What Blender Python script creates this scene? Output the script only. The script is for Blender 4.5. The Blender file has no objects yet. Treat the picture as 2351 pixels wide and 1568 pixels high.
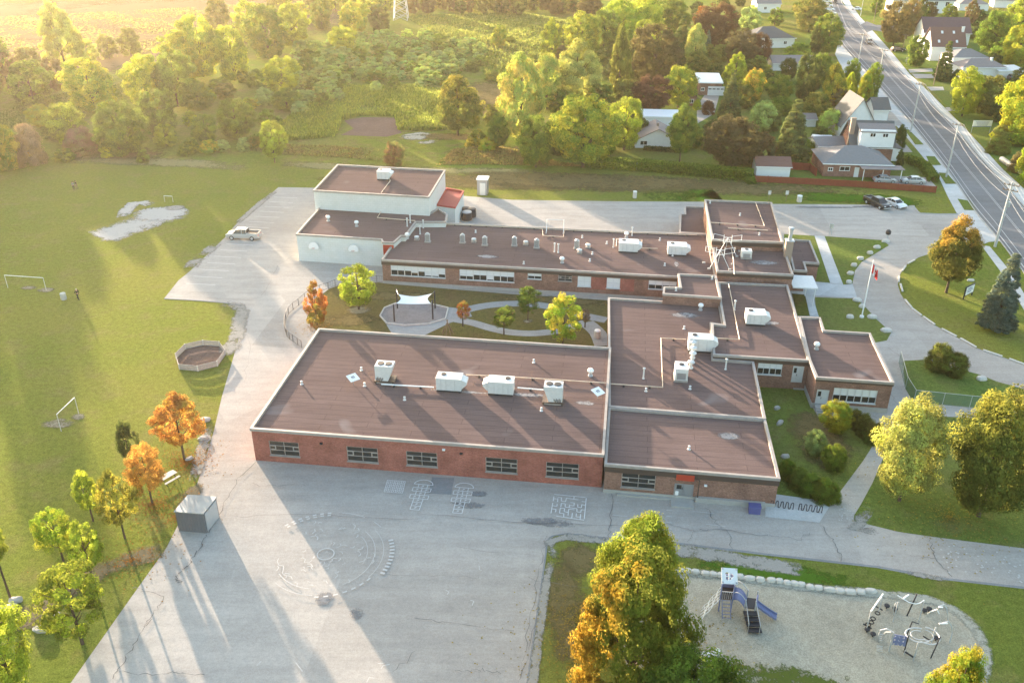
import bpy, math, random
import numpy as np
from math import radians as R, sin, cos, pi
from mathutils import Vector, Matrix
S = bpy.context.scene
COL = S.collection
random.seed(7)
RNG = np.random.default_rng(7)

# ---------------------------------------------------------------- survey helpers
# the site was surveyed from the photograph: P() gives the ground (or roof-level) point
# seen along one sight line of the drone camera
F, CX, CY, H = 2050., 1175.5, 784., 57.
TH = math.atan(1085 / F); ROLL = .0055
def P(u, v, z=0.):
    x = (u - CX) / F; y = -(v - CY) / F
    c, s = cos(ROLL), sin(ROLL)
    x, y = x * c - y * s, x * s + y * c
    dy = cos(TH) + y * sin(TH); dz = -sin(TH) + y * cos(TH)
    t = (z - H) / dz
    return (x * t, dy * t, z)
def proj(X, Y, Z):
    Z -= H
    f = Y * cos(TH) - Z * sin(TH); up = Y * sin(TH) + Z * cos(TH)
    x = X / f; y = up / f
    c, s = cos(ROLL), sin(ROLL)
    x, y = x * c + y * s, -x * s + y * c
    return (CX + F * x, CY - F * y)
def hgt(ub, vb, vt, z0=0.):
    X, Y, _ = P(ub, vb, z0); lo, hi = z0, z0 + 50
    for _ in range(30):
        m = (lo + hi) / 2
        if proj(X, Y, m)[1] > vt: lo = m
        else: hi = m
    return lo - z0
def mpp(X, Y, Z=0.):                       # metres per survey pixel
    return (Y * cos(TH) + (H - Z) * sin(TH)) / F
BA = R(-6.8)                               # bearing of the school's long axis
BX = Vector((cos(BA), sin(BA), 0)); BY = Vector((-sin(BA), cos(BA), 0))

# ---------------------------------------------------------------- object helpers
def setp(o, label=None, cat=None, group=None, kind=None):
    if label: o['label'] = label
    if cat: o['category'] = cat
    if group: o['group'] = group
    if kind: o['kind'] = kind
    return o
def thing(name, label, cat, loc=(0, 0, 0), rz=0., group=None):
    o = bpy.data.objects.new(name, None); COL.objects.link(o)
    o.empty_display_size = .3
    o.location = loc; o.rotation_euler = (0, 0, rz)
    return setp(o, label, cat, group)
def link(name, me, parent=None, loc=None):
    o = bpy.data.objects.new(name, me); COL.objects.link(o)
    if parent is not None: o.parent = parent
    if loc is not None: o.location = loc
    return o
def dup(root, loc=None, rz=None, label=None, scale=None):
    r = root.copy(); COL.objects.link(r)
    if loc is not None: r.location = loc
    if rz is not None: r.rotation_euler = (0, 0, rz)
    if label: r['label'] = label
    if scale is not None: r.scale = scale
    for ch in list(root.children):
        c = ch.copy(); COL.objects.link(c); c.parent = r
        for g in list(ch.children):
            d = g.copy(); COL.objects.link(d); d.parent = c
    return r
class MB:
    def __init__(s, off=(0, 0, 0)):
        s.v = []; s.f = []; s.uv = None; s.off = Vector(off)
    def add(s, vs, fs):
        n = len(s.v); s.v += [tuple(x) for x in vs]
        s.f += [tuple(i + n for i in f) for f in fs]; return s
    def quad(s, a, b, c, d): return s.add([a, b, c, d], [(0, 1, 2, 3)])
    def box(s, c, d, rz=0., tilt=None):
        hx, hy, hz = d[0] / 2, d[1] / 2, d[2] / 2
        m = Matrix.Rotation(rz, 3, 'Z')
        if tilt is not None: m = m @ tilt
        vs = [Vector(c) + m @ Vector((x * hx, y * hy, z * hz)) for z in (-1, 1) for x, y in ((-1, -1), (1, -1), (1, 1), (-1, 1))]
        return s.add(vs, [(3, 2, 1, 0), (4, 5, 6, 7), (0, 1, 5, 4), (1, 2, 6, 5), (2, 3, 7, 6), (3, 0, 4, 7)])
    def tube(s, pts, r, n=6, cap=True):
        pts = [Vector(p) for p in pts]; rs = r if isinstance(r, (list, tuple)) else [r] * len(pts)
        vs = []; fs = []; up = Vector((0, 0, 1))
        for i, p in enumerate(pts):
            t = (pts[min(i + 1, len(pts) - 1)] - pts[max(i - 1, 0)])
            if t.length < 1e-9: t = Vector((0, 0, 1))
            t.normalize()
            a = t.cross(up) if abs(t.z) < .95 else t.cross(Vector((1, 0, 0)))
            a.normalize(); b = t.cross(a)
            for k in range(n):
                q = 2 * pi * k / n
                vs.append(p + (a * cos(q) + b * sin(q)) * rs[i])
        for i in range(len(pts) - 1):
            for k in range(n):
                k2 = (k + 1) % n
                fs.append((i * n + k, i * n + k2, (i + 1) * n + k2, (i + 1) * n + k))
        if cap: fs += [tuple(range(n - 1, -1, -1)), tuple(range((len(pts) - 1) * n, len(pts) * n))]
        return s.add(vs, fs)
    def lathe(s, c, prof, n=12):           # prof: (radius, z) from bottom to top
        c = Vector(c); vs = []; fs = []
        for r, z in prof:
            for k in range(n): vs.append(c + Vector((r * cos(2 * pi * k / n), r * sin(2 * pi * k / n), z)))
        for i in range(len(prof) - 1):
            for k in range(n):
                k2 = (k + 1) % n
                fs.append((i * n + k, i * n + k2, (i + 1) * n + k2, (i + 1) * n + k))
        fs += [tuple(range(n - 1, -1, -1)), tuple(range((len(prof) - 1) * n, len(prof) * n))]
        return s.add(vs, fs)
    def prism(s, poly, z0, z1):            # closed vertical prism over a 2-D outline (ccw)
        n = len(poly)
        vs = [(p[0], p[1], z0) for p in poly] + [(p[0], p[1], z1) for p in poly]
        fs = [tuple(range(n - 1, -1, -1)), tuple(range(n, 2 * n))]
        fs += [(i, (i + 1) % n, (i + 1) % n + n, i + n) for i in range(n)]
        return s.add(vs, fs)
    def extrude(s, prof, y0, y1, taper=None):  # side profile (x,z) swept over y; taper(z)->inset
        n = len(prof); t = taper or (lambda z: 0)
        vs = [(x, y0 + t(z), z) for x, z in prof] + [(x, y1 - t(z), z) for x, z in prof]
        fs = [tuple(range(n)), tuple(range(2 * n - 1, n - 1, -1))]
        fs += [((i + 1) % n, i, i + n, (i + 1) % n + n) for i in range(n)]
        return s.add(vs, fs)
    def build(s, name, mat, parent=None, smooth=False, bevel=0.):
        me = bpy.data.meshes.new(name)
        o = s.off
        me.from_pydata([(x[0] - o.x, x[1] - o.y, x[2] - o.z) for x in s.v], [], s.f)
        me.materials.append(mat)
        if s.uv is not None and len(s.uv) == len(me.loops):
            l = me.uv_layers.new(name='UVMap'); l.data.foreach_set('uv', [c for u in s.uv for c in u])
        if smooth: me.polygons.foreach_set('use_smooth', [True] * len(me.polygons))
        me.update()
        ob = link(name, me, parent)
        if bevel:
            m = ob.modifiers.new('bevel', 'BEVEL'); m.width = bevel; m.segments = 2; m.limit_method = 'ANGLE'
        return ob

# ---------------------------------------------------------------- materials
def srgb(r, g, b):
    f = lambda c: (c / 255 / 12.92) if c / 255 <= .04045 else ((c / 255 + .055) / 1.055) ** 2.4
    return (f(r), f(g), f(b), 1)
class NT:
    def __init__(s, name):
        s.m = bpy.data.materials.new(name); s.m.use_nodes = True
        s.n = s.m.node_tree.nodes; s.l = s.m.node_tree.links
        s.n.clear(); s.out = s.n.new('ShaderNodeOutputMaterial')
    def node(s, t, **k):
        n = s.n.new(t)
        for a, b in k.items():
            if a.startswith('_'): n.inputs[a[1:].replace('_', ' ')].default_value = b
            else: setattr(n, a, b)
        return n
    def lk(s, a, b): s.l.new(a, b)
    def coord(s, scale=(1, 1, 1), rot=0., which='Object', obj=None):
        t = s.node('ShaderNodeTexCoord') if which != 'World' else s.node('ShaderNodeNewGeometry')
        m = s.node('ShaderNodeMapping'); m.inputs['Scale'].default_value = scale; m.inputs['Rotation'].default_value = (0, 0, rot)
        s.lk(t.outputs['Position' if which == 'World' else which], m.inputs['Vector']); return m.outputs['Vector']
    def noise(s, vec, scale, detail=4, rough=.55, dist=0.):
        n = s.node('ShaderNodeTexNoise'); n.inputs['Scale'].default_value = scale; n.inputs['Detail'].default_value = detail
        n.inputs['Roughness'].default_value = rough; n.inputs['Distortion'].default_value = dist
        s.lk(vec, n.inputs['Vector']); return n.outputs['Fac']
    def ramp(s, fac, stops):
        n = s.node('ShaderNodeValToRGB'); e = n.color_ramp.elements
        while len(e) < len(stops): e.new(.5)
        for i, (p, c) in enumerate(stops):
            e[i].position = p; e[i].color = c if len(c) == 4 else (*c, 1)
        s.lk(fac, n.inputs['Fac']); return n.outputs['Color']
    def mix(s, a, b, fac, mode='MIX'):
        n = s.node('ShaderNodeMix', data_type='RGBA', blend_type=mode)
        for sock, val in ((n.inputs[0], fac), (n.inputs[6], a), (n.inputs[7], b)):
            if hasattr(val, 'node') or hasattr(val, 'links'): s.lk(val, sock)
            else: sock.default_value = val
        return n.outputs[2]
    def math(s, op, a, b=None, clamp=False):
        n = s.node('ShaderNodeMath', operation=op, use_clamp=clamp)
        for i, val in enumerate((a, b)):
            if val is None: continue
            if hasattr(val, 'links'): s.lk(val, n.inputs[i])
            else: n.inputs[i].default_value = val
        return n.outputs[0]
    def bump(s, h, strength=.5, dist=.1):
        n = s.node('ShaderNodeBump'); n.inputs['Strength'].default_value = strength; n.inputs['Distance'].default_value = dist
        s.lk(h, n.inputs['Height']); return n.outputs['Normal']
    def bsdf(s, col, rough=.8, metal=0., normal=None, spec=.3):
        b = s.node('ShaderNodeBsdfPrincipled')
        for sock, val in (('Base Color', col), ('Roughness', rough), ('Metallic', metal), ('Specular IOR Level', spec)):
            if hasattr(val, 'links'): s.lk(val, b.inputs[sock])
            else: b.inputs[sock].default_value = val
        if normal is not None: s.lk(normal, b.inputs['Normal'])
        s.lk(b.outputs[0], s.out.inputs[0]); return b
def G(x): return (x, x, x, 1)
def plain(name, col, rough=.6, metal=0., var=.12, scale=3., spec=.3, bump=0.):
    t = NT(name); v = t.coord()
    n = t.noise(v, scale, 5)
    c = t.mix((col[0] * (1 - var), col[1] * (1 - var), col[2] * (1 - var), 1), (col[0] * (1 + var), col[1] * (1 + var), col[2] * (1 + var), 1), n)
    t.bsdf(c, rough, metal, t.bump(n, bump, .02) if bump else None, spec); return t.m
M = {}
M['white'] = plain('white_paint', (.78, .79, .78), .5)
M['panel'] = plain('white_sheet_metal', (.62, .63, .62), .45, .1, .16, 2.5)
M['crack'] = plain('crack_tar', (.15, .15, .155), .95, 0, .3)
M['shedm'] = plain('blue_grey_steel', (.17, .18, .20), .5, .3, .25, .8)
M['black'] = plain('dark_rubber', (.02, .02, .022), .6)
M['dark'] = plain('dark_metal', (.045, .045, .05), .5, .3)
M['grey'] = plain('grey_metal', (.34, .35, .36), .45, .5)
M['fascia'] = plain('brown_fascia', (.085, .062, .052), .5, .1)
M['coping'] = plain('pale_coping', (.34, .31, .285), .6, .1, .3, 1.5)
M['redpanel'] = plain('red_panel', (.42, .055, .03), .5)
M['conc'] = plain('concrete', (.36, .36, .34), .85, 0, .2, 2.2, .2, .3)
M['stone'] = plain('pale_limestone', (.55, .53, .48), .85, 0, .3, 3, .2, .8)
M['wood'] = plain('weathered_wood', (.24, .17, .11), .8, 0, .3, 4)
M['pipe'] = plain('pale_pipe', (.62, .50, .38), .5)
M['yellow'] = plain('yellow_sign', (.8, .58, .02), .5)
M['redp'] = plain('red_paint', (.6, .03, .03), .6)
M['bluepl'] = plain('blue_grey_plastic', (.16, .19, .33), .45)
M['bluebin'] = plain('blue_plastic', (.09, .10, .26), .5)
M['galv'] = plain('galvanised_steel', (.46, .48, .49), .45, .3)
M['skin'] = plain('skin', (.45, .28, .20), .6)
M['bark'] = plain('bark', (.10, .075, .055), .9, 0, .35, 4, .1, .6)
M['vinyl'] = plain('white_siding', (.70, .71, .70), .6, 0, .08, 1.2)
M['blockw'] = None
def glass(name, col=(.02, .028, .03), rough=.08):
    t = NT(name); t.bsdf((*col, 1), rough, 0, None, .6); return t.m
M['glass'] = glass('dark_glass'); M['carglass'] = glass('car_glass', (.03, .035, .04), .05)
def carpaint(name, col):
    t = NT(name); b = t.bsdf((*col, 1), .3, .1, None, .5); b.inputs['Coat Weight'].default_value = .6; return t.m
for k, c in dict(silver=(.36, .37, .37), whitecar=(.75, .76, .77), blackcar=(.02, .02, .022), darkcar=(.05, .055, .06)).items():
    M[k] = carpaint(k + '_paint', c)

def brick(name, c1, c2, mort=(.30, .26, .23)):
    t = NT(name)
    tc = t.node('ShaderNodeTexCoord'); uv = tc.outputs['UV']
    b = t.node('ShaderNodeTexBrick'); b.inputs['Scale'].default_value = 1.
    b.inputs['Color1'].default_value = (*c1, 1); b.inputs['Color2'].default_value = (*c2, 1); b.inputs['Mortar'].default_value = (*mort, 1)
    b.inputs['Mortar Size'].default_value = .012; b.inputs['Brick Width'].default_value = .3; b.inputs['Row Height'].default_value = .1
    t.lk(uv, b.inputs['Vector'])
    n = t.noise(uv, 5, 6, .65); n2 = t.noise(uv, .55, 3, .6)
    c = t.mix(b.outputs['Color'], t.ramp(n, [(.25, (.25, .25, .25)), (.75, (.78, .78, .78))]), .55, 'OVERLAY')
    c = t.mix(c, t.ramp(n2, [(.3, (.25, .25, .25)), (.7, (.66, .66, .66))]), .6, 'OVERLAY')
    t.bsdf(c, .9, 0, t.bump(b.outputs['Fac'], .3, -.01), .15); return t.m
M['brick_red'] = brick('red_brick', (.36, .10, .075), (.27, .065, .05), (.33, .22, .18))
M['brick_brown'] = brick('brown_brick', (.27, .135, .10), (.19, .085, .065), (.32, .25, .2))
M['brick_house'] = brick('house_brick', (.27, .11, .07), (.20, .08, .06))
def block(name, c):
    t = NT(name); tc = t.node('ShaderNodeTexCoord'); uv = tc.outputs['UV']
    b = t.node('ShaderNodeTexBrick'); b.inputs['Scale'].default_value = 1.
    b.inputs['Color1'].default_value = (c[0], c[1], c[2], 1); b.inputs['Color2'].default_value = (c[0] * .95, c[1] * .96, c[2] * .95, 1); b.inputs['Mortar'].default_value = (c[0] * .8, c[1] * .82, c[2] * .8, 1)
    b.inputs['Mortar Size'].default_value = .012; b.inputs['Brick Width'].default_value = .8; b.inputs['Row Height'].default_value = .4
    t.lk(uv, b.inputs['Vector'])
    c2 = t.mix(b.outputs['Color'], t.ramp(t.noise(uv, .7, 6, .7), [(.3, (.43, .43, .42)), (.65, (.53, .53, .53))]), .6, 'OVERLAY')
    t.bsdf(c2, .85, 0, None, .2); return t.m
M['blockw'] = block('painted_block', (.64, .65, .63))

def roofmat(name, base, seam=1.0):
    t = NT(name)
    v = t.coord((1, 1, 1), -BA, 'World')
    big = t.noise(v, .09, 5, .6); fine = t.noise(v, 9, 3, .7); mid = t.noise(t.coord((.25, 2.2, 1), -BA, 'World'), 1.2, 5, .65)
    c = t.mix((*[x * .72 for x in base], 1), (*[min(1, x * 1.3) for x in base], 1), big)
    c = t.mix(c, (*[x * .6 for x in base], 1), t.math('MULTIPLY', t.ramp(mid, [(.5, (0, 0, 0)), (.72, (1, 1, 1))]), .45))
    # membrane seams: sheets one metre wide and ten long
    b = t.node('ShaderNodeTexBrick'); b.inputs['Scale'].default_value = 1.
    b.inputs['Brick Width'].default_value = 10.; b.inputs['Row Height'].default_value = seam; b.inputs['Mortar Size'].default_value = .035
    b.inputs['Color1'].default_value = G(.47); b.inputs['Color2'].default_value = G(.55); b.inputs['Mortar'].default_value = G(.2); b.inputs['Mortar Smooth'].default_value = .6
    t.lk(t.mix(v, v, 0), b.inputs['Vector'])
    wv = t.node('ShaderNodeMapping'); t.lk(v, wv.inputs['Vector'])
    c = t.mix(c, b.outputs['Color'], .62, 'OVERLAY')
    c = t.mix(c, t.ramp(fine, [(.3, (.3, .3, .3)), (.7, (.7, .7, .7))]), .35, 'OVERLAY')
    # old ponding stains
    vo = t.noise(v, .16, 2, .4, .6)
    c = t.mix(c, (.27, .25, .25, 1), t.math('MULTIPLY', t.ramp(vo, [(.70, (0, 0, 0)), (.76, (1, 1, 1))]), .45))
    t.bsdf(c, 1., 0, t.bump(fine, .35, .02), 0.); return t.m
M['roof'] = roofmat('maroon_felt_roof', (.147, .108, .101))
M['roof_red'] = plain('red_roof', (.40, .075, .065), .7, 0, .15, 1.5)
def shingle(name, c):
    t = NT(name); v = t.coord()
    n = t.noise(v, 2.5, 5, .7); n2 = t.noise(t.coord((.6, .6, 6)), 1.5, 3)
    col = t.mix((c[0] * .75, c[1] * .75, c[2] * .75, 1), (c[0] * 1.25, c[1] * 1.25, c[2] * 1.25, 1), n)
    col = t.mix(col, G(.35), t.math('MULTIPLY', n2, .15))
    t.bsdf(col, .9, 0, t.bump(n, .3, .03), .2); return t.m
M['sh_grey'] = shingle('grey_shingles', (.19, .19, .195)); M['sh_dark'] = shingle('dark_shingles', (.10, .105, .105))
M['sh_brown'] = shingle('brown_shingles', (.17, .085, .065)); M['sh_purple'] = shingle('plum_shingles', (.13, .075, .08)); M['sh_tan'] = shingle('taupe_shingles', (.22, .195, .19))
M['sh_white'] = plain('white_metal_roof', (.72, .74, .76), .4, .1, .06)

def asphalt(name, base, pink=.0, scale=1.):
    t = NT(name); v = t.coord((1, 1, 1), 0, 'World')
    n1 = t.noise(v, .055 * scale, 6, .6); n2 = t.noise(v, .7 * scale, 7, .7); n3 = t.noise(v, 14, 3, .8)
    st = t.noise(t.coord((.16, 1.2, 1), -BA, 'World'), .6, 6, .7)
    a = tuple(x * .8 for x in base) + (1,); b = tuple(x * 1.18 for x in base) + (1,)
    c = t.mix(a, b, n1)
    c = t.mix(c, t.ramp(n2, [(.3, (.42, .42, .42)), (.7, (.57, .57, .57))]), .5, 'OVERLAY')
    c = t.mix(c, t.ramp(st, [(.35, (.42, .42, .42)), (.65, (.56, .56, .56))]), .6, 'OVERLAY')
    c = t.mix(c, t.ramp(n3, [(.3, (.3, .3, .3)), (.7, (.7, .7, .7))]), .3, 'OVERLAY')
    # old paving bays differ a little in tone; sealed joints between them
    w = t.node('ShaderNodeTexVoronoi', feature='F1', distance='CHEBYCHEV'); w.inputs['Scale'].default_value = .075
    t.lk(t.coord((1, .8, 1), -BA, 'World'), w.inputs['Vector'])
    sp = t.node('ShaderNodeSeparateColor'); t.lk(w.outputs['Color'], sp.inputs[0])
    c = t.mix(c, t.ramp(sp.outputs[0], [(0, (.44, .44, .44)), (1, (.56, .56, .56))]), .7, 'OVERLAY')
    bl = t.noise(v, .35, 6, .75, .8)
    c = t.mix(c, (base[0] * .62, base[1] * .63, base[2] * .64, 1), t.math('MULTIPLY', t.ramp(bl, [(.58, (0, 0, 0)), (.72, (1, 1, 1))]), .22))
    c = t.mix(c, t.ramp(t.noise(v, 3.5, 5, .75), [(.35, (.40, .40, .40)), (.65, (.58, .58, .58))]), .4, 'OVERLAY')
    t.bsdf(c, 1., 0, t.bump(n3, .3, .01), 0.); return t.m
M['asphalt'] = asphalt('old_grey_asphalt', (.40, .376, .342))
M['road'] = asphalt('dark_road_asphalt', (.20, .205, .21))
M['sidewalk'] = asphalt('pale_concrete_paving', (.50, .51, .50))
M['path'] = asphalt('garden_path_concrete', (.33, .335, .325))
M['faded'] = plain('faded_paint', (.50, .50, .49), .9, 0, .25, 6.); M['worn'] = plain('worn_white_paint', (.66, .66, .65), .9, 0, .2, 6.)
M['patch'] = asphalt('asphalt_repair', (.25, .26, .265))

def grass(name, cols, s=1., bumpd=.16, patchy=1.):
    t = NT(name); v = t.coord((1, 1, 1), 0, 'World')
    n1 = t.noise(v, .028, 5, .55, .3); n2 = t.noise(v, .25, 6, .65); n3 = t.noise(v, 1.6 * s, 7, .78); n4 = t.noise(v, 7 * s, 4, .8)
    c = t.ramp(n1, [(.36, cols[0]), (.50, cols[1]), (.64, cols[2])])
    c = t.mix(c, (*cols[3], 1), t.math('MULTIPLY', t.ramp(n2, [(.5, (0, 0, 0)), (.68, (1, 1, 1))]), .55 * patchy))
    c = t.mix(c, t.ramp(n3, [(.3, (.22, .22, .22)), (.7, (.76, .76, .76))]), .55, 'OVERLAY')
    c = t.mix(c, t.ramp(n4, [(.3, (.2, .2, .2)), (.7, (.8, .8, .8))]), .7, 'OVERLAY')
    hh = t.math('ADD', t.math('MULTIPLY', n3, 1.), t.math('MULTIPLY', n4, .35))
    b = t.bsdf(c, 1., 0, t.bump(hh, 1., bumpd), 0.)
    b.inputs['Sheen Weight'].default_value = .0
    return t.m
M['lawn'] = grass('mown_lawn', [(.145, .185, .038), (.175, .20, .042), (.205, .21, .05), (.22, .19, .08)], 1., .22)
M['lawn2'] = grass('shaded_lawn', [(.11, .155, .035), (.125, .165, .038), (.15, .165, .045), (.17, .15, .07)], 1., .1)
M['garden'] = grass('garden_ground', [(.12, .115, .04), (.13, .11, .045), (.11, .125, .03), (.15, .10, .05)], 1., .1)
M['meadow'] = grass('rough_meadow', [(.13, .19, .035), (.17, .20, .04), (.20, .19, .06), (.21, .16, .08)], .45, .5, 1.2)
M['verge'] = grass('green_verge', [(.105, .165, .04), (.12, .17, .04), (.14, .165, .045), (.16, .15, .06)], 1., .08)
def soil(name, c, s=1.):
    t = NT(name); v = t.coord((1, 1, 1), 0, 'World')
    n = t.noise(v, 1.2 * s, 7, .75); n4 = t.noise(v, 9 * s, 4, .8); n2 = t.noise(v, .15, 4)
    col = t.mix(tuple(x * .65 for x in c) + (1,), tuple(min(1, x * 1.3) for x in c) + (1,), n)
    col = t.mix(col, t.ramp(n4, [(.3, (.15, .15, .15)), (.7, (.8, .8, .8))]), .55, 'OVERLAY')
    col = t.mix(col, t.ramp(n2, [(.3, (.4, .4, .4)), (.7, (.6, .6, .6))]), .6, 'OVERLAY')
    t.bsdf(col, 1., 0, t.bump(n, .5, .1), 0.); return t.m
M['sand'] = soil('woodchip_gravel', (.37, .35, .28)); M['soil'] = soil('bare_soil', (.17, .12, .10)); M['grit'] = soil('pale_grit', (.50, .48, .44))
def ragged(name, c, cut=.45, soft=.12):
    """ground patch whose rim breaks up into the grass: attribute 'rim' is 1 inside, 0 at the edge"""
    t = NT(name); v = t.coord((1, 1, 1), 0, 'World')
    n = t.noise(v, .9, 7, .75); n4 = t.noise(v, 6, 4, .8)
    col = t.mix(tuple(x * .7 for x in c) + (1,), tuple(min(1, x * 1.25) for x in c) + (1,), n4)
    a = t.node('ShaderNodeAttribute', attribute_name='rim')
    lo = t.noise(v, .16, 4, .6)
    f = t.math('ADD', a.outputs['Fac'], t.math('SUBTRACT', t.math('ADD', t.math('ADD', t.math('MULTIPLY', n, 2.2), t.math('MULTIPLY', n4, 1.3)), t.math('MULTIPLY', lo, 1.3)), 2.4))
    f = t.math('MULTIPLY', f, t.ramp(a.outputs['Fac'], [(0, (0, 0, 0)), (.3, (1, 1, 1))]))
    f = t.ramp(f, [(cut - soft, (0, 0, 0)), (cut + soft, (1, 1, 1))])
    d = t.node('ShaderNodeBsdfDiffuse'); t.lk(col, d.inputs[0]); tr = t.node('ShaderNodeBsdfTransparent')
    m = t.node('ShaderNodeMixShader'); t.lk(f, m.inputs[0]); t.lk(tr.outputs[0], m.inputs[1]); t.lk(d.outputs[0], m.inputs[2])
    t.lk(m.outputs[0], t.out.inputs[0]); return t.m
M['r_grit'] = ragged('worn_grit', (.31, .30, .27), .55, .25); M['r_soil'] = ragged('worn_soil', (.18, .155, .10), .75, .35); M['r_gravel'] = ragged('loose_gravel', (.36, .36, .30), .6, .3); M['r_dark'] = ragged('dark_stain', (.22, .225, .23), .8, .4)
M['pen'] = plain('weathered_boards', (.36, .32, .29), .85, 0, .3, 3.); M['r_bare'] = ragged('bare_goalmouth', (.25, .23, .17), .7, .35); M['pit'] = soil('sandpit_grey', (.25, .235, .235)); M['r_field'] = ragged('ploughed_field', (.19, .145, .085), .1, .5); M['r_lime'] = ragged('dry_pale_grit', (.42, .415, .39), .45, .28); M['r_weed'] = ragged('sparse_weeds', (.10, .13, .03), .8, .1)
M['r_brown'] = ragged('brown_weeds', (.16, .13, .06), .6, .35); M['r_pale'] = ragged('dry_grass', (.22, .21, .10), .5, .25); M['r_green'] = ragged('lush_grass', (.07, .14, .018), .5, .25)
M['r_paint'] = ragged('worn_paint', (.72, .74, .75), .38, .1)

def leafmat():
    t = NT('foliage')
    oi = t.node('ShaderNodeObjectInfo')
    t2 = t.node('ShaderNodeAttribute', attribute_type='OBJECT', attribute_name='tint2')
    va = t.node('ShaderNodeAttribute', attribute_name='var')
    v = t.coord((1, 1, 1), 0, 'World')
    n = t.noise(v, .33, 3, .6)
    ba = t.node('ShaderNodeAttribute', attribute_type='OBJECT', attribute_name='bias')
    mixf = t.math('SUBTRACT', t.math('ADD', n, t.math('MULTIPLY', t.math('SUBTRACT', va.outputs['Fac'], .5), .35)), ba.outputs['Fac'])
    gr = t.node('ShaderNodeAttribute', attribute_type='OBJECT', attribute_name='grad'); tc = t.node('ShaderNodeTexCoord'); dp = t.node('ShaderNodeVectorMath', operation='DOT_PRODUCT')
    t.lk(gr.outputs['Vector'], dp.inputs[0]); t.lk(tc.outputs['Object'], dp.inputs[1]); mixf = t.math('ADD', mixf, dp.outputs['Value'])
    c = t.mix(oi.outputs['Color'], t2.outputs['Color'], t.ramp(mixf, [(.42, (0, 0, 0)), (.62, (1, 1, 1))]))
    k = t.node('ShaderNodeHueSaturation'); t.lk(c, k.inputs['Color'])
    t.lk(t.math('ADD', t.math('MULTIPLY', va.outputs['Fac'], .95), .52), k.inputs['Value'])
    d = t.node('ShaderNodeBsdfDiffuse'); tl = t.node('ShaderNodeBsdfTranslucent')
    t.lk(k.outputs[0], d.inputs[0])
    warm = t.mix(k.outputs[0], (1.0, .92, .45, 1), .9, 'MULTIPLY'); g2 = t.mix(warm, (1, .95, .5, 1), .06)
    t.lk(g2, tl.inputs[0])
    m = t.node('ShaderNodeMixShader'); m.inputs[0].default_value = .5
    t.lk(d.outputs[0], m.inputs[1]); t.lk(tl.outputs[0], m.inputs[2]); t.lk(m.outputs[0], t.out.inputs[0]); return t.m
M['leaf'] = leafmat()
def meshfence():
    t = NT('chain_link'); tc = t.node('ShaderNodeTexCoord')
    w = t.node('ShaderNodeTexChecker'); w.inputs['Scale'].default_value = 24
    mp = t.node('ShaderNodeMapping'); mp.inputs['Rotation'].default_value = (0, 0, R(45)); t.lk(tc.outputs['UV'], mp.inputs[0]); t.lk(mp.outputs[0], w.inputs[0])
    d = t.node('ShaderNodeBsdfDiffuse'); d.inputs[0].default_value = (.12, .2, .16, 1); tr = t.node('ShaderNodeBsdfTransparent')
    m = t.node('ShaderNodeMixShader'); f = t.math('ADD', t.math('MULTIPLY', w.outputs['Fac'], .4), .3); t.lk(f, m.inputs[0])
    t.lk(tr.outputs[0], m.inputs[1]); t.lk(d.outputs[0], m.inputs[2]); t.lk(m.outputs[0], t.out.inputs[0]); return t.m
M['mesh'] = meshfence()

# ---------------------------------------------------------------- camera, light, air
cam = bpy.data.cameras.new('camera'); co = bpy.data.objects.new('camera', cam); COL.objects.link(co)
cam.sensor_width = 36.; cam.lens = 36. * F / 2351.; cam.clip_end = 4000; cam.clip_start = .5
co.location = (0, 0, H)
rot = Matrix.Rotation(pi / 2 - TH, 4, 'X') @ Matrix.Rotation(ROLL, 4, 'Z')
co.rotation_euler = rot.to_euler()
S.camera = co
SUN_AZ, SUN_EL = R(-32.), R(6.2)
sd = Vector((sin(SUN_AZ) * cos(SUN_EL), cos(SUN_AZ) * cos(SUN_EL), sin(SUN_EL)))
sl = bpy.data.lights.new('sun', 'SUN'); sl.energy = SUN_E = 4.3; sl.angle = R(.6); sl.color = (1., .79, .60)
so = bpy.data.objects.new('sun', sl); COL.objects.link(so)
so.rotation_euler = sd.to_track_quat('Z', 'Y').to_euler(); so.location = (-200, 300, 200)
W = bpy.data.worlds.new('World'); S.world = W; W.use_nodes = True
wn = W.node_tree.nodes; wl = W.node_tree.links
bg = wn['Background']; bg.inputs['Strength'].default_value = .15
sky = wn.new('ShaderNodeTexSky'); sky.sky_type = 'NISHITA'; sky.sun_disc = False
sky.sun_elevation = SUN_EL; sky.sun_rotation = SUN_AZ; sky.air_density = 1.; sky.dust_density = 2.2; sky.ozone_density = 1.
wl.new(sky.outputs[0], bg.inputs[0])
S.view_settings.view_transform = 'Standard'; S.view_settings.look = 'None'; S.view_settings.gamma = 1.
S.view_settings.exposure = 2.75
S.render.engine = 'CYCLES'
S.cycles.use_denoising = True
try: S.cycles.denoiser = 'OPENIMAGEDENOISE'
except Exception: pass
S.cycles.max_bounces = 7; S.cycles.diffuse_bounces = 3; S.cycles.transmission_bounces = 4; S.cycles.transparent_max_bounces = 10; S.cycles.volume_bounces = 0
S.cycles.caustics_reflective = False; S.cycles.caustics_refractive = False
S.cycles.sample_clamp_indirect = 6
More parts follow.
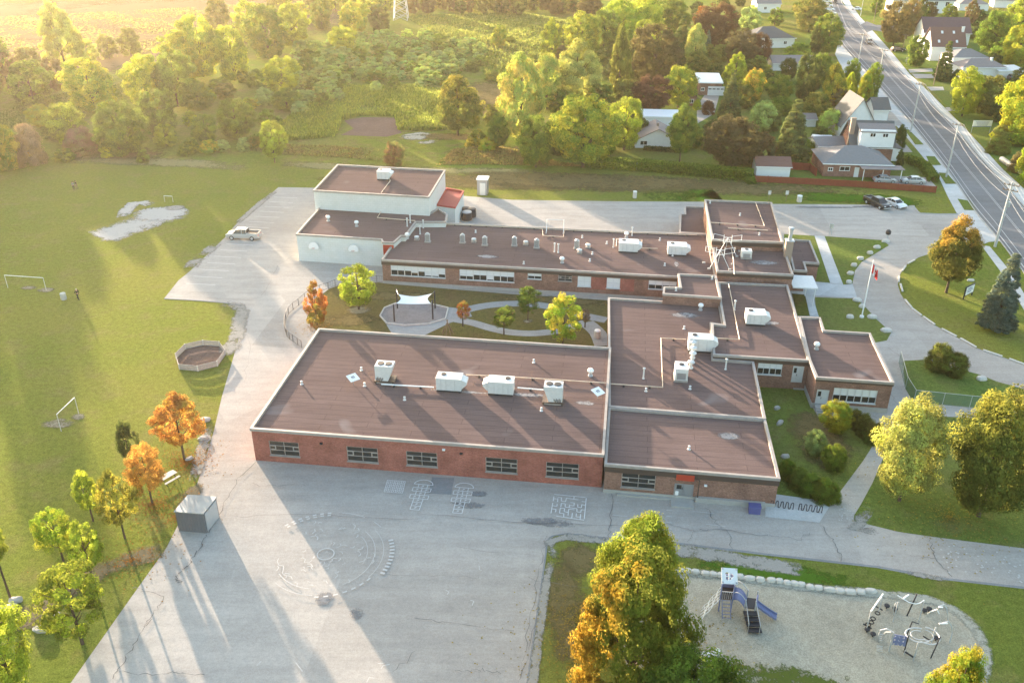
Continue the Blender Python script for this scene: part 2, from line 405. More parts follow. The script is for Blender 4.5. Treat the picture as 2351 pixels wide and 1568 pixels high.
# ---------------------------------------------------------------- ground sheets
def sheet(name, polyV, z, mat, world=False):
    pts = polyV if world else [P(u, v) for u, v in polyV]
    me = bpy.data.meshes.new(name)
    pts = [(p[0], p[1], z) for p in pts]
    a = sum(pts[i][0] * pts[(i + 1) % len(pts)][1] - pts[(i + 1) % len(pts)][0] * pts[i][1] for i in range(len(pts)))
    if a < 0: pts = pts[::-1]
    me.from_pydata(pts, [], [tuple(range(len(pts)))]); me.materials.append(mat); me.update()
    return setp(link(name, me), kind='structure')
def smooth(pts, n=4):
    out = []; m = len(pts)
    for i in range(m - 1):
        p0 = pts[max(i - 1, 0)]; p1 = pts[i]; p2 = pts[i + 1]; p3 = pts[min(i + 2, m - 1)]
        for k in range(n):
            t = k / n
            out.append(tuple(.5 * ((2 * p1[j]) + (-p0[j] + p2[j]) * t + (2 * p0[j] - 5 * p1[j] + 4 * p2[j] - p3[j]) * t * t + (-p0[j] + 3 * p1[j] - 3 * p2[j] + p3[j]) * t ** 3) for j in range(2)))
    out.append(tuple(pts[-1])); return out
RZ = 0; PZ = [.066, .038]
def ribbon(mb, ptsW, w, z):
    global RZ
    RZ = (RZ + 1) % 60; z = z + RZ * .00018
    n = len(ptsW); L = []; Rr = []
    for i in range(n):
        a = Vector(ptsW[max(i - 1, 0)][:2]); b = Vector(ptsW[min(i + 1, n - 1)][:2])
        t = (b - a).normalized(); nn = Vector((-t.y, t.x)) * (w[i] if isinstance(w, list) else w) / 2
        p = Vector(ptsW[i][:2]); L.append((p + nn)); Rr.append((p - nn))
    base = len(mb.v)
    for a, b in zip(L, Rr): mb.v += [(a.x, a.y, z), (b.x, b.y, z)]
    for i in range(n - 1): mb.f.append((base + 2 * i, base + 2 * i + 1, base + 2 * i + 3, base + 2 * i + 2))
def patch(name, mat, blobs, z, parent=None):
    """soft-rimmed patches: blobs = list of (points W, half width) ribbons or (centre, rx, ry, rot) discs"""
    global PZ
    vs = []; fs = []; rim = []
    for b in blobs:
        k_ = name in ('far_field', 'dry_ring', 'lush_grass', 'brown_weeds')
        if parent is None: PZ[k_] += .0008; z = PZ[k_]
        else: z += .002
        if len(b) == 2:
            pts, w = b; n = len(pts); k0 = len(vs)
            for i in range(n):
                a = Vector(pts[max(i - 1, 0)][:2]); c = Vector(pts[min(i + 1, n - 1)][:2])
                t = (c - a).normalized(); nn = Vector((-t.y, t.x)); p = Vector(pts[i][:2])
                e = 0. if i in (0, n - 1) else 1.
                for s, r in ((-1, 0), (-.45, .8), (0, 1), (.45, .8), (1, 0)):
                    q = p + nn * w * s; vs.append((q.x, q.y, z)); rim.append(r * e)
            for i in range(n - 1):
                for j in range(4):
                    fs.append((k0 + i * 5 + j + 5, k0 + i * 5 + j, k0 + i * 5 + j + 1, k0 + i * 5 + j + 6))
        else:
            c, rx, ry, ro = b; k0 = len(vs); vs.append((c[0], c[1], z)); rim.append(1.)
            for ring, rr in ((.55, .85), (1., 0.)):
                for k in range(20):
                    q = 2 * pi * k / 20; x = rx * ring * cos(q); y = ry * ring * sin(q)
                    vs.append((c[0] + x * cos(ro) - y * sin(ro), c[1] + x * sin(ro) + y * cos(ro), z)); rim.append(rr)
            for k in range(20):
                k2 = (k + 1) % 20
                fs.append((k0, k0 + 1 + k, k0 + 1 + k2)); fs.append((k0 + 1 + k, k0 + 21 + k, k0 + 21 + k2, k0 + 1 + k2))
    me = bpy.data.meshes.new(name); me.from_pydata(vs, [], fs); me.materials.append(mat)
    at = me.attributes.new('rim', 'FLOAT', 'POINT'); at.data.foreach_set('value', rim); me.update()
    if parent is not None: return link(name, me, parent, -parent.location)
    return setp(link(name, me), kind='structure')
PV = lambda pts: [P(u, v) for u, v in pts]

sheet('ground', [(-2500, -300), (2500, -300), (2500, 2500), (-2500, 2500)], 0., M['meadow'], True)
sheet('lawn', [(-900, 1700), (-500, 700), (-200, 420), (60, 392), (110, 366), (250, 362), (430, 370), (620, 377), (760, 385), (1000, 391), (1345, 391),
               (1500, 398), (1733, 420), (2150, 444), (2195, 432), (2700, 1000), (2700, 1700)], .012, M['lawn'])
# house gardens and the green strip east of the road
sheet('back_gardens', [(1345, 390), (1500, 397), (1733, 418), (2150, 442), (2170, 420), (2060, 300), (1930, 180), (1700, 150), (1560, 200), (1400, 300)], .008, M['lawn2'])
sheet('east_gardens', [(2000, 60), (2060, 130), (2160, 230), (2300, 380), (2500, 560), (2700, 560), (2500, 200), (2400, 60)], .008, M['verge'])
ASP = [(60, 1700), (162, 1568), (302, 1370), (382, 1258), (447, 1129), (470, 1058), (490, 994), (510, 909), (530, 841), (545, 789), (556, 742), (562, 714), (550, 702), (520, 696.5),
       (377, 685.5), (410, 644), (435, 624), (472, 589), (515, 547), (545, 512), (588, 477), (639, 430.5), (719, 431.8), (1065, 450.5), (1175, 459.5), (1425, 463), (1618, 464), (1773, 469),
       (2000, 470.5), (2098, 472), (2113, 490.5), (2199, 492), (2240, 527), (2263, 554), (2225, 557), (2160, 574), (2108, 592), (2083, 607), (2067, 629), (2061, 654), (2067, 674), (2081, 697),
       (2113, 724), (2146, 747), (2196, 774.5), (2241, 799), (2301, 820), (2351, 837.5), (2600, 925), (2700, 1120), (2700, 1470), (2351, 1349), (2163, 1328), (2013, 1301), (1763, 1273),
       (1511, 1242), (1391, 1235.6), (1306, 1225.6), (1276, 1229), (1258, 1240.6), (1251, 1288), (1229, 1438), (1210.7, 1567.6), (1190, 1700)]
sheet('asphalt_yard', ASP, .024, M['asphalt'])
Z2 = .036
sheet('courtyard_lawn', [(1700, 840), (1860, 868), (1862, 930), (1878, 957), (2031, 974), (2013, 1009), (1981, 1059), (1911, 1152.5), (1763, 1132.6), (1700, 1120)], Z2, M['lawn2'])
sheet('entrance_lawn', [(1893, 543), (2026, 552), (2041, 564), (2008, 584), (1978, 602), (1963, 622), (1957, 652), (1936, 654)], Z2, M['verge'])
sheet('entrance_lawn', [(1800, 538), (1870, 542), (1906, 650), (1860, 646), (1800, 640)], Z2, M['verge'])
sheet('entrance_lawn', [(1871, 683), (1963, 686), (1981, 699), (2013, 734), (2046, 764), (2036, 782), (1995, 790), (1880, 780), (1878, 728), (1872, 704)], Z2, M['verge'])
sheet('planting_bed', [(1818, 674), (1848, 675.6), (1859, 726), (1830, 726)], Z2, M['garden'])
sheet('fenced_lawn', [(2073, 829), (2121, 826), (2208, 849), (2251, 861), (2288, 876), (2351, 893.7), (2600, 985), (2600, 1015), (2351, 945.5), (2163, 929), (2096, 922), (2078, 892)], Z2, M['verge'])
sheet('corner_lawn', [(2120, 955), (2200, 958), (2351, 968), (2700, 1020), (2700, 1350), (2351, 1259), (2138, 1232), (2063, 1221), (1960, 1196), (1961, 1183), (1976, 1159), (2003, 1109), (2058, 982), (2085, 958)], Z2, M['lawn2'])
sheet('garden_lawn', [(703, 735), (716, 695), (755, 664), (788, 652), (870, 649), (888, 652), (1175, 676), (1395, 690), (1395, 800), (740, 775)], Z2, M['garden'])
sheet('pavement', [(1800, 640), (1936, 655), (1957, 652), (1968, 685), (1866, 679), (1815, 674)], Z2 + .012, M['sidewalk'])
sheet('pavement', [(1870, 542), (1893, 543), (1936, 655), (1906, 650)], Z2 + .012, M['sidewalk'])
sheet('pavement', [(1763, 1132.6), (1911, 1152.6), (1881, 1200), (1757, 1187), (1757, 1165)], Z2 + .012, M['sidewalk'])
sheet('pavement', [(1848, 676), (1866, 679), (1873, 706), (1880, 728), (1860, 726)], Z2 + .012, M['sidewalk'])
sheet('garden_path', [(887, 746), (898, 764), (905, 780), (955, 780), (1000, 758), (1033, 742), (1084, 727), (1075, 711), (1030, 706)], Z2 + .012, M['path'])
g = MB()
ribbon(g, smooth(PV([(1035, 722), (1075, 711), (1120, 702), (1175, 698), (1230, 700), (1280, 709), (1330, 723), (1392, 736)])), 1.9, Z2 + .024)
ribbon(g, smooth(PV([(1045, 734), (1085, 742), (1130, 755), (1175, 764), (1230, 766), (1290, 758), (1345, 741)])), 1.7, Z2 + .02)
ribbon(g, smooth(PV([(1345, 741), (1372, 765), (1385, 795)])), 2.4, Z2 + .028)
setp(g.build('garden_path', M['path']), kind='structure')
sheet('play_area_gravel', [(1450, 1350), (1500, 1313), (1556, 1312), (1640, 1318), (1763, 1333), (1860, 1346), (2008, 1362), (2088, 1368), (2163, 1385), (2226, 1423), (2258, 1470), (2263, 1513), (2251, 1567), (2230, 1640), (2100, 1720), (1500, 1720), (1430, 1500)], Z2, M['sand'])
patch('worn_ground', M['r_grit'], [(PV([(1285, 1300), (1262, 1245), (1300, 1233), (1400, 1244), (1500, 1250)]), .8), (PV([(1268, 1260), (1255, 1330), (1240, 1440), (1222, 1568), (1210, 1680)]), .55),
      (PV([(1480, 1252), (1560, 1262), (1640, 1275), (1720, 1290), (1800, 1303), (1860, 1305)]), 1.3), (PV([(2030, 1308), (2120, 1322), (2200, 1333)]), .5),
      (PV([(2001, 1150), (1960, 1215), (2030, 1222)]), 1.0)], .05)
rimp = [(1470, 1360), (1500, 1316), (1640, 1321), (1860, 1350), (2088, 1371), (2163, 1389), (2222, 1426), (2254, 1472), (2260, 1513), (2247, 1567), (2225, 1640)]
patch('worn_ground', M['r_gravel'], [(smooth(PV(rimp), 2), .8)], .052)
patch('dry_infield', M['r_lime'], [(PV([(215, 549), (240, 543), (290, 525), (340, 508), (385, 494), (425, 486)]), 4.8), (P(370, 492)[:2], 6, 5, 0), (PV([(284, 506), (290, 484), (306, 468), (330, 466), (358, 471)]), 1.7)], .05)
patch('sparse_weeds', M['r_weed'], [(PV([(1560, 1540), (1700, 1552), (1800, 1556), (1900, 1572), (2050, 1580)]), 2.2)], .05)
# worn and bare places in the playing field
patch('worn_ground', M['r_grit'], [
      (PV([(470, 585), (450, 600), (440, 622)]), 1.8), (PV([(510, 548), (480, 575), (462, 598)]), 1.5), (PV([(640, 433), (600, 465), (560, 500), (530, 530)]), .9),
      (PV([(500, 696), (545, 703), (556, 716), (551, 740), (545, 770), (538, 800)]), 1.5), (P(528, 800)[:2], 1.8, 2.6, 0), 
      (PV([(478, 960), (470, 1010), (455, 1070), (447, 1120)]), .9),
      (P(403, 478)[:2], 2.2, 1.8, 0)], .05)
patch('dry_ring', M['r_pale'], [(PV([(620, 376), (720, 380), (860, 388), (1000, 393), (1150, 395), (1300, 394)]), 3.2),
      (PV([(110, 372), (250, 368), (430, 376), (620, 384)]), 4)], .03)
patch('worn_ground', M['r_bare'], [(P(135, 973)[:2], 2.6, 1.4, 0), (P(178, 958)[:2], 1.2, .9, 0), (P(105, 667)[:2], 1.8, 1.2, 0), (P(68, 662)[:2], 1.8, .9, 0), (P(825, 713)[:2], 2.2, 1.6, 0), (P(1212, 738)[:2], 1., .8, 0)], .05)
patch('worn_ground', M['r_soil'], [(PV([(388, 1255), (340, 1272), (280, 1290), (230, 1312), (180, 1340), (120, 1380), (60, 1420), (0, 1460)]), 1.7), (P(440, 1140)[:2], 1.4, 3, 0), (P(60, 1415)[:2], 3, 2, 0)], .05)
patch('brown_weeds', M['r_brown'], [(PV([(600, 338), (700, 347), (800, 352), (860, 358)]), 4.5), (PV([(1290, 362), (1200, 352), (1130, 345), (1060, 330)]), 7), (P(1110, 225)[:2], 12, 28, 0),
      (P(1330, 1285)[:2], 2.6, 3., 0), (P(1300, 1400)[:2], 2.2, 8., 0), (PV([(100, 350), (200, 352), (300, 354), (420, 352)]), 7), (P(1040, 315)[:2], 12, 4, 0),
      (P(1150, 420)[:2], 45, 6, R(-3)), (P(1500, 425)[:2], 50, 7, R(-5)), (P(1320, 415)[:2], 40, 7, R(-4)), (P(900, 680)[:2], 8, 2, 0), (P(1250, 690)[:2], 12, 2, R(-6)), (P(800, 735)[:2], 6, 2.5, 0),
      (P(1880, 1010)[:2], 4, 7, 0), (P(1880, 1012)[:2], 2, 2, 0)], .045)
sheet('bare_plot', [(790, 278), (832, 270), (905, 271), (912, 290), (922, 306), (888, 315), (782, 311), (812, 296)], .03, M['soil'])
patch('worn_ground', M['r_gravel'], [(PV([(925, 322), (935, 312), (965, 307), (1000, 310)]), 1.6), (PV([(1008, 318), (985, 328), (945, 330)]), 1.8), (P(950, 317)[:2], 4, 3, 0)], .034)
patch('lush_grass', M['r_green'], [(PV([(2000, 1370 - 30), (1850, 1322), (1700, 1305), (1560, 1296)]), 1.6), (P(1490, 640)[:2], 1, 1, 0),
      (P(960, 200)[:2], 1, 1, 0), (PV([(1560, 448), (1650, 450), (1420, 452)]), 5), (PV([(2140, 470), (2080, 462), (1900, 455), (1800, 452)]), 4)], .042)
# road
RL = [(1893, -60), (1908, 0), (1918, 50), (1927, 95), (1983, 160), (2088, 280), (2176, 392), (2238, 484), (2296, 554), (2351, 627), (2520, 850)]
RR = [(1925, -60), (1931, 0), (1945, 20), (1966, 45), (1988, 75), (2028, 120), (2113, 212), (2188, 290), (2262, 375), (2351, 474), (2560, 705)]
rl = smooth(PV(RL)); rr = smooth(PV(RR))
g = MB()
for i in range(len(rl) - 1): g.add([(*rl[i][:2], .03), (*rr[i][:2], .03), (*rr[i + 1][:2], .03), (*rl[i + 1][:2], .03)], [(0, 3, 2, 1)])
setp(g.build('road', M['road']), kind='structure')
sheet('side_road', [(1975, 58), (1990, 76), (2003, 70), (2030, 74), (2120, 80), (2120, 62), (2010, 58), (1990, 50)], .034, M['road'])
def across(f): return [tuple(rl[i][j] * (1 - f) + rr[i][j] * f for j in range(2)) for i in range(len(rl))]
SW = [(1915, 90), (1917, 125), (1940, 170), (2003, 235), (2068, 300), (2153, 402), (2176, 452), (2203, 502), (2253, 564), (2296, 622), (2351, 712), (2480, 910)]
left_in = PV(SW)
sheet('pavement', [(1927, 95), (1983, 160), (2088, 280), (2176, 392), (2238, 484), (2296, 554), (2270, 556), (2256, 562), (2253, 564), (2203, 502), (2176, 452), (2153, 402), (2068, 300), (2003, 235), (1940, 170), (1917, 125)], .02, M['sidewalk'])
sheet('pavement', [(2253, 564), (2272, 566), (2320, 624), (2351, 674), (2500, 880), (2460, 880), (2351, 712), (2296, 622)], .028, M['sidewalk'])
sheet('pavement', [(1931, 0), (1945, 20), (1966, 45), (1988, 75), (2028, 120), (2113, 212), (2188, 290), (2262, 375), (2351, 474), (2560, 705), (2580, 670), (2351, 434), (2303, 390), (2220, 300), (2138, 217), (2088, 170), (2040, 112), (2006, 74), (1994, 60), (1975, 40), (1955, 12), (1940, -20)], .022, M['sidewalk'])
for q in ([(2076, 298), (2086, 298), (2121, 333), (2101, 333)], [(2126, 359), (2146, 360), (2161, 380), (2136, 380)], [(2154, 397), (2173, 398), (2196, 423), (2171, 423)], [(2198, 457), (2227, 462), (2241, 484), (2214, 483)]):
    sheet('verge', q, .05, M['verge'])
for q in ([(2085, 160), (2140, 158), (2142, 165), (2090, 168)], [(2093, 170), (2150, 172), (2155, 180), (2103, 181)], [(2128, 200), (2165, 200), (2168, 208), (2137, 209)], [(2170, 247), (2235, 248), (2238, 255), (2176, 256)], [(2010, 420), (2150, 430), (2130, 408), (2000, 402)], [(1990, 335), (2068, 318), (2095, 350), (2030, 350)], [(1998, 222), (2050, 260), (2076, 290), (2010, 290)],
          [(1618, 218), (1652, 218), (1640, 262), (1600, 285), (1600, 245)]):
    sheet('driveway', q, .03, M['asphalt'])
# kerbs
def kerb(name, pts, w=.18, h=.12, mat='conc'):
    mb = MB(); n = len(pts)
    for i in range(n - 1):
        a = Vector(pts[i][:2]); b = Vector(pts[i + 1][:2]); d = b - a
        if d.length < .05: continue
        c = (a + b) / 2; mb.box((c.x, c.y, h / 2), (d.length + .02, w, h), math.atan2(d.y, d.x))
    return setp(mb.build(name, M[mat]), kind='structure')
kerb('kerb', smooth(PV([(2098, 473), (2113, 490.5), (2199, 492)]), 2)); kerb('kerb', rl); kerb('kerb', rr)
kerb('kerb', smooth(PV([(377, 686.5), (450, 690.5), (520, 696.5), (548, 702), (561, 713), (560, 735)]), 3), .16, .06, 'patch')
kerb('kerb', smooth(PV([(1306, 1225.6), (1276, 1229), (1258, 1240.6), (1251, 1288), (1229, 1438), (1210.7, 1567.6)]), 3), .16, .05, 'patch')
kerb('kerb', PV([(1306, 1225.6), (1391, 1235.6), (1511, 1242), (1763, 1273), (2013, 1301), (2163, 1328), (2351, 1349)]), .3, .03, 'patch')

# painted markings
ZP = .135
g = MB()
ribbon(g, across(.06), .16, ZP); ribbon(g, across(.94), .16, ZP); ribbon(g, across(.17), .12, ZP)
for f in (.47, .50): ribbon(g, across(f), .10, ZP)
g.build('road_lines', M['faded'])['kind'] = 'structure'
def line(mb, a, b, w=.1, z=.135): ribbon(mb, [P(*a), P(*b)], w, z)
# parking stalls along the west edge
g = MB()
e0 = Vector(P(418, 652)); e1 = Vector(P(640, 436)); d = (e1 - e0); L = d.length; d.normalize()
for k in range(int(L / 2.75)):
    a = e0 + d * (k * 2.75); b = a + BX * 5.4
    a = a + BX * .7
    ribbon(g, [a, b], .11, ZP)
for k in range(9):                                   # stalls by the red-roofed block
    a = Vector(P(545, 640)) + BY * 0
setp(g.build('parking_lines', M['worn']), kind='structure')
# playground paint
g = MB()
def box4(tl, tr, br, bl, w=.06): 
    for a, b in ((tl, tr), (tr, br), (br, bl), (bl, tl)): line(g, a, b, w)
# five-by-five number grid
A0, A1, A2, A3 = (890, 1104), (931, 1107), (924, 1134), (882, 1131)
lerp = lambda a, b, t: (a[0] + (b[0] - a[0]) * t, a[1] + (b[1] - a[1]) * t)
for k in range(6):
    line(g, lerp(A0, A1, k / 5), lerp(A3, A2, k / 5), .06); line(g, lerp(A0, A3, k / 5), lerp(A1, A2, k / 5), .06)
random.seed(3)
for i in range(5):
    for j in range(5):
        c = lerp(lerp(A0, A1, (i + .5) / 5), lerp(A3, A2, (i + .5) / 5), (j + .5) / 5)
        q = random.random(); line(g, (c[0] - 1.6, c[1] + 1.2), (c[0] + 1.4, c[1] - 1.4), .07)
        if q > .4: line(g, (c[0] - 1.4, c[1] - 1.2), (c[0] + 1.2, c[1] - 1.0), .06)
# two hopscotch courts
def hopscotch(bot, top):
    b = Vector(P(*bot)); t = Vector(P(*top)); d = (t - b); d.normalize(); n = Vector((d.y, -d.x, 0)); s = (t - b).length / 8.6
    def sq(o, w, h):
        p = [o - n * w / 2, o + n * w / 2, o + n * w / 2 + d * h, o - n * w / 2 + d * h]
        for k in range(4): ribbon(g, [p[k], p[(k + 1) % 4]], .07, ZP)
    def num(o):
        ribbon(g, [o - n * .12 + d * .3 * s, o + n * .1 + d * .65 * s], .07, ZP); ribbon(g, [o - n * .1 + d * .65 * s, o + n * .12 + d * .66 * s], .06, ZP)
    y = 0
    for kind in (1, 1, 1, 2, 1, 2, 1):
        if kind == 1: sq(b + d * y, .95, s); num(b + d * y)
        else:
            sq(b + d * y - n * .48, .95, s); sq(b + d * y + n * .48, .95, s); num(b + d * y - n * .48); num(b + d * y + n * .48)
        y += s
    o = b + d * y; pts = [o + n * (.98 * cos(q)) + d * (1.35 * s * sin(q)) for q in [pi * k / 12 for k in range(13)]]
    ribbon(g, pts, .09, ZP); ribbon(g, [o - n * .98, o + n * .98], .08, ZP)
hopscotch((952, 1172), (977, 1102)); hopscotch((1050, 1180), (1069, 1109))
# maze
Q0, Q1, Q2, Q3 = (1272.5, 1137), (1346, 1144), (1341, 1196), (1264, 1185)
def mz(x, y): return lerp(lerp(Q0, Q1, x), lerp(Q3, Q2, x), y)
def ml(*pts):
    for a, b in zip(pts, pts[1:]): line(g, mz(*a), mz(*b), .085)
ml((0, 0), (.97, 0)); ml((1, .03), (1, .95)); ml((.17, 1), (1, 1)); ml((0, .1), (0, .32)); ml((0, .4), (0, .9))
ml((.0, .2), (.1, .2)); ml((.13, .12), (.24, .12), (.25, .28), (.38, .28), (.39, .12), (.62, .13), (.76, .14)); ml((.62, 0), (.62, .13)); ml((.13, .16), (.14, .34))
ml((.26, .55), (.26, .38), (.38, .38), (.39, .53), (.51, .53), (.52, .4)); ml((.51, .53), (.75, .54), (.76, .68), (.88, .68), (.88, .56), (.98, .56))
ml((.53, .3), (.65, .3), (.65, .43), (.54, .43)); ml((.76, .34), (.77, .47), (.88, .47), (.88, .34), (1, .35)); ml((.87, .2), (1, .2)); ml((0, .54), (.14, .54), (.14, .44))
ml((0, .69), (.13, .69), (.13, .82)); ml((.25, .84), (.25, .6), (.38, .6), (.38, .74), (.5, .76), (.51, .6), (.68, .6)); ml((.25, .84), (.38, .84), (.39, 1)); ml((.51, .74), (.51, .9)); ml((.63, .76), (.63, 1)); ml((.75, .76), (.75, .9), (.88, .9)); ml((.88, .76), (.88, 1))
setp(g.build('playground_markings', M['worn']), kind='structure')
# faded world map circle
g = MB()
c0 = Vector(P(748, 1274)); 
def circ(r, a0=0, a1=360, w=.07, n=40, e=1., c=None, dash=0):
    c = c or c0; pts = [c + Vector((r * cos(R(a)), r * e * sin(R(a)), 0)) for a in [a0 + (a1 - a0) * k / n for k in range(n + 1)]]
    if dash:
        for k in range(0, n, 2): ribbon(g, pts[k:k + 2], w, ZP)
    else: ribbon(g, pts, w, ZP)
circ(.78, 0, 360, .10)
Mo = Vector(P(748, 1274))
circ(4.6, -60, 45, .05); circ(4.6, 215, 262, .07); circ(5.4, -35, 40, .04); circ(5.4, 225, 268, .05); circ(3.9, -20, 40, .04)
circ(6.2, -25, 22, .45, 22, 1., None, 1); circ(6.1, 62, 85, .06); circ(6.1, 40, 50, .07)
for rr_ in (6.0, 6.35): circ(rr_, 95, 138, .2, 13, .95, None, 1)
circ(5.6, 270, 330, .16, 14, 1, None, 1)
random.seed(5)
for k in range(60):                                   # faded continents and animals
    a = random.random() * 2 * pi; r = 1.2 + random.random() * 3.6
    p = c0 + Vector((r * cos(a), r * sin(a), 0)); l = .1 + random.random() * .4; b = random.random() * pi
    q = p + Vector((cos(b), sin(b), 0)) * l; s = q + Vector((cos(b + 1), sin(b + 1), 0)) * l * .7
    ribbon(g, [p, q, s], .04 + random.random() * .05, ZP)
for ps in ([(640, 1284), (637, 1291), (640, 1299), (651, 1301), (651, 1310), (649, 1316), (651, 1322), (668, 1325), (672, 1332)], [(1100, 1301), (1101, 1310), (1106, 1311)], [(1024, 1357), (1031, 1361), (1027, 1367)],
           [(1080, 1380), (1088, 1382), (1084, 1392)], [(895, 1527), (880, 1530), (875, 1537)], [(868, 1525), (880, 1525)], [(842, 1568), (848, 1557), (860, 1559)], [(679, 1523), (695, 1543)], [(590, 1530), (600, 1520)]):
    ribbon(g, PV(ps), .07, ZP)
for k in range(5): line(g, (1530, 1173 + k * 14), (1543, 1174.5 + k * 14), .07); 
for (a, b) in (((1405, 1184), (1440, 1188)), ((1465, 1200), (1500, 1204)), ((1590, 1176), (1640, 1181)), ((1620, 1205), (1665, 1211))): line(g, a, b, .05)
setp(g.build('faded_markings', M['faded']), kind='structure')
# animal-track dabs on the east path
g = MB(); random.seed(11)
for k in range(46):
    u = 2160 + random.random() * 185; f = random.random(); v = 1250 + (u - 2160) * .13 + f * 72 * .9
    p = P(u, v); g.lathe((p[0], p[1], ZP), [(.02, 0), (.09, .002), (.02, .004)], 7)
for k in range(22):
    u = 1925 + random.random() * 34; v = 1165 + random.random() * 32; p = P(u, v); g.lathe((p[0], p[1], ZP), [(.02, 0), (.07, .002), (.02, .004)], 7)
for k in range(16):
    p = P(1945 + k * 5 + random.random() * 6, 1160 - k * 8.2); g.lathe((p[0], p[1], ZP), [(.02, 0), (.06, .002), (.02, .004)], 7)
setp(g.build('path_paint_dabs', M['faded']), kind='structure')
# cracks and sealed joints in the old asphalt
g = MB(); random.seed(21)
def crack(pts, w=.07, j=.22, n=6):
    W_ = PV(pts); out = []
    for a, b in zip(W_, W_[1:]):
        for k in range(n):
            t = k / n; out.append((a[0] + (b[0] - a[0]) * t + random.uniform(-j, j), a[1] + (b[1] - a[1]) * t + random.uniform(-j, j)))
    out.append(W_[-1][:2]); ribbon(g, out, [w * random.uniform(.3, 1.5) for _ in out], .12)
for c, w in (([(960, 1182), (1180, 1198), (1370, 1206), (1500, 1215)], .06), ([(495, 1190), (700, 1181), (960, 1195)], .04), ([(1252, 1232), (1240, 1300), (1215, 1440), (1190, 1568)], .05), ([(575, 1110), (610, 1119), (660, 1113), (700, 1116)], .05),
             ([(585, 1062), (545, 1105), (512, 1165), (480, 1225)], .09), ([(477, 1228), (455, 1265), (438, 1290), (424, 1308)], .11), ([(424, 1308), (405, 1322), (408, 1334), (418, 1338)], .1), ([(300, 1352), (345, 1362), (378, 1376), (362, 1400), (330, 1440)], .07), ([(345, 1425), (310, 1475), (290, 1510), (260, 1560)], .09),
             ([(270, 1543), (340, 1548), (400, 1545), (470, 1550)], .07), ([(1403, 1134), (1402, 1210), (1399, 1236)], .09), ([(1510, 1200), (1560, 1212), (1595, 1222), (1625, 1216), (1660, 1220), (1763, 1230)], .07), ([(1595, 1222), (1578, 1245)], .05),
             ([(1622, 1168), (1645, 1205), (1672, 1228), (1682, 1262)], .07), ([(1890, 1208), (1910, 1240), (1925, 1270), (1930, 1290)], .08), ([(1763, 1228), (1830, 1242), (1858, 1225)], .05), ([(2133, 1238), (2145, 1275), (2160, 1300), (2185, 1325)], .09), ([(2085, 1278), (2150, 1284)], .05),
             ([(1210, 1330), (1350, 1352)], .04), ([(1050, 1260), (1220, 1275)], .03), ([(850, 1318), (1000, 1325), (1100, 1328)], .04), ([(1420, 1552), (1440, 1545), (1470, 1543), (1500, 1550)], .06) if False else ([(1042, 1545), (1075, 1540), (1110, 1539), (1150, 1548)], .06), ([(560, 745), (575, 800), (560, 880)], .03), ([(950, 1420), (1020, 1432), (1180, 1450)], .06),
             ([(700, 570), (640, 612), (600, 680)], .04), ([(2040, 800), (2075, 830), (2060, 850)], .05), ([(2048, 905), (2060, 935), (2050, 960)], .05), ([(1230, 1435), (1195, 1560)], .05), ([(960, 1495), (900, 1545)], .04)):
    crack(c, w * .75)
setp(g.build('pavement_cracks', M['crack']), kind='structure')
sheet('asphalt_repair', [(992, 1096), (1043, 1098), (1036, 1136), (984, 1133)], .048, M['patch'])
patch('stain', M['r_dark'], [(P(820, 1410)[:2], .9, .9, 0), (P(1075, 1160)[:2], 2.2, .9, R(-7)), (P(745, 1375)[:2], 1, 1.2, 0), (P(1100, 1135)[:2], 1.2, .6, 0), (P(2010, 476)[:2], 6, .8, 0), (P(1900, 477)[:2], 8, .6, 0), (P(1260, 1200)[:2], 3.5, .9, R(-7)),], .056)

patch('far_field', M['r_field'], [(P(160, 50)[:2], 130, 80, 0), (P(40, 130)[:2], 70, 40, 0), (P(430, 30)[:2], 80, 60, 0)], .05)
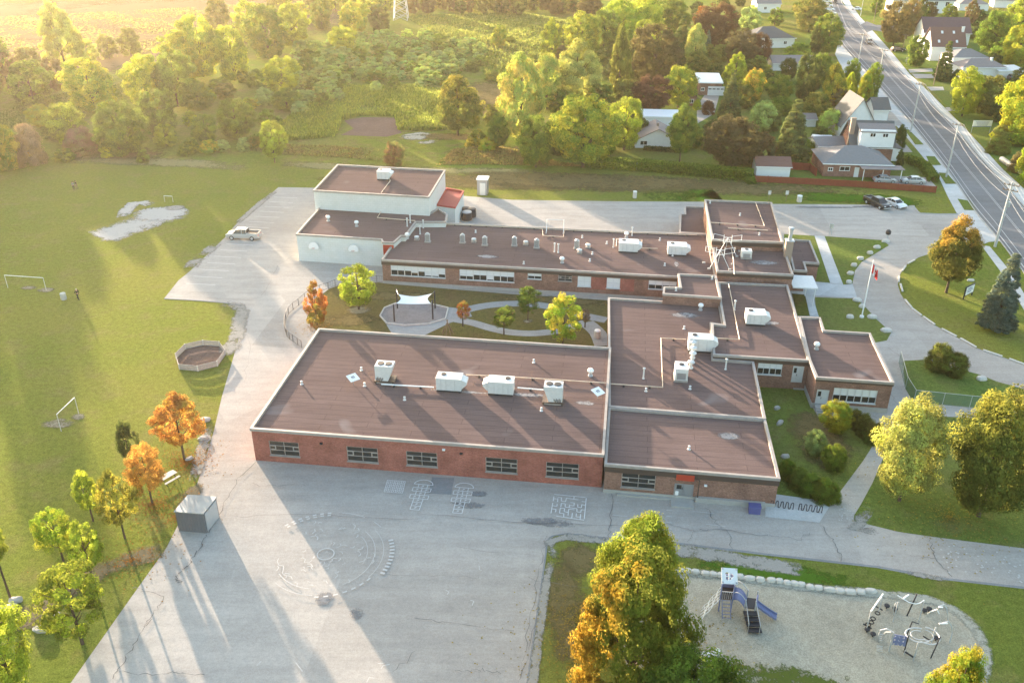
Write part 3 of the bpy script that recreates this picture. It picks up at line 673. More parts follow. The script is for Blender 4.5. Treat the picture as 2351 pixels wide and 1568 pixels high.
# ---------------------------------------------------------------- the school
def offset(poly, d):                       # ccw outline, d>0 outward
    n = len(poly); out = []
    for i in range(n):
        a = Vector(poly[i - 1]); b = Vector(poly[i]); c = Vector(poly[(i + 1) % n])
        e1 = (b - a).normalized(); e2 = (c - b).normalized()
        n1 = Vector((e1.y, -e1.x)); n2 = Vector((e2.y, -e2.x))
        k = n1 + n2; k = k / max(k.length_squared / 2, .35) if k.length > 1e-6 else n1
        out.append(tuple(b + k * d))
    return out
def wallgrid(mb, uvs, p0, p1, z0, z1, holes, off=0., reveal=.14, s_off=0.):
    p0 = Vector(p0[:2]); p1 = Vector(p1[:2]); L = (p1 - p0).length; d = (p1 - p0) / L; nrm = Vector((d.y, -d.x))
    ss = sorted({0., L, *[h[0] for h in holes], *[h[1] for h in holes]}); zs = sorted({z0, z1, *[h[2] for h in holes], *[h[3] for h in holes]})
    pt = lambda s, z, o=0.: (p0.x + d.x * s - nrm.x * o, p0.y + d.y * s - nrm.y * o, z)
    def q(a, b, c, e, ua):
        mb.quad(a, b, c, e); uvs.extend(ua)
    for i in range(len(ss) - 1):
        for j in range(len(zs) - 1):
            cs = (ss[i] + ss[i + 1]) / 2; cz = (zs[j] + zs[j + 1]) / 2
            if any(h[0] < cs < h[1] and h[2] < cz < h[3] for h in holes): continue
            a, b, z_, y_ = ss[i], ss[i + 1], zs[j], zs[j + 1]
            q(pt(a, z_), pt(b, z_), pt(b, y_), pt(a, y_), [(a + s_off, z_), (b + s_off, z_), (b + s_off, y_), (a + s_off, y_)])
    for a, b, z_, y_ in holes:
        r = reveal
        for A, B, C_, D_ in ((pt(a, z_, 0), pt(b, z_, 0), pt(b, z_, r), pt(a, z_, r)), (pt(a, y_, r), pt(b, y_, r), pt(b, y_, 0), pt(a, y_, 0)),
                             (pt(a, z_, r), pt(a, y_, r), pt(a, y_, 0), pt(a, z_, 0)), (pt(b, z_, 0), pt(b, y_, 0), pt(b, y_, r), pt(b, z_, r))):
            q(A, D_, C_, B, [(0, 0), (.1, 0), (.1, .1), (0, .1)])
def wall_hit(u, v, p0, p1):                # survey point on a vertical wall plane
    a = Vector(P(u, v, 0)); c = Vector((0, 0, H)); d = a - c
    p0 = Vector((p0[0], p0[1], 0)); p1 = Vector((p1[0], p1[1], 0)); e = (p1 - p0).normalized(); n = Vector((e.y, -e.x, 0))
    t = (p0 - c).dot(n) / d.dot(n); h = c + d * t
    return (h - p0).dot(e), h.z
def ring(mb, outer, inner, z0, z1, uv=None):
    n = len(outer)
    for i in range(n):
        j = (i + 1) % n
        o0, o1, i0, i1 = outer[i], outer[j], inner[i], inner[j]
        mb.add([(*o0, z0), (*o1, z0), (*o1, z1), (*o0, z1), (*i0, z0), (*i1, z0), (*i1, z1), (*i0, z1)],
               [(0, 1, 2, 3), (3, 2, 6, 7), (5, 4, 7, 6), (1, 0, 4, 5)])
SCH = thing('school_building', 'sprawling single-storey brick school with flat maroon felt roofs and white gym walls', 'school', (-28, 79.7, 0))
SO = SCH.location.copy()
WALLS = {}
def blockpart(nm, polyV, h, wmat, fas=0., rmat='roof', holes=None, z0=0., cop=.24, foot=0., copm='coping'):
    poly = [P(u, v, h)[:2] for u, v in polyV]
    a = sum(poly[i][0] * poly[(i + 1) % len(poly)][1] - poly[(i + 1) % len(poly)][0] * poly[i][1] for i in range(len(poly)))
    assert a > 0, nm
    wp = offset(poly, -.06); WALLS[nm] = (wp, h)
    w = MB(SO); uv = []; so = 0
    hh = {}
    for k, (tl, br) in (holes or []):
        s0, za = wall_hit(*tl, wp[k], wp[(k + 1) % len(wp)]); s1, zb = wall_hit(*br, wp[k], wp[(k + 1) % len(wp)])
        hh.setdefault(k, []).append((s0, s1, max(zb, .05), min(za, h - .3)))
    for i in range(len(wp)):
        wallgrid(w, uv, wp[i], wp[(i + 1) % len(wp)], z0, h - .12, hh.get(i, []), s_off=so); so += 7.3
    w.uv = uv; w.build('wall', M[wmat], SCH)
    ip = offset(poly, -cop)
    rm = MB(SO); n = len(ip)
    rm.add([(*p, h - .3) for p in ip], [tuple(range(n))])
    rm.build('roof', M[rmat], SCH)
    c = MB(SO); ring(c, offset(poly, .05), ip, h - .32, h); c.build('coping', M[copm], SCH)
    if fas:
        f = MB(SO); ring(f, offset(poly, .03), offset(poly, -.05), h - fas, h - .325); f.build('fascia', M['fascia'], SCH)
    if foot:
        f = MB(SO); ring(f, offset(poly, .0), offset(poly, -.1), 0.0, foot); f.build('foundation', M['conc'], SCH)
    return wp, hh
def window(p0, p1, hole, style, base=0):
    s0, s1, z0, z1 = hole; p0 = Vector(p0[:2]); p1 = Vector(p1[:2]); d = (p1 - p0).normalized(); nrm = Vector((d.y, -d.x)); rz = math.atan2(d.y, d.x)
    pt = lambda s, z, o: (p0.x + d.x * s - nrm.x * o, p0.y + d.y * s - nrm.y * o, z)
    fr = MB(SO); w = s1 - s0; hgt_ = z1 - z0; t = .06
    def hb(z, a=s0, b=s1, tt=t): fr.box(pt((a + b) / 2, z, .07), (b - a, .07, tt), rz)
    def vb(s, a=z0, b=z1, tt=t): fr.box(pt(s, (a + b) / 2, .068), (tt, .075, b - a), rz)
    hb(z0 + t / 2); hb(z1 - t / 2); vb(s0 + t / 2); vb(s1 - t / 2)
    fr.box(pt((s0 + s1) / 2, z0 - .03, -.04), (w + .12, .2, .07), rz)
    bl = MB(SO); mid = (s0 + s1) / 2
    if style == 'A':
        za = z0 + hgt_ * .36; zb = z0 + hgt_ * .68
        hb(za); hb(zb); vb(mid)
        for s in (s0 + w * .2, s1 - w * .2): vb(s, za, zb, .11)
        for a, b in ((s0, s0 + w * .2), (s1 - w * .2, s1)): hb(za + .07, a, b, .08); hb(zb - .07, a, b, .08)
    else:
        k = max(2, int(round(w / 1.9)) * 2)
        if style == 'strip':
            k = 8
        for i in range(1, k): vb(s0 + w * i / k, tt=.06 if i % 2 else .12)
        zm = z0 + hgt_ * .48; hb(zm, tt=.07)
        cut = {'strip': .46, 'half': .45, 'full': 0., 'strip2': .46}[style]
        rnd = random.Random(int(s0 * 10) + int(z0 * 7))
        for i in range(k):
            a = s0 + w * i / k; b = s0 + w * (i + 1) / k
            c = cut if style != 'strip' else rnd.choice([.46, .46, .5, .12, .3])
            zl = z0 + hgt_ * c
            if z1 - zl > .05: bl.box(pt((a + b) / 2, (zl + z1) / 2, .112), (b - a - .05, .01, z1 - zl), rz)
    o = fr.build('window', M['panel'] if style != 'A' else M['coping'], SCH)
    g = MB(SO); g.quad(pt(s0, z0, .13), pt(s1, z0, .13), pt(s1, z1, .13), pt(s0, z1, .13)); g.build('pane', M['glass'], o)
    if bl.v: bl.build('blind', M['vinyl'], o)
def windows(nm, hh, k, style, only=None):
    wp, h = WALLS[nm]
    for i, ho in enumerate(hh.get(k, [])):
        if only is None or i in only: window(wp[k], wp[(k + 1) % len(wp)], ho, style if isinstance(style, str) else style[i])
def door(nm, k, ho, mat='panel', canopy=False):
    wp, h = WALLS[nm]; p0 = Vector(wp[k][:2]); p1 = Vector(wp[(k + 1) % len(wp)][:2]); d = (p1 - p0).normalized(); nrm = Vector((d.y, -d.x)); rz = math.atan2(d.y, d.x)
    s0, s1, z0, z1 = ho; pt = lambda s, z, o: (p0.x + d.x * s - nrm.x * o, p0.y + d.y * s - nrm.y * o, z)
    m = MB(SO); m.box(pt((s0 + s1) / 2, (z0 + z1) / 2, .1), (s1 - s0, .06, z1 - z0), rz)
    if s1 - s0 > 1.5: m.box(pt((s0 + s1) / 2, (z0 + z1) / 2, .06), (.06, .04, z1 - z0), rz)
    o = m.build('door', M[mat], SCH)
    q = MB(SO); q.box(pt(s0 + (s1 - s0) * .42, z0 + 1.05, .04), (.05, .07, .25), rz); q.build('handle', M['dark'], o)
    q = MB(SO); q.box(pt(s0 + (s1 - s0) * .25, z0 + (z1 - z0) * .72, .065), ((s1 - s0) * .25, .01, (z1 - z0) * .3), rz); q.build('pane', M['glass'], o)

# A: red brick classroom block nearest the yard
AV = [(574, 983), (1386.7, 1043.7), (1402.5, 797.5), (731.5, 753.5)]
_, hh = blockpart('A', AV, 4.2, 'brick_red', holes=[(0, ((616.5, 1011.5), (689, 1049))), (0, ((795, 1024), (869, 1063))), (0, ((932, 1035), (1004.7, 1072.5))), (0, ((1114.7, 1049), (1187.5, 1087.5))), (0, ((1254, 1060), (1328, 1099)))])
windows('A', hh, 0, 'A')
# B: brown brick block with the yard door
_, hh = blockpart('B', [(1388.5, 1064.5), (1791, 1098), (1757.5, 961.5), (1397.5, 933.7)], 3.65, 'brick_brown', fas=.95, foot=.45, holes=[(0, ((1428, 1085), (1503, 1123.7))), (0, ((1549, 1109), (1590, 1143)))])
windows('B', hh, 0, 'A', [0]); door('B', 0, hh[0][1], 'grey')
# C: middle block
blockpart('C', [(1397.5, 932.5), (1758, 960.5), (1730.5, 830), (1638, 822.5), (1634, 741.8), (1661.7, 745.6), (1653, 697), (1518, 690.6), (1396.7, 683)], 3.72, 'brick_brown')
# K: office block
_, hh = blockpart('K', [(1638, 813.5), (1859.5, 827), (1808.5, 654), (1650, 646.8), (1654, 697), (1662.7, 745), (1634, 741.8)], 4.25, 'brick_brown', fas=.8, holes=[(0, ((1742, 829), (1793, 862))), (0, ((1821.7, 840), (1840.5, 879)))])
windows('K', hh, 0, 'half', [0]); door('K', 0, hh[0][1])
# L: east classroom
_, hh = blockpart('L', [(1874.5, 865.5), (2053, 878), (1998, 764), (1893, 757.5), (1883.5, 728.5), (1834, 726.5), (1858, 826)], 4.3, 'brick_brown', fas=.55, foot=.7, holes=[(0, ((1876.5, 893.7), (1898, 932.5))), (0, ((1915.7, 890), (2009, 927.5)))])
windows('L', hh, 0, 'half', [1]); door('L', 0, hh[0][0])
# E: long classroom wing
_, hh = blockpart('E', [(875.5, 596), (1645.5, 640), (1624, 537), (1424, 530), (954, 508), (930, 539), (920, 539.5), (904, 555.5)], 4.0, 'brick_brown', fas=.85, foot=.45,
    holes=[(0, q) for q in (((896.5, 606.5), (1022.7, 639)), ((1054.7, 615.5), (1180.5, 649)), ((1211.7, 625.5), (1243, 642)), ((1281.7, 629.5), (1313, 646.8)), ((1326.7, 633), (1356.7, 659)), ((1393, 636.5), (1423.5, 663)), ((1490, 642), (1552, 667)))])
windows('E', hh, 0, ['strip', 'strip', 'half', 'A', 'full', 'full', 'half'])
wp, _h = WALLS['E']
for a, b in (((1357.5, 634), (1392, 666)), ((1424.5, 638), (1455, 670))):      # newer red brick infill between the white windows
    s0, z1_ = wall_hit(*a, wp[0], wp[1]); s1, z0_ = wall_hit(*b, wp[0], wp[1])
    m = MB(SO); uv = []; e = (Vector(wp[1]) - Vector(wp[0])).normalized(); n_ = Vector((e.y, -e.x)) * .012
    pa = Vector(wp[0]) + e * s0 + n_; pb = Vector(wp[0]) + e * s1 + n_
    wallgrid(m, uv, pa, pb, max(z0_, .5), 3.1, []); m.uv = uv; m.build('brick_infill', M['brick_red'], SCH)
# D: raised block on the wing's corner
blockpart('D', [(1521.7, 674), (1656.7, 683), (1644, 632), (1556.7, 628), (1562, 659), (1524, 658)], 5.05, 'brick_brown')
# F: painted block annex with hoops; G: gym; H: red-roofed store
blockpart('F', [(679, 537), (875, 549), (878, 555.5), (904, 556.5), (921, 541), (931, 541), (955, 509), (1024, 509), (1027, 491), (1005, 478), (985, 489), (733, 476)], 4.75, 'blockw', foot=.0)
blockpart('G', [(719, 436.8), (985, 452), (1022.5, 390.5), (774.5, 377.5)], 7.9, 'blockw')
blockpart('Hh', [(1000, 469), (1045, 475.5), (1065, 438), (1024, 430.5)], 4.3, 'blockw', rmat='roof_red', copm='roof_red')
# I, J, M, N
blockpart('I', [(1635.5, 549.5), (1798.5, 556), (1772, 464.5), (1618, 458)], 6.7, 'brick_brown', fas=.95)
blockpart('J', [(1646.7, 621.8), (1822, 630.5), (1800.5, 569), (1635.5, 562)], 5.4, 'brick_brown', fas=.8)
blockpart('Mm', [(1822, 620), (1853, 621.5), (1847, 601.5), (1881, 604), (1859.5, 552), (1806, 548)], 3.5, 'brick_brown', fas=.7)
blockpart('N', [(1560, 533), (1640, 537), (1618, 474.5), (1572, 473), (1572.5, 491), (1561.8, 491)], 3.4, 'brick_brown', fas=.4)
# yard door surround, canopy panel and ramp on block B
wp, _h = WALLS['B']; e = (Vector(wp[1]) - Vector(wp[0])).normalized(); n_ = Vector((e.y, -e.x)); rz = math.atan2(e.y, e.x)
def onwall(s, z, o): q = Vector(wp[0]) + e * s + n_ * o; return (q.x, q.y, z)
s0 = wall_hit(1552, 1100, wp[0], wp[1])[0]; s1 = wall_hit(1594, 1100, wp[0], wp[1])[0]
m = MB(SO); m.box(onwall((s0 + s1) / 2, 2.75, .05), (s1 - s0, .1, .72), rz); m.build('canopy_panel', M['redpanel'], SCH)
m = MB(SO); m.box(onwall((s0 + s1) / 2 - .1, .09, .75), (s1 - s0 + .5, 1.5, .18), rz); m.box(onwall(s0 - 3., .1, .22), (5.6, .4, .2), rz); m.box(onwall(s1 + 3.8, .3, .2), (6.9, .35, .6), rz); m.build('step', M['conc'], SCH)
m = MB(SO); m.tube([onwall(s1 + .5, 0, .25), onwall(s1 + .5, 2.7, .25), onwall(s1 + .1, 2.75, .12)], .06, 6); m.build('downpipe', M['fascia'], SCH)
# red panel beside gym annex, porch roof at main entrance
wp, _h = WALLS['F']; e = (Vector(wp[3]) - Vector(wp[2])).normalized(); n_ = Vector((e.y, -e.x)); q = (Vector(wp[2]) + Vector(wp[3])) / 2 + n_ * .06
m = MB(SO); m.box((q.x, q.y, 3.3), ((Vector(wp[3]) - Vector(wp[2])).length, .06, 1.9), math.atan2(e.y, e.x)); m.build('wall_panel', M['redpanel'], SCH)
pc = P(1835, 640, 3.1)
m = MB(SO); m.box((pc[0] + .2, pc[1] - 1.2, 3.1), (3.6, 4.6, .18), BA); m.build('porch_roof', M['panel'], SCH)
for dx, dy in ((1.5, -3.2), (1.5, .6)):
    m = MB(SO); m.lathe((pc[0] + dx, pc[1] + dy, 0), [(.07, 0), (.07, 3.)], 8); m.build('porch_post', M['white'], SCH)
for nm, k, (u, v), c in (('A', 0, (1270 - 0, 0), 0),): pass
# steps at the two courtyard doors
for u, v, w_ in ((1831, 884, 1.6), (1886, 940, 1.8)):
    p = P(u, v); m = MB(SO)
    for k in range(3): m.box((p[0], p[1] - .25 + k * .3 * -1 + .0, .11 + .0 + .18 * (2 - k)), (w_, .5 + .3, .2 + .0), BA)
    m.build('step', M['conc'], SCH)
# chimney
p = Vector(P(1808, 585, 5.4)); m = MB(SO); m.box((p.x, p.y, 4.6), (1.1, 1.1, 6.2), BA); o = m.build('chimney', M['brick_brown'], SCH)
m = MB(SO); m.box((p.x, p.y, 7.75), (1.3, 1.3, .12), BA); m.lathe((p.x, p.y, 7.8), [(.28, 0), (.28, 1.6), (.42, 1.62), (.42, 1.9), (.3, 2.)], 10); m.build('flue', M['galv'], o)
# wall lamps
for nm, u, v in (('A', 1019, 1031), ('A', 738, 1017), ('A', 1059, 1040), ('B', 1620, 1113)):
    wp, _h = WALLS[nm]; s, z = wall_hit(u, v, wp[0], wp[1]); e = (Vector(wp[1]) - Vector(wp[0])).normalized(); n_ = Vector((e.y, -e.x)); q = Vector(wp[0]) + e * s + n_ * .1
    m = MB(SO); m.box((q.x, q.y, z), (.3, .22, .16), math.atan2(e.y, e.x)); m.build('wall_lamp', M['white' if u in (1019, 1620) else 'dark'], SCH)

# ---------------------------------------------------------------- roof-top equipment: every unit is its own thing
def dome_grille(mb, c, r):
    mb.lathe(c, [(r, 0), (r, .05), (r * .9, .07)], 16)
def cond_unit(name, label, u, v, z, w, d, h, vee=False, rz=BA, vdir=1):
    p = P(u, v, z); t = thing(name, label, 'air conditioner', p, rz, 'air conditioning units on the school roofs')
    m = MB(); m.box((0, -d * .44, .13), (w * 1.08, .14, .26)); m.box((0, d * .44, .13), (w * 1.08, .14, .26)); m.box((-w * .5, 0, .2), (.14, d, .18)); m.box((w * .5, 0, .2), (.14, d, .18)); m.build('curb', M['coping'], t)
    m = MB()
    if vee:
        prof = [(-w * .5, h), (-w * .5, .45), (-w * .1, .38), (w * .22, .4), (w * .5, h * .88), (w * .5, h)]
        if vdir < 0: prof = [(-x, z_) for x, z_ in prof][::-1]
        m.extrude(prof[::-1], -d / 2, d / 2)
        m.build('casing', M['panel'], t)
        m = MB()
        for k in range(9): m.box((-vdir * w * .42 + vdir * k * w * .045, -d / 2 - .02, .5 + .1 * (k % 3)), (.05, .03, .5 - k * .03))
        m.build('grille', M['dark'], t)
        m = MB(); m.box((0, 0, .3), (w * 1.15, d * 1.1, .12)); m.box((-w * .5, 0, .12), (.16, d * 1.1, .22)); m.box((w * .5, 0, .12), (.16, d * 1.1, .22)); m.build('support_frame', M['fascia'], t)
    else:
        m.box((0, 0, h / 2 + .2), (w, d, h - .2)); m.build('casing', M['panel'], t)
        m = MB(); m.box((0, -d / 2 - .006, h * .5), (w * .7, .02, h * .5)); m.build('grille', M['grey'], t)
    m = MB()
    for x in ((-w * .22, w * .22) if w > 1.7 else (0,)): dome_grille(m, (x, d * .12 if not vee else 0, h + (.1 if not vee else 0)), min(w * .2, d * .34))
    m.build('fan_guard', M['dark'], t)
    return t
def rtu(name, label, u, v, z, w, d, h, hood=1, rz=BA):
    p = P(u, v, z); t = thing(name, label, 'air conditioner', p, rz, 'air conditioning units on the school roofs')
    m = MB(); m.box((0, 0, .12), (w * .98, d * .96, .24)); m.build('curb', M['dark'], t)
    m = MB(); m.box((0, 0, .24 + (h - .24) / 2), (w, d, h - .24)); m.box((0, 0, h + .02), (w * 1.02, d * 1.03, .05)); m.build('casing', M['panel'], t, bevel=.02)
    m = MB(); x = hood * w / 2
    prof = [(x, h * .95), (x, h * .3), (x + hood * .12, h * .3), (x + hood * .62, h * .62), (x + hood * .62, h * .78)]
    if hood > 0: prof = prof[::-1]
    m.extrude(prof, -d * .42, d * .42); m.build('intake_hood', M['panel'], t)
    m = MB(); m.box((-hood * w * .1, -d / 2 - .006, h * .55), (.02, .02, h * .7)); m.box((-hood * w * .3, -d / 2 - .006, h * .55), (.02, .02, h * .7)); m.box((hood * w * .25, -d / 2 - .006, h * .55), (.02, .02, h * .7)); m.build('panel_seam', M['grey'], t)
    m = MB(); dome_grille(m, (-hood * w * .25, d * .15, h + .05), .32); m.build('fan_guard', M['dark'], t)
    return t
zA, zB, zC, zE, zK, zJ, zG = 3.9, 3.35, 3.42, 3.7, 3.95, 5.1, 7.6
cond_unit('condenser_unit', 'white V-sided condenser with two fans nearest the left end of the front roof', 886, 874, zA, 2.1, 1.5, 2.3, True)
cond_unit('condenser_unit', 'white V-sided condenser with two fans beside the white roof panel near the right parapet', 1270, 922, zA, 2.1, 1.5, 2.3, True, vdir=-1)
rtu('rooftop_unit', 'long white rooftop unit, left one of the two in the middle of the front roof', 1033, 893, zA, 2.9, 1.6, 1.75, 1)
rtu('rooftop_unit', 'long white rooftop unit, right one of the two in the middle of the front roof', 1151, 901, zA, 2.9, 1.6, 1.75, -1)
cond_unit('rooftop_unit', 'white upright unit with one fan beside the pale flues on the middle roof', 1562, 869, zC, 1.5, 2., 1.7)
rtu('rooftop_unit', 'big bright white boxy unit against the parapet of the middle roof', 1606, 803, zC, 3., 1.7, 1.9, 1)
rtu('rooftop_unit', 'white rooftop unit beside a pipe frame at the back of the long wing', 1442, 576, zE, 3., 2., 1.6, 1)
rtu('rooftop_unit', 'white rooftop unit with a pale stain before it, right end of the long wing', 1553, 583, zE, 2.9, 2., 1.6, 1)
cond_unit('condenser_unit', 'small square white condenser below the two-step parapet by the antenna rack', 1712, 592, zJ, 1.5, 1.3, 1.2)
rtu('rooftop_unit', 'square white unit alone on the office roof', 1732, 741, zK, 2.5, 2., 1.6, 1)
rtu('rooftop_unit', 'pale square unit on the gym roof', 882, 411, zG, 2.1, 2., 1.6, 1)
# tall louvred vents and low mushroom vents
def louvre(p):
    t = thing('louvred_vent', 'tall grey louvred vent box on the long wing', 'roof vent', p, BA, 'tall louvred vents along the long wing')
    m = MB(); m.box((0, 0, .08), (1.0, .8, .16)); m.build('curb', M['coping'], t)
    m = MB(); m.box((0, 0, .75), (.75, .6, 1.25)); m.build('casing', M['galv'], t)
    m = MB()
    for k in range(7): m.box((0, -.31, .3 + k * .16), (.62, .03, .05))
    m.build('louvre', M['dark'], t)
    m = MB(); m.lathe((0, 0, 1.38), [(.2, 0), (.28, .1), (.2, .22), (.05, .25)], 10); m.build('cap', M['galv'], t); return t
def mushroom(p):
    t = thing('mushroom_vent', 'low white mushroom vent', 'roof vent', p, BA)
    m = MB(); m.box((0, 0, .1), (.8, .7, .2)); m.build('curb', M['coping'], t)
    m = MB(); m.lathe((0, 0, .2), [(.2, 0), (.2, .2), (.42, .25), (.38, .42), (.1, .5)], 12); m.build('cap', M['panel'], t, True); return t
def stack(p, h=1.3):
    t = thing('vent_stack', 'slim vent stack', 'roof vent', p, 0)
    m = MB(); m.lathe((0, 0, 0), [(.16, 0), (.1, .1), (.09, h - .2), (.09, h)], 8); m.build('pipe', M['panel'], t)
    m = MB(); m.lathe((0, 0, h), [(.09, 0), (.17, .04), (.17, .14), (.05, .2)], 8); m.build('cap', M['panel'], t); return t
def turbine(p):
    t = thing('turbine_vent', 'round white turbine vent', 'roof vent', p, 0)
    m = MB(); m.lathe((0, 0, 0), [(.3, 0), (.3, .1), (.22, .12), (.22, .5)], 10); m.build('base', M['galv'], t)
    m = MB(); m.lathe((0, 0, .5), [(.2, 0), (.36, .12), (.38, .28), (.28, .45), (.05, .52)], 12); m.build('head', M['white'], t, True); return t
def bud(p):
    t = thing('plumbing_vent', 'small pale plumbing vent', 'roof vent', p, 0)
    m = MB(); m.lathe((0, 0, 0), [(.2, 0), (.12, .06), (.1, .3), (.15, .34), (.13, .42), (.03, .45)], 8); m.build('pipe', M['panel'], t); return t
def place(fn, lst):
    first = None
    for (u, v, z, lab, grp) in lst:
        p = P(u, v, z)
        if first is None: first = fn(p); o = first
        else: o = dup(first, p)
        o['label'] = lab
        if grp: o['group'] = grp
        elif 'group' in o: del o['group']
GL = 'tall louvred vents along the long wing'
place(louvre, [(982, 556, zE, 'tall grey louvred vent near the left end of the long wing', GL), (1062, 558, zE, 'tall grey louvred vent left of the pale roof stain on the long wing', GL), (1113, 563.5, zE, 'tall grey louvred vent above the pale roof stain on the long wing', GL),
               (1181, 564.5, zE, 'tall grey louvred vent left of a low vent below the roof gate frame', GL), (1232, 569.5, zE, 'tall grey louvred vent just left of the lit part of the long wing', GL), (1324, 571, zE, 'tall grey louvred vent among the small vents mid-way along the long wing', GL)])
GM = 'low mushroom vents on the long wing'
place(mushroom, [(957, 551, zE, 'low white vent at the far left end of the long wing', GM), (1088, 556, zE, 'low white vent between the second and third louvred boxes', GM), (1207, 562, zE, 'low white vent between the fourth and fifth louvred boxes', GM), (1350, 569, zE, 'low white vent right of the sixth louvred box', GM), (1330.5, 581, zE, 'low white hooded vent in front of the sixth louvred box', GM)])
GS = 'slim vent stacks on the school roofs'
place(stack, [(972, 524, zE, 'slim stack at the back left corner of the long wing', GS), (964.5, 538, zE, 'slim stack in front of the back left corner of the long wing', GS), (935, 520, 4.45, 'slim stack on the annex roof by the step in its parapet', GS), (942, 512, 4.45, 'slim stack at the rear corner of the annex roof', GS),
              (1281.5, 580, zE, 'taller pale stack standing mid-way on the long wing', GS), (1408, 568, zE, 'slim stack left of the unit with the pipe frame', GS), (1273, 578, zE, 'short stack beside the taller pale stack on the long wing', GS), (1451, 541, zE, 'slim stack behind the unit with the pipe frame', GS),
              (1665.5, 848, zC, 'slim stack at the right of the middle roof below the dark fascia', GS), (1686, 712, zK, 'slim bent stack left of the square office unit', GS), (1477, 869, zC, 'short stack by the elbow of the pale pipe on the middle roof', GS)])
GT = 'round white turbine vents on the school roofs'
place(turbine, [(1290.5, 604, zE, 'round white turbine vent near the front edge of the long wing', GT), (1438, 546, zE, 'round white turbine vent at the back of the long wing', GT), (935, 548, 4.45, 'large round turbine vent where annex meets long wing', GT), (1355.5, 863, zA, 'round white turbine vent near the right parapet of the front roof', GT),
                (1608, 712, zC, 'round white vent at the back of the middle roof', GT), (1874, 802, 4.0, 'round white vent on the east classroom roof', GT), (754, 508, 4.45, 'round grey turbine vent on the annex roof, left of a dark one', GT), (819, 520, 4.45, 'squat dark vent on the annex roof', GT)])
GB = 'small plumbing vents on the school roofs'
buds = [(693, 882, zA, 'small vent in the far left shaded strip of the front roof'), (837.5, 886, zA, 'small vent in front of the tilted white roof panel'), (929, 918, zA, 'small vent in front of the pale pipe on the front roof'), (830, 850, zA, 'small vent behind the tilted white roof panel'),
        (1225.5, 832, zA, 'small vent at the back of the front roof'), (1243, 943, zA, 'small vent in front of the right condenser'), (1483, 898, zC, 'small vent near the pale pipe elbow on the middle roof'), (1584, 893, zC, 'small vent in front of the upright unit'),
        (1581.7, 1031, zB, 'lone small vent on the lowest front right roof'), (1570.5, 755, zC, 'small vent behind the big bright unit'), (1557, 694, zC, 'small vent at the foot of the raised corner block'), (1092, 534, zE, 'small vent at the back of the long wing near its left end'),
        (1202.5, 606, zE, 'small vent at the front edge of the long wing'), (1360, 584, zE, 'small vent right of the hooded low vent'), (1354, 600, zE, 'small dome vent before the lit strip of the long wing'), (1337, 546, zE, 'small dome vent behind the sixth louvred box'), (1393, 560, zE, 'small dome left of the slim stack by the framed unit'),
        (1515, 552, zE, 'small dome between the two units of the long wing'), (1526, 610, zE, 'small dome below the stained unit of the long wing'), (1544, 588, zE, 'small vent at the foot of the stained unit'), (1743, 540, 6.4, 'small vent on the highest roof by its inner parapet'), (1699, 495, 6.4, 'small vent in the middle of the highest roof'), (1552, 667, 4.75, 'small vent in the notch of the raised corner block'), (1635, 641, 4.75, 'small vent at the back of the raised corner block'),
        (1630, 467, 6.4, 'small vent at the rear left corner of the highest roof')]
place(bud, [(u, v, z, l, GB) for u, v, z, l in buds])
# cluster of kitchen flues
for k, (u, v, h_, lab) in enumerate(((1589, 812, 1.5, 'pale kitchen flue, rearmost of the cluster beside the upright unit'), (1590, 822, 1.3, 'pale kitchen flue, second from the back in the cluster beside the upright unit'), (1589, 833, 1.2, 'pale kitchen flue, third from the back in the cluster beside the upright unit'), (1585, 845, .7, 'short kitchen flue, front of the cluster beside the upright unit'))):
    p = P(u, v, zC); t = thing('kitchen_flue', lab, 'flue', p, 0, 'kitchen flues on the middle roof')
    m = MB(); m.lathe((0, 0, 0), [(.34, 0), (.34, .12), (.2, .15), (.2, h_)], 10); m.build('pipe', M['panel'], t)
    m = MB(); m.lathe((0, 0, h_), [(.2, 0), (.42, .1), (.42, .22), (.1, .4)], 10); m.build('cap', M['panel'], t)
# white square panels on short masts
for u, v, lab in ((812, 883, 'white square panel with dark marks, on a mast left of the left condenser'), (1372, 915, 'white square panel with dark marks, on a mast by the right parapet')):
    p = P(u, v, zA); t = thing('roof_panel', lab, 'panel', p, R(38))
    m = MB(); m.lathe((0, 0, 0), [(.05, 0), (.05, .9)], 6); m.build('mast', M['grey'], t)
    m = MB(); m.box((0, 0, .95), (1.2, 1.2, .06), 0, Matrix.Rotation(R(14), 3, 'X')); o = m.build('panel', M['white'], t)
    m = MB(); 
    for x, y, a, b in ((-.16, 0, .07, .34), (0, 0, .07, .34), (.16, 0, .07, .34), (0, .14, .3, .06)): m.box((x, y, .985 + y * .25), (a, b, .012), 0, Matrix.Rotation(R(14), 3, 'X'))
    m.build('mark', M['dark'], o)
# gas pipes
def pipe(pts, r, lab, feet=True, mat='pipe'):
    pts = [Vector(p) for p in pts]; t = thing('roof_pipe', lab, 'pipe', pts[0])
    m = MB(pts[0]); m.tube(pts, r, 6); m.build('pipe', M[mat], t)
    if feet:
        m = MB(pts[0])
        for a, b in zip(pts, pts[1:]):
            if abs(a.z - b.z) > .1: continue
            n = max(1, int((b - a).length / 2.6))
            for k in range(n): q = a.lerp(b, (k + .5) / n); m.box((q.x, q.y, q.z - .14), (.22, .32, .2), BA)
        m.build('foot', M['dark'], t)
z = zA + .25
pipe([P(1070, 860, z), P(1190, 866, z), P(1391, 879, z)], .06, 'pale gas pipe behind the two long units of the front roof')
pipe([P(875, 882, z), P(996, 889, z)], .08, 'white pipe from the left condenser to the left long unit', mat='white')
pipe([P(1188, 890, z), P(1248, 895, z)], .08, 'white pipe from the right long unit to the right condenser', mat='white')
z = zC + .25
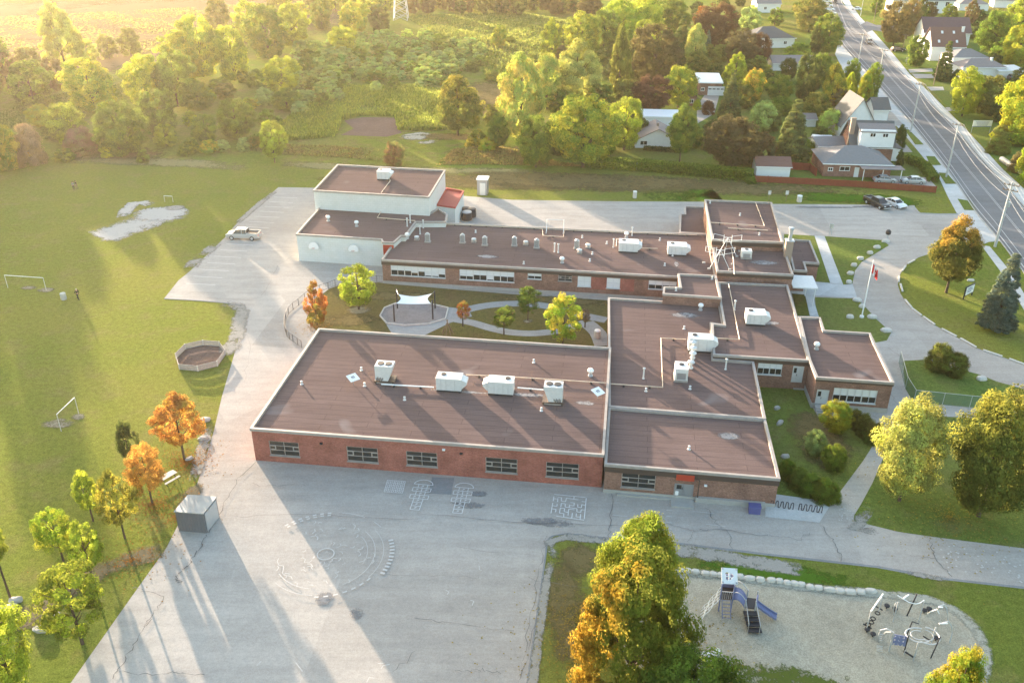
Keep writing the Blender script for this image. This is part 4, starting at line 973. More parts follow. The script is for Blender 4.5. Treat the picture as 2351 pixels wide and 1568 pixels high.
pipe([P(1402, 881, z), P(1521.5, 889, z), P(1517.5, 776, z), P(1575, 779, z)], .06, 'pale pipe with two elbows crossing the middle roof')
z = zK + .25
pipe([P(1642, 776, z), P(1698, 779, z), P(1673, 652, z)], .06, 'pale pipe with one elbow on the office roof')
pipe([P(1686, 630, zJ + .3), P(1684, 596, zJ + .3), P(1678, 566, zJ + .3)], .07, 'pale pipe running over the stepped roof behind the office')
pipe([P(1672, 524, 6.65), P(1763, 529, 6.65)], .06, 'pale pipe across the front of the highest roof')
pipe([P(1632, 511, 6.65), P(1755, 519, 6.65), P(1735, 466, 6.65)], .06, 'pale double pipe around the back of the highest roof')
z = zG + .2
pipe([P(893, 407, z), P(896, 415.5, z), P(875, 443, z)], .07, 'pale pipe from the gym roof unit to the front edge')
pipe([P(875, 486, 4.7), P(866, 500, 4.7), P(953, 507, 4.7)], .07, 'pale pipe on the annex roof below the gym wall')
z = zE + .2
pipe([P(990, 513, z), P(1245, 525, z), P(1247, 541, z), P(1293, 544, z), P(1297, 528, z), P(1420, 533, z), P(1600, 540, z)], .06, 'pale pipe along the back edge of the long wing')
pipe([P(1415, 565, z), P(1416, 549, z), P(1474, 551, z), P(1473, 570, z), P(1510, 571, z)], .06, 'pale pipe loop behind the left unit of the long wing')
# roof gate frame at the back of the long wing
p = Vector(P(1255, 531, zE)); q = Vector(P(1294, 532, zE)); t = thing('roof_gate_frame', 'white tubular frame standing at the back edge of the long wing', 'frame', p)
m = MB(p)
for a in (p, q): m.tube([a, a + Vector((0, 0, 2.1))], .05, 5); m.tube([a + BY * -1.2, a + Vector((0, 0, 1.))], .04, 5)
m.build('post', M['white'], t); m = MB(p); m.tube([p + Vector((0, 0, 2.05)), q + Vector((0, 0, 2.05))], .05, 5); m.build('crossbar', M['white'], t)
# antenna racks
def rack(u, v, z, lab, s=1.):
    p = Vector(P(u, v, z)); t = thing('antenna_rack', lab, 'antenna', p, BA, 'white antenna racks on the stepped roof')
    m = MB(); top = Vector((0, 0, 2.6))
    for dx, dy in ((-1.5, -1.2), (1.5, -1.2), (0, 1.3)): m.tube([(dx, dy, 0), top], .03, 5)
    m.build('tripod', M['white'], t)
    m = MB()
    for dz in (1.9, 2.6): m.box((0, 0, dz), (1.2, .06, .06))
    for x in (-.6, .6): m.box((x, 0, 2.3), (.08, .08, 1.4))
    m.build('frame', M['white'], t)
    m = MB()
    for sx in (-1, 1):
        for dz in (2.1, 2.9): m.tube([(sx * .6, 0, dz - .1), (sx * 2.1, .5, dz)], .03, 5)
        m.tube([(sx * 2.1, .5, 2.1), (sx * 2.1, .5, 2.9)], .04, 5)
    m.build('arm', M['white'], t)
    for dx, dy in ((-1.5, -1.2), (1.5, -1.2), (-2.1, 1.), (2.1, 1.)): m = MB(); m.box((dx, dy, .1), (.4, .3, .2)); m.build('ballast', M['conc'], t)
rack(1667, 582, zJ, 'rear white antenna rack straddling the step below the highest roof'); rack(1650, 612, zJ, 'front white antenna rack at the left parapet of the stepped roof')

# ponding stains on the felt
M['r_pond'] = ragged('ponding_stain', (.30, .29, .29), .75, .45); M['r_pondd'] = ragged('dark_ponding_stain', (.10, .075, .075), .75, .45)
for z_, u, v, a, b in ((3.7, 1118, 589, 2.2, .8), (3.7, 1553, 606, .5, 1.6), (3.42, 1572, 724, 2.6, 1.2), (5.1, 1752, 603, 2.6, 1.1), (3.35, 1675, 1001, 1.5, .9), (3.9, 1060, 899, 5, .35), (3.9, 1215, 907, 3.5, .5), (3.9, 1345, 925, 1.3, .6), (3.95, 1762, 741, 2., .8)):
    patch('stain', M['r_pond'], [(P(u, v, z_)[:2], a, b, BA)], z_ + .004, SCH)
# ---------------------------------------------------------------- houses
def house(label, fl, fr, depth, eave, rise, wall, roof, kind='gx', wins=(), chim=None, name='house', door_=None, cat='house', over=.45, extra=None, rtilt=None):
    a = Vector(P(*fl)); b = Vector(P(*fr)); e = (b - a); w = e.length; rz = math.atan2(e.y, e.x)
    t = thing(name, label, cat, a, rz)
    m = MB(); uv = []; pts = [(0, 0), (w, 0), (w, depth), (0, depth)]
    for i in range(4):
        hs = [(x * w, x * w + ww, z0, z0 + hh) for x, z0, ww, hh in wins] if i == 0 else []
        wallgrid(m, uv, pts[i], pts[(i + 1) % 4], 0, eave, hs, reveal=.1)
    m.uv = uv
    if kind == 'gx': m.add([(0, 0, eave), (0, depth, eave), (0, depth / 2, eave + rise)], [(0, 1, 2)]); m.add([(w, 0, eave), (w, depth, eave), (w, depth / 2, eave + rise)], [(0, 1, 2)]); m.uv += [(0, 0), (1, 0), (1, 1)] * 2
    if kind == 'gy': m.add([(0, 0, eave), (w, 0, eave), (w / 2, 0, eave + rise)], [(0, 1, 2)]); m.add([(0, depth, eave), (w, depth, eave), (w / 2, depth, eave + rise)], [(0, 1, 2)]); m.uv += [(0, 0), (1, 0), (1, 1)] * 2
    m.build('wall', M[wall], t)
    r = MB(); o = over; th = .16; zl = eave - .08
    def slab(q):
        n = len(q); r.add([(x, y, z + th) for x, y, z in q] + [(x, y, z) for x, y, z in q], [tuple(range(n)), tuple(range(2 * n - 1, n - 1, -1))] + [((i + 1) % n, i, i + n, (i + 1) % n + n) for i in range(n)])
    if kind == 'gx':
        sl = rise / (depth / 2); zo = zl - o * sl
        slab([(-o, -o, zo), (w + o, -o, zo), (w + o, depth / 2, zl + rise), (-o, depth / 2, zl + rise)]); slab([(-o, depth / 2, zl + rise + .002), (w + o, depth / 2, zl + rise + .002), (w + o, depth + o, zo), (-o, depth + o, zo)])
    elif kind == 'gy':
        sl = rise / (w / 2); zo = zl - o * sl
        slab([(-o, -o, zo), (w / 2, -o, zl + rise), (w / 2, depth + o, zl + rise), (-o, depth + o, zo)]); slab([(w / 2, -o, zl + rise + .002), (w + o, -o, zo), (w + o, depth + o, zo), (w / 2, depth + o, zl + rise + .002)])
    elif kind == 'hip':
        k = min(w, depth) / 2
        if w >= depth: r1, r2 = (k, depth / 2, zl + rise), (w - k, depth / 2, zl + rise)
        else: r1, r2 = (w / 2, k, zl + rise), (w / 2, depth - k, zl + rise)
        c = [(-o, -o, zl), (w + o, -o, zl), (w + o, depth + o, zl), (-o, depth + o, zl)]
        vs = c + [r1, r2]
        fs = [(0, 1, 5, 4), (1, 2, 5), (2, 3, 4, 5), (3, 0, 4)] if w >= depth else [(0, 1, 4), (1, 2, 5, 4), (2, 3, 5), (3, 0, 4, 5)]
        r.add(vs, fs + [(3, 2, 1, 0)])
    elif kind == 'flat':
        slab([(-o, -o, eave), (w + o, -o, eave), (w + o, depth + o, eave + rise), (-o, depth + o, eave + rise)])
    ro = r.build('roof', M[roof], t)
    g = MB(); g.box((w / 2, -o - .03, zl - (rise / (depth / 2) * o if kind == 'gx' else 0) + .05), (w + 2 * o, .08, .18))
    if kind != 'gy': g.build('gutter', M['white'], t)
    if chim:
        x, y, cw, ch, mt = chim; c = MB(); c.box((x * w, y * depth, (eave + rise + ch) / 2), (cw, cw * .8, eave + rise + ch)); c.box((x * w, y * depth, eave + rise + ch + .05), (cw * 1.15, cw * .95, .12)); c.build('chimney', M[mt], t)
    for x, z0, ww, hh in wins:
        m = MB(); a0, a1 = x * w, x * w + ww
        for bx in ((a0 + ww / 2, z0, ww + .16, .1), (a0 + ww / 2, z0 + hh, ww + .16, .1), (a0, z0 + hh / 2, .1, hh), (a1, z0 + hh / 2, .1, hh), (a0 + ww / 2, z0 + hh / 2, .06, hh)): m.box((bx[0], -.02, bx[1]), (bx[2], .12, bx[3]))
        wo = m.build('window', M['white'], t)
        m = MB(); m.quad((a0, .08, z0), (a1, .08, z0), (a1, .08, z0 + hh), (a0, .08, z0 + hh)); m.build('pane', M['glass'], wo)
    if door_:
        x, ww, hh, mt = door_; m = MB(); m.box((x * w + ww / 2, -.03, hh / 2), (ww, .08, hh)); do = m.build('door', M[mt], t)
        if ww > 2: 
            m = MB()
            for k in range(4): m.box((x * w + ww * (k + .5) / 4, -.08, hh * .72), (ww * .19, .03, .28))
            m.build('pane', M['glass'], do)
    if extra: extra(t, w, depth, eave)
    return t
def carport(t, w, d, h):
    m = MB(); m.box((w * .83, -1.1, 2.5), (w * .62, 2.9, .16)); m.build('carport_roof', M['sh_tan'], t)
    for x in (w * .55, w * .83, w * 1.1):
        m = MB(); m.box((x, -2.4, 1.2), (.12, .12, 2.4)); m.build('post', M['white'], t)
house('low brown brick bungalow with grey hip roof behind the red fence', (1888, 405), (2042, 409), 10.5, 2.8, 2.6, 'brick_house', 'sh_grey', 'hip', [(.24, 1.3, 2.0, .9), (.07, 1.2, .9, .7)], None, door_=(.46, .95, 2.1, 'vinyl'), extra=carport)
def dormer(t, w, d, h):
    m = MB(); m.box((w * .55, .0, h + 1.75), (w * .8, 2.2, 3.7)); m.build('dormer_wall', M['vinyl'], t)
    m = MB(); m.box((w * .55, .45, h + 3.75), (w * .86, 3.6, .16), 0, Matrix.Rotation(R(18), 3, 'X')); m.build('dormer_roof', M['sh_tan'], t)
    for x in (.43, .72):
        m = MB(); m.box((w * x, -1.13, h + 2.6), (1.25, .1, .9)); o = m.build('window', M['white'], t)
        m = MB(); m.box((w * x - .28, -1.2, h + 2.6), (.45, .04, .7)); m.box((w * x + .28, -1.2, h + 2.6), (.45, .04, .7)); m.build('pane', M['glass'], o)
    m = MB(); m.box((w + 1.1, 3.6, 1.4), (2.2, 4.5, 2.8)); m.build('side_wall', M['vinyl'], t)
    m = MB(); m.box((w + 1.2, 3.6, 2.95), (2.8, 5., .16), 0, Matrix.Rotation(R(10), 3, 'Y')); m.build('side_roof', M['sh_dark'], t)
house('tall red brick house with a big white dormer and dark chimney beside the road', (1947, 371), (2044, 374), 8.6, 3.7, 4.4, 'brick_house', 'sh_dark', 'gx', [(.55, 1.4, 1.4, .8)], (.02, .25, 1.0, .9, 'brick_brown'), extra=dormer)
house('low grey lean-to garage left of the tall dormer house', (1876, 360), (1940, 358), 6, 2.5, 1.2, 'vinyl', 'sh_grey', 'gx', name='garage', cat='garage')
house('steep grey gabled house with white gable behind the dormer house', (1928, 318), (2004, 318), 9, 3.4, 6.0, 'vinyl', 'sh_dark', 'gy', [(.4, 1.2, 1.2, 1.2)])
house('dark-roofed wing right of the white gable house', (2003, 279), (2036, 279), 6, 3.2, 2.2, 'vinyl', 'sh_dark', 'gx')
house('white garage with red-brown roof at the corner of the red fence', (1735, 405), (1812, 407), 5., 2.3, 1.3, 'vinyl', 'sh_brown', 'gx', name='garage', cat='garage', over=.3)
house('small grey-roofed garden shed among bushes behind the spruce', (1845, 292), (1872, 292), 3.6, 2., 1., 'vinyl', 'sh_tan', 'gx', name='garden_shed', cat='shed', over=.3)
house('white house with dark grey hip roof left of the road bend', (1724, 112), (1822, 110), 12, 3.3, 3.4, 'vinyl', 'sh_dark', 'hip', [(.3, 1.2, 1.2, 1.1), (.75, 1.2, 1.2, 1.1)])
house('long low outbuilding with taupe roof before the dark hip roof', (1773, 163), (1868, 163), 8, 2.4, 1.7, 'vinyl', 'sh_tan', 'gx')
def skylights(t, w, d, h):
    for x, y in ((.32, .35), (.68, .35), (.2, .1), (.75, .1)):
        m = MB(); m.box((x * w, d * y, h + 5.2 * 2 * y - .0 + .18), (.7, 1., .1), 0, Matrix.Rotation(math.atan2(5.2, d / 2), 3, 'X')); m.build('skylight', M['vinyl'], t)
house('white house with steep brown roof and skylights east of the road', (2134, 140), (2208, 141), 9, 5.0, 5.2, 'vinyl', 'sh_brown', 'gx', chim=(.96, .4, .8, .3, 'vinyl'), extra=skylights)
house('wide plum-roofed house behind the steep brown roof', (2117, 103), (2222, 105), 11, 4.5, 4.5, 'vinyl', 'sh_purple', 'gx')
house('white bungalow with grey hip roof, rear of the two beside the spruce', (2184, 158), (2266, 158), 9, 3.4, 2.2, 'vinyl', 'sh_grey', 'hip')
house('white bungalow with taupe hip roof, front of the two beside the spruce', (2206, 180), (2305, 180), 8, 3.2, 2.2, 'vinyl', 'sh_tan', 'hip', [(.1, 1.1, 1.2, 1.1)], (.72, .35, .6, .2, 'vinyl'))
house('white fabric-roofed carport behind the yellow trees', (2290, 182), (2346, 180), 5, 2.4, .5, 'vinyl', 'sh_white', 'flat', name='carport', cat='carport')
house('white two-storey house with three windows at the far end of the road', (2046, 30), (2186, 32), 10, 5.6, 4, 'vinyl', 'sh_dark', 'gx', [(.38, 3.2, 1.7, 1.9), (.68, 3.2, 1.5, 1.9), (.86, 3.0, 1.7, 1.9), (.1, 2.4, 1.6, 1.6)])
house('pale bungalow with tan hip roof at the far end, right of the white house', (2200, 25), (2268, 26), 9, 2.8, 2.4, 'vinyl', 'sh_tan', 'hip', [(.6, 1, 1.5, 1.1)])
house('white house at the far top right edge of the gardens', (2280, 18), (2340, 20), 9, 3.2, 2.4, 'vinyl', 'sh_purple', 'hip')
house('pale house half hidden by trees left of the road top', (1737, 30), (1790, 30), 10, 4., 3, 'vinyl', 'sh_tan', 'gx', [(.3, 1.3, 1.2, 1.2)])
house('double garage with flat white roof and white door in the back gardens', (1603, 219), (1655, 220), 9, 3.5, .8, 'brick_brown', 'sh_white', 'flat', [(.1, 1.2, .9, .9)], door_=(.40, 4.6, 2.5, 'vinyl'), name='garage', cat='garage', over=.3)
house('narrow brown-roofed house left of the white-roofed garage', (1578, 244), (1598, 244), 9, 2.6, 1.3, 'brick_house', 'sh_brown', 'gy', [(.2, .8, 1.1, 1.)])
house('low white house with grey roof, skylights and black windows behind the hedge', (1458, 340), (1560, 342), 8.5, 1.9, 2.6, 'vinyl', 'sh_tan', 'gy', [(.11, .7, 1.6, 1.0)], (.5, .3, .5, .6, 'brick_brown'))
house('long pale flat-roofed extension behind the low white house', (1472, 290), (1556, 292), 5, 2.4, .5, 'vinyl', 'sh_white', 'flat', name='extension_building', cat='house', over=.3)

# caravan in the garden
p = P(1885, 336); t = thing('caravan', 'white caravan parked behind the grey lean-to garage', 'caravan', p, R(-5))
m = MB(); m.extrude([(-2.4, .5), (2.2, .5), (2.5, 1.3), (2.3, 2.4), (-2.2, 2.5), (-2.5, 1.6)][::-1], -1.1, 1.1); m.build('body', M['vinyl'], t, bevel=.1)
m = MB(); m.box((-.9, -1.12, 1.7), (1., .04, .6)); m.box((.9, -1.12, 1.7), (1., .04, .6)); m.build('window', M['glass'], t)
for s in (-1, 1): m = MB(); m.tube([(0, s * 1.0, .32), (0, s * 1.18, .32)], .32, 12); m.build('wheel', M['black'], t)
# garden pergola / swing set
p = P(1799, 206); t = thing('swing_set', 'pale wooden swing set in the garden between the trees', 'swing', p, 0)
for s in (-1, 1):
    m = MB(); m.tube([(s * 1.7 - .3, -1, 0), (s * 1.5, 0, 2.6), (s * 1.7 - .3, 1, 0)], .07, 5); m.build('leg', M['stone'], t)
m = MB(); m.tube([(-1.6, 0, 2.6), (1.6, 0, 2.6)], .07, 5); m.build('crossbar', M['stone'], t)
for x in (-.6, .6): m = MB(); m.tube([(x - .2, 0, 2.6), (x - .2, 0, .5)], .015, 4); m.tube([(x + .2, 0, 2.6), (x + .2, 0, .5)], .015, 4); m.box((x, 0, .5), (.45, .2, .04)); m.build('seat', M['dark'], t)
# lattice pylon in the woods
p = P(921, 46); t = thing('lattice_pylon', 'pale lattice tower rising from the wood edge at the top', 'pylon', p, 0)
m = MB()
for sx, sy in ((-1, -1), (1, -1), (1, 1), (-1, 1)): m.tube([(sx * 3, sy * 3, 0), (sx * .9, sy * .9, 26)], .16, 4)
for k in range(10):
    z0 = k * 2.6; r0 = 3 - 2.1 * z0 / 26; z1 = z0 + 2.6; r1 = 3 - 2.1 * z1 / 26
    for (a, b) in (((-1, -1), (1, -1)), ((1, -1), (1, 1)), ((1, 1), (-1, 1)), ((-1, 1), (-1, -1))):
        m.tube([(a[0] * r0, a[1] * r0, z0), (b[0] * r1, b[1] * r1, z1)], .09, 4); m.tube([(b[0] * r0, b[1] * r0, z0), (a[0] * r1, a[1] * r1, z1)], .09, 4)
m.build('lattice', M['galv'], t)

# ---------------------------------------------------------------- vehicles (nose along +x)
def wheel(t, x, y, r=.34, w=.22):
    m = MB((0, 0, 0)); m.tube([(x, y - w / 2, r), (x, y + w / 2, r)], r, 16); o = m.build('wheel', M['black'], t)
    m = MB(); s = 1 if y > 0 else -1; m.tube([(x, y + s * (w / 2 - .02), r), (x, y + s * (w / 2 + .02), r)], r * .62, 12); m.build('rim', M['galv'], o)
def car(label, loc, rz, paint, kind='sedan', cat='car', name='parked_car', group=None):
    t = thing(name, label, cat, loc, rz, group)
    if kind == 'sedan':
        L, Wd, hb, hr = 4.7, 1.8, .92, 1.44
        body = [(-2.35, .35), (-2.3, .8), (-2.2, .95), (-1.6, 1.0), (.95, .95), (2.0, .82), (2.3, .65), (2.35, .35), (1.9, .22), (-1.9, .22)]
        cab = [(-1.75, .96), (-1.05, 1.38), (-.6, 1.45), (.1, 1.45), (.45, 1.38), (1.15, .94)]
        wx = (1.42, -1.4)
    elif kind == 'suv':
        L, Wd, hb, hr = 4.7, 1.9, 1.05, 1.75
        body = [(-2.3, .4), (-2.35, 1.05), (-2.2, 1.12), (1.0, 1.1), (2.1, .98), (2.35, .75), (2.35, .4), (1.9, .28), (-1.9, .28)]
        cab = [(-2.2, 1.1), (-1.95, 1.66), (-1.6, 1.75), (.1, 1.72), (.45, 1.62), (1.15, 1.08)]
        wx = (1.42, -1.4)
    else:
        L, Wd = 5.7, 1.95
        body = [(-2.85, .5), (-2.85, 1.12), (-.75, 1.12), (-.7, 1.15), (1.2, 1.15), (2.6, 1.05), (2.85, .85), (2.85, .5), (2.4, .38), (-2.5, .38)]
        cab = [(-.82, 1.12), (-.74, 1.78), (-.5, 1.86), (.75, 1.84), (1.0, 1.76), (1.65, 1.12)]
        wx = (1.85, -1.75)
    hw = Wd / 2
    def tp(z): return max(0, z - .75) * .12
    m = MB(); m.extrude(body, -hw, hw, tp); m.build('body', M[paint], t, True, .05)
    zb = cab[0][1]
    tc = lambda z: .1 + max(0, z - zb) * .28
    m = MB(); m.extrude([(x * .985, z) for x, z in cab], -hw, hw, tc); m.build('window', M['carglass'], t)
    zt = max(z for x, z in cab); xs = [x for x, z in cab if z > zt - .12]; roofp = [(min(xs) - .05, zt - .05), (min(xs) + .3, zt + .015), (max(xs) - .3, zt + .015), (max(xs) + .05, zt - .06)]
    m = MB(); k = tc(zt) - .02
    m.add([(x, y * (hw - k), z) for y in (-1, 1) for x, z in roofp], [(0, 1, 5, 4), (1, 2, 6, 5), (2, 3, 7, 6)])
    rear = cab[0]; front = cab[-1]
    def pillar(a, b, r=.045):
        for s in (-1, 1): m.tube([(a[0], s * (hw - tc(a[1]) + .005), a[1]), (b[0], s * (hw - tc(b[1]) + .005), b[1])], r, 4)
    pillar(rear, cab[1]); pillar(front, cab[-2]); mx = (cab[1][0] + cab[-2][0]) / 2 - .1; pillar((mx, zb), (mx, zt - .02)); pillar(cab[1], cab[2]); pillar(cab[2], cab[-3]); pillar(cab[-3], cab[-2])
    m.build('roof', M[paint], t)
    if kind == 'pickup':
        m = MB(); m.box((-1.82, 0, 1.13), (1.85, 1.5, .03)); m.build('bed_floor', M['dark'], t)
        m = MB(); m.box((-1.82, hw - .12, 1.22), (2.05, .12, .2)); m.box((-1.82, -hw + .12, 1.22), (2.05, .12, .2)); m.box((-2.8, 0, 1.22), (.09, 1.7, .2)); m.build('bed_rail', M[paint], t)
    for x in wx:
        for s in (-1, 1):
            wheel(t, x, s * (hw - .09), .39 if kind == 'pickup' else .34)
    for s in (-1, 1):
        m = MB(); x = body[5][0] if kind != 'pickup' else 2.78; m.box((x + (.02 if kind != 'suv' else .15), s * (hw - .33), .72 if kind == 'sedan' else .85), (.18, .38, .14)); m.build('headlight', M['vinyl'], t)
        m = MB(); m.box((-L / 2 + .04, s * (hw - .28), .78 if kind == 'sedan' else .95), (.1, .34, .14)); m.build('tail_light', M['redp'], t)
        m = MB(); m.box((front[0] - .25, s * (hw + .07), zb + .06), (.14, .18, .12)); m.build('mirror', M[paint], t)
    for x in (L / 2, -L / 2): m = MB(); m.box((x, 0, .44), (.12, Wd * .8, .16)); m.build('bumper', M['dark' if kind != 'pickup' else 'galv'], t)
    return t
def between(a, b): 
    p, q = Vector(P(*a)), Vector(P(*b)); return (p + q) / 2, math.atan2(q.y - p.y, q.x - p.x)
c, a = between((516, 551), (596, 553)); car('silver pickup truck parked across the lined west parking lot', c + BY * .9, BA + pi + R(2), 'silver', 'pickup', 'pickup truck', 'pickup_truck')
c = Vector(P(2018, 479)); car('black pickup truck in the back lot, left of the white car', c + Vector((0, 1.4, 0)), R(-68), 'blackcar', 'pickup', 'pickup truck', 'pickup_truck')
c = Vector(P(2060, 479)); car('white car in the back lot, right of the black pickup', c + Vector((0, 1.4, 0)), R(-66), 'whitecar', 'sedan')
car('silver sedan behind the red fence, nearer the house door', Vector(P(2030, 419)), BA + R(4), 'silver', 'sedan')
car('pale hatch-backed sedan behind the red fence, nearer the road', Vector(P(2095, 421)), BA + pi, 'silver', 'sedan')
rd = (Vector(across(.5)[20]) - Vector(across(.5)[12])); 
def road_pt(u, v): 
    i = min(range(len(rl)), key=lambda k: (Vector(rl[k][:2]) - Vector(P(u, v)[:2])).length); k = min(i, len(rl) - 2)
    d = Vector(rl[k + 1][:2]) - Vector(rl[k][:2]); return Vector(P(u, v)), math.atan2(d.y, d.x)
q, a = road_pt(1995, 101); car('dark car driving on the road', q, a, 'darkcar', 'suv', name='moving_car')
q, a = road_pt(1917, 9); car('black pickup at the far top of the road', q, a, 'blackcar', 'pickup', 'pickup truck', 'pickup_truck')
for k, (u, v) in enumerate(((1897, 7), (1900, 16), (1904, 25), (1908, 34))):
    car(['white car in the line left of the far road, farthest back', 'white car in the line left of the far road, second from the back', 'white car in the line left of the far road, third from the back', 'white car in the line left of the far road, nearest'][k], Vector(P(u, v)), R(-12), 'whitecar', 'sedan', group='cars in line left of the far road')
car('dark sport utility car in the drive by the far brown tree', Vector(P(2060, 119)), R(5), 'blackcar', 'suv')
car('dark car in the drive at the foot of the spruce', Vector(P(2163, 177)), R(5), 'darkcar', 'sedan')
car('white car by the far side street', Vector(P(1966, 24)), R(150), 'whitecar', 'sedan')
car('dark car under trees by the fabric carport', Vector(P(2330, 184)), R(10), 'darkcar', 'suv')

# ---------------------------------------------------------------- poles, wires, signs
POLES = []
def pole(name, lab, u, v, vt, r=.17, arms=1, h=None, mat='galv', lean=0.):
    p = Vector(P(u, v)); h = h or hgt(u, v, vt); t = thing(name, lab, 'utility pole', p, 0, 'utility poles along the road')
    m = MB(); m.lathe((0, 0, 0), [(r, 0), (r * .6, h)], 10); m.build('pole', M[mat], t)
    for k in range(arms):
        m = MB(); m.box((.0, 0, h - .5 - k * .9), (2.4, .12, .14), R(-40))
        for x in (-1.1, -.4, .4, 1.1): m.lathe((x * cos(R(-40)), x * sin(R(-40)), h - .43 - k * .9), [(.06, 0), (.09, .1), (.04, .25)], 6)
        m.build('crossarm', M['wood'], t)
    POLES.append((p, h)); return t
def lamp_arm(t, h, ang=R(20)):
    m = MB(); m.tube([(0, 0, h - 1), (1.2 * cos(ang), 1.2 * sin(ang), h - .4), (2.6 * cos(ang), 2.6 * sin(ang), h - .3)], .05, 5); m.build('lamp_arm', M['galv'], t)
    m = MB(); m.box((2.9 * cos(ang), 2.9 * sin(ang), h - .32), (.8, .28, .14), ang); m.build('lamp_head', M['galv'], t)
t = pole('utility_pole', 'tall pale utility pole with transformer, nearest on the verge by the orange tree', 2284, 567, 419, .24, 2)
m = MB(); m.lathe((.35, 0, 7.2), [(.26, 0), (.28, .1), (.28, .8), (.2, .9)], 10); m.build('transformer', M['galv'], t)
pole('utility_pole', 'utility pole on the grass diamond opposite the pipe, second nearest', 2172, 407, 282, .2, 1)
pole('utility_pole', 'utility pole in the grass strip by the dormer house drive', 2090.5, 304, 190, .2, 1)
pole('utility_pole', 'utility pole at the kerb above the yellow garden trees', 2008, 226, 112, .2, 1)
pole('utility_pole', 'utility pole near the road bend at the top, left kerb', 1964, 180, 77, .18, 1)
W_POLES = list(POLES)
pole('utility_pole', 'thin wooden pole in front of the spruce east of the road', 2143, 197, 125, .14, 0, mat='wood')
pole('utility_pole', 'thin wooden pole by the side street corner', 2005.7, 52, 5, .14, 0, mat='wood')
pole('utility_pole', 'thin pole before the far brown tree', 2072, 116, 78, .13, 1, mat='wood')
pole('utility_pole', 'pale pole on the far side street corner, left of the wooden one', 1975.7, 37, 0, .13, 0)
pts = [(p + Vector((0, 0, h))) for p, h in W_POLES]
first = pts[0] + (pts[0] - pts[1]) * .9; allp = [first] + pts; last = pts[-1] + (pts[-1] - pts[-2]); allp.append(last)
for k, (dx, dz) in enumerate(((-1.0, -.3), (1.0, -.3), (.3, -.25), (0, -2.6))):
    m = MB()
    for a, b in zip(allp, allp[1:]):
        n = 10; q = [a.lerp(b, i / n) + Vector((dx * .75, dx * -.65, dz - 1.1 * 4 * (i / n) * (1 - i / n))) for i in range(n + 1)]
        m.tube(q, .018, 4, False)
    t = m.build('overhead_wire', M['grey']); setp(t, 'sagging overhead wire strung between the roadside poles', 'wire', 'overhead wires along the road')
def sign(name, lab, u, v, h, w, hh, mat, shape='rect', posts=1, cat='sign', rz=0., pm='galv'):
    p = Vector(P(u, v)); t = thing(name, lab, cat, p, rz)
    for k in range(posts):
        x = 0 if posts == 1 else (-w / 2 + .1 + k * (w - .2)); m = MB(); m.lathe((x, 0, 0), [(.05, 0), (.05, h)], 6); m.build('post', M[pm], t)
    m = MB()
    if shape == 'diamond': m.box((0, -.07, h), (w, .04, w), 0, Matrix.Rotation(R(45), 3, 'Y'))
    else: m.box((0, -.07, h - hh / 2), (w, .04, hh))
    o = m.build('board', M[mat], t); return t, o
t, o = sign('street_sign', 'large pale blue-white board sign on two posts right of the road', 2250, 306, 3.1, 6.5 * .72, 1.4, 'white', posts=2)
m = MB(); [m.box((0, -.1, 2.75 - k * .28), (3.3 - k * .3, .015, .1)) for k in range(4)]; m.build('lettering', M['bluepl'], o)
m = MB(); m.box((0, -.08, 1.62), (4.7, .05, .12)); m.build('rail', M['bluepl'], t)
t, o = sign('road_sign', 'yellow diamond warning sign right of the road', 2270, 335, 2.6, 1.1, 1.1, 'yellow', 'diamond')
m = MB(); m.box((0, -.1, 2.6), (.14, .015, .5)); m.box((.1, -.1, 2.5), (.2, .015, .1)); m.build('symbol', M['black'], o)
sign('road_sign', 'small pale sign at the foot of the green tree across the road', 2081, 148, 2.2, .9, 1.4, 'stone')
sign('parking_sign', 'small pale sign by the fence grass, left of the pair near the bin', 1764, 464, 2.3, .55, .8, 'stone', pm='wood'); sign('parking_sign', 'small pale sign by the fence grass, right of the pair near the bin', 1804, 464, 2.3, .6, .8, 'stone', pm='wood')
sign('parking_sign', 'twin narrow grey sign, left one at the entrance walk', 1903, 543, 2.4, .35, .8, 'stone'); sign('parking_sign', 'twin narrow grey sign, right one at the entrance walk', 1907, 544, 2.4, .35, .8, 'stone')
# school notice board on the island (faces the road)
p = Vector(P(2221, 683)); t = thing('notice_board', 'white school notice board in a dark frame half behind the spruce', 'sign', p, R(38))
m = MB(); [m.box((x, 0, .9), (.14, .14, 1.8)) for x in (-1.25, 1.25)]; m.build('post', M['dark'], t)
m = MB(); m.box((0, 0, 1.3), (2.6, .16, 1.5)); o = m.build('frame', M['dark'], t)
m = MB(); m.box((0, -.09, 1.3), (2.3, .03, 1.25)); m.build('board', M['white'], t)
m = MB(); m.box((-.1, -.115, 1.62), (1.2, .02, .18)); m.box((0, -.115, 1.3), (1.6, .02, .12)); m.box((-.15, -.115, 1.05), (1.1, .02, .12)); m.build('lettering', M['bluepl'], t)
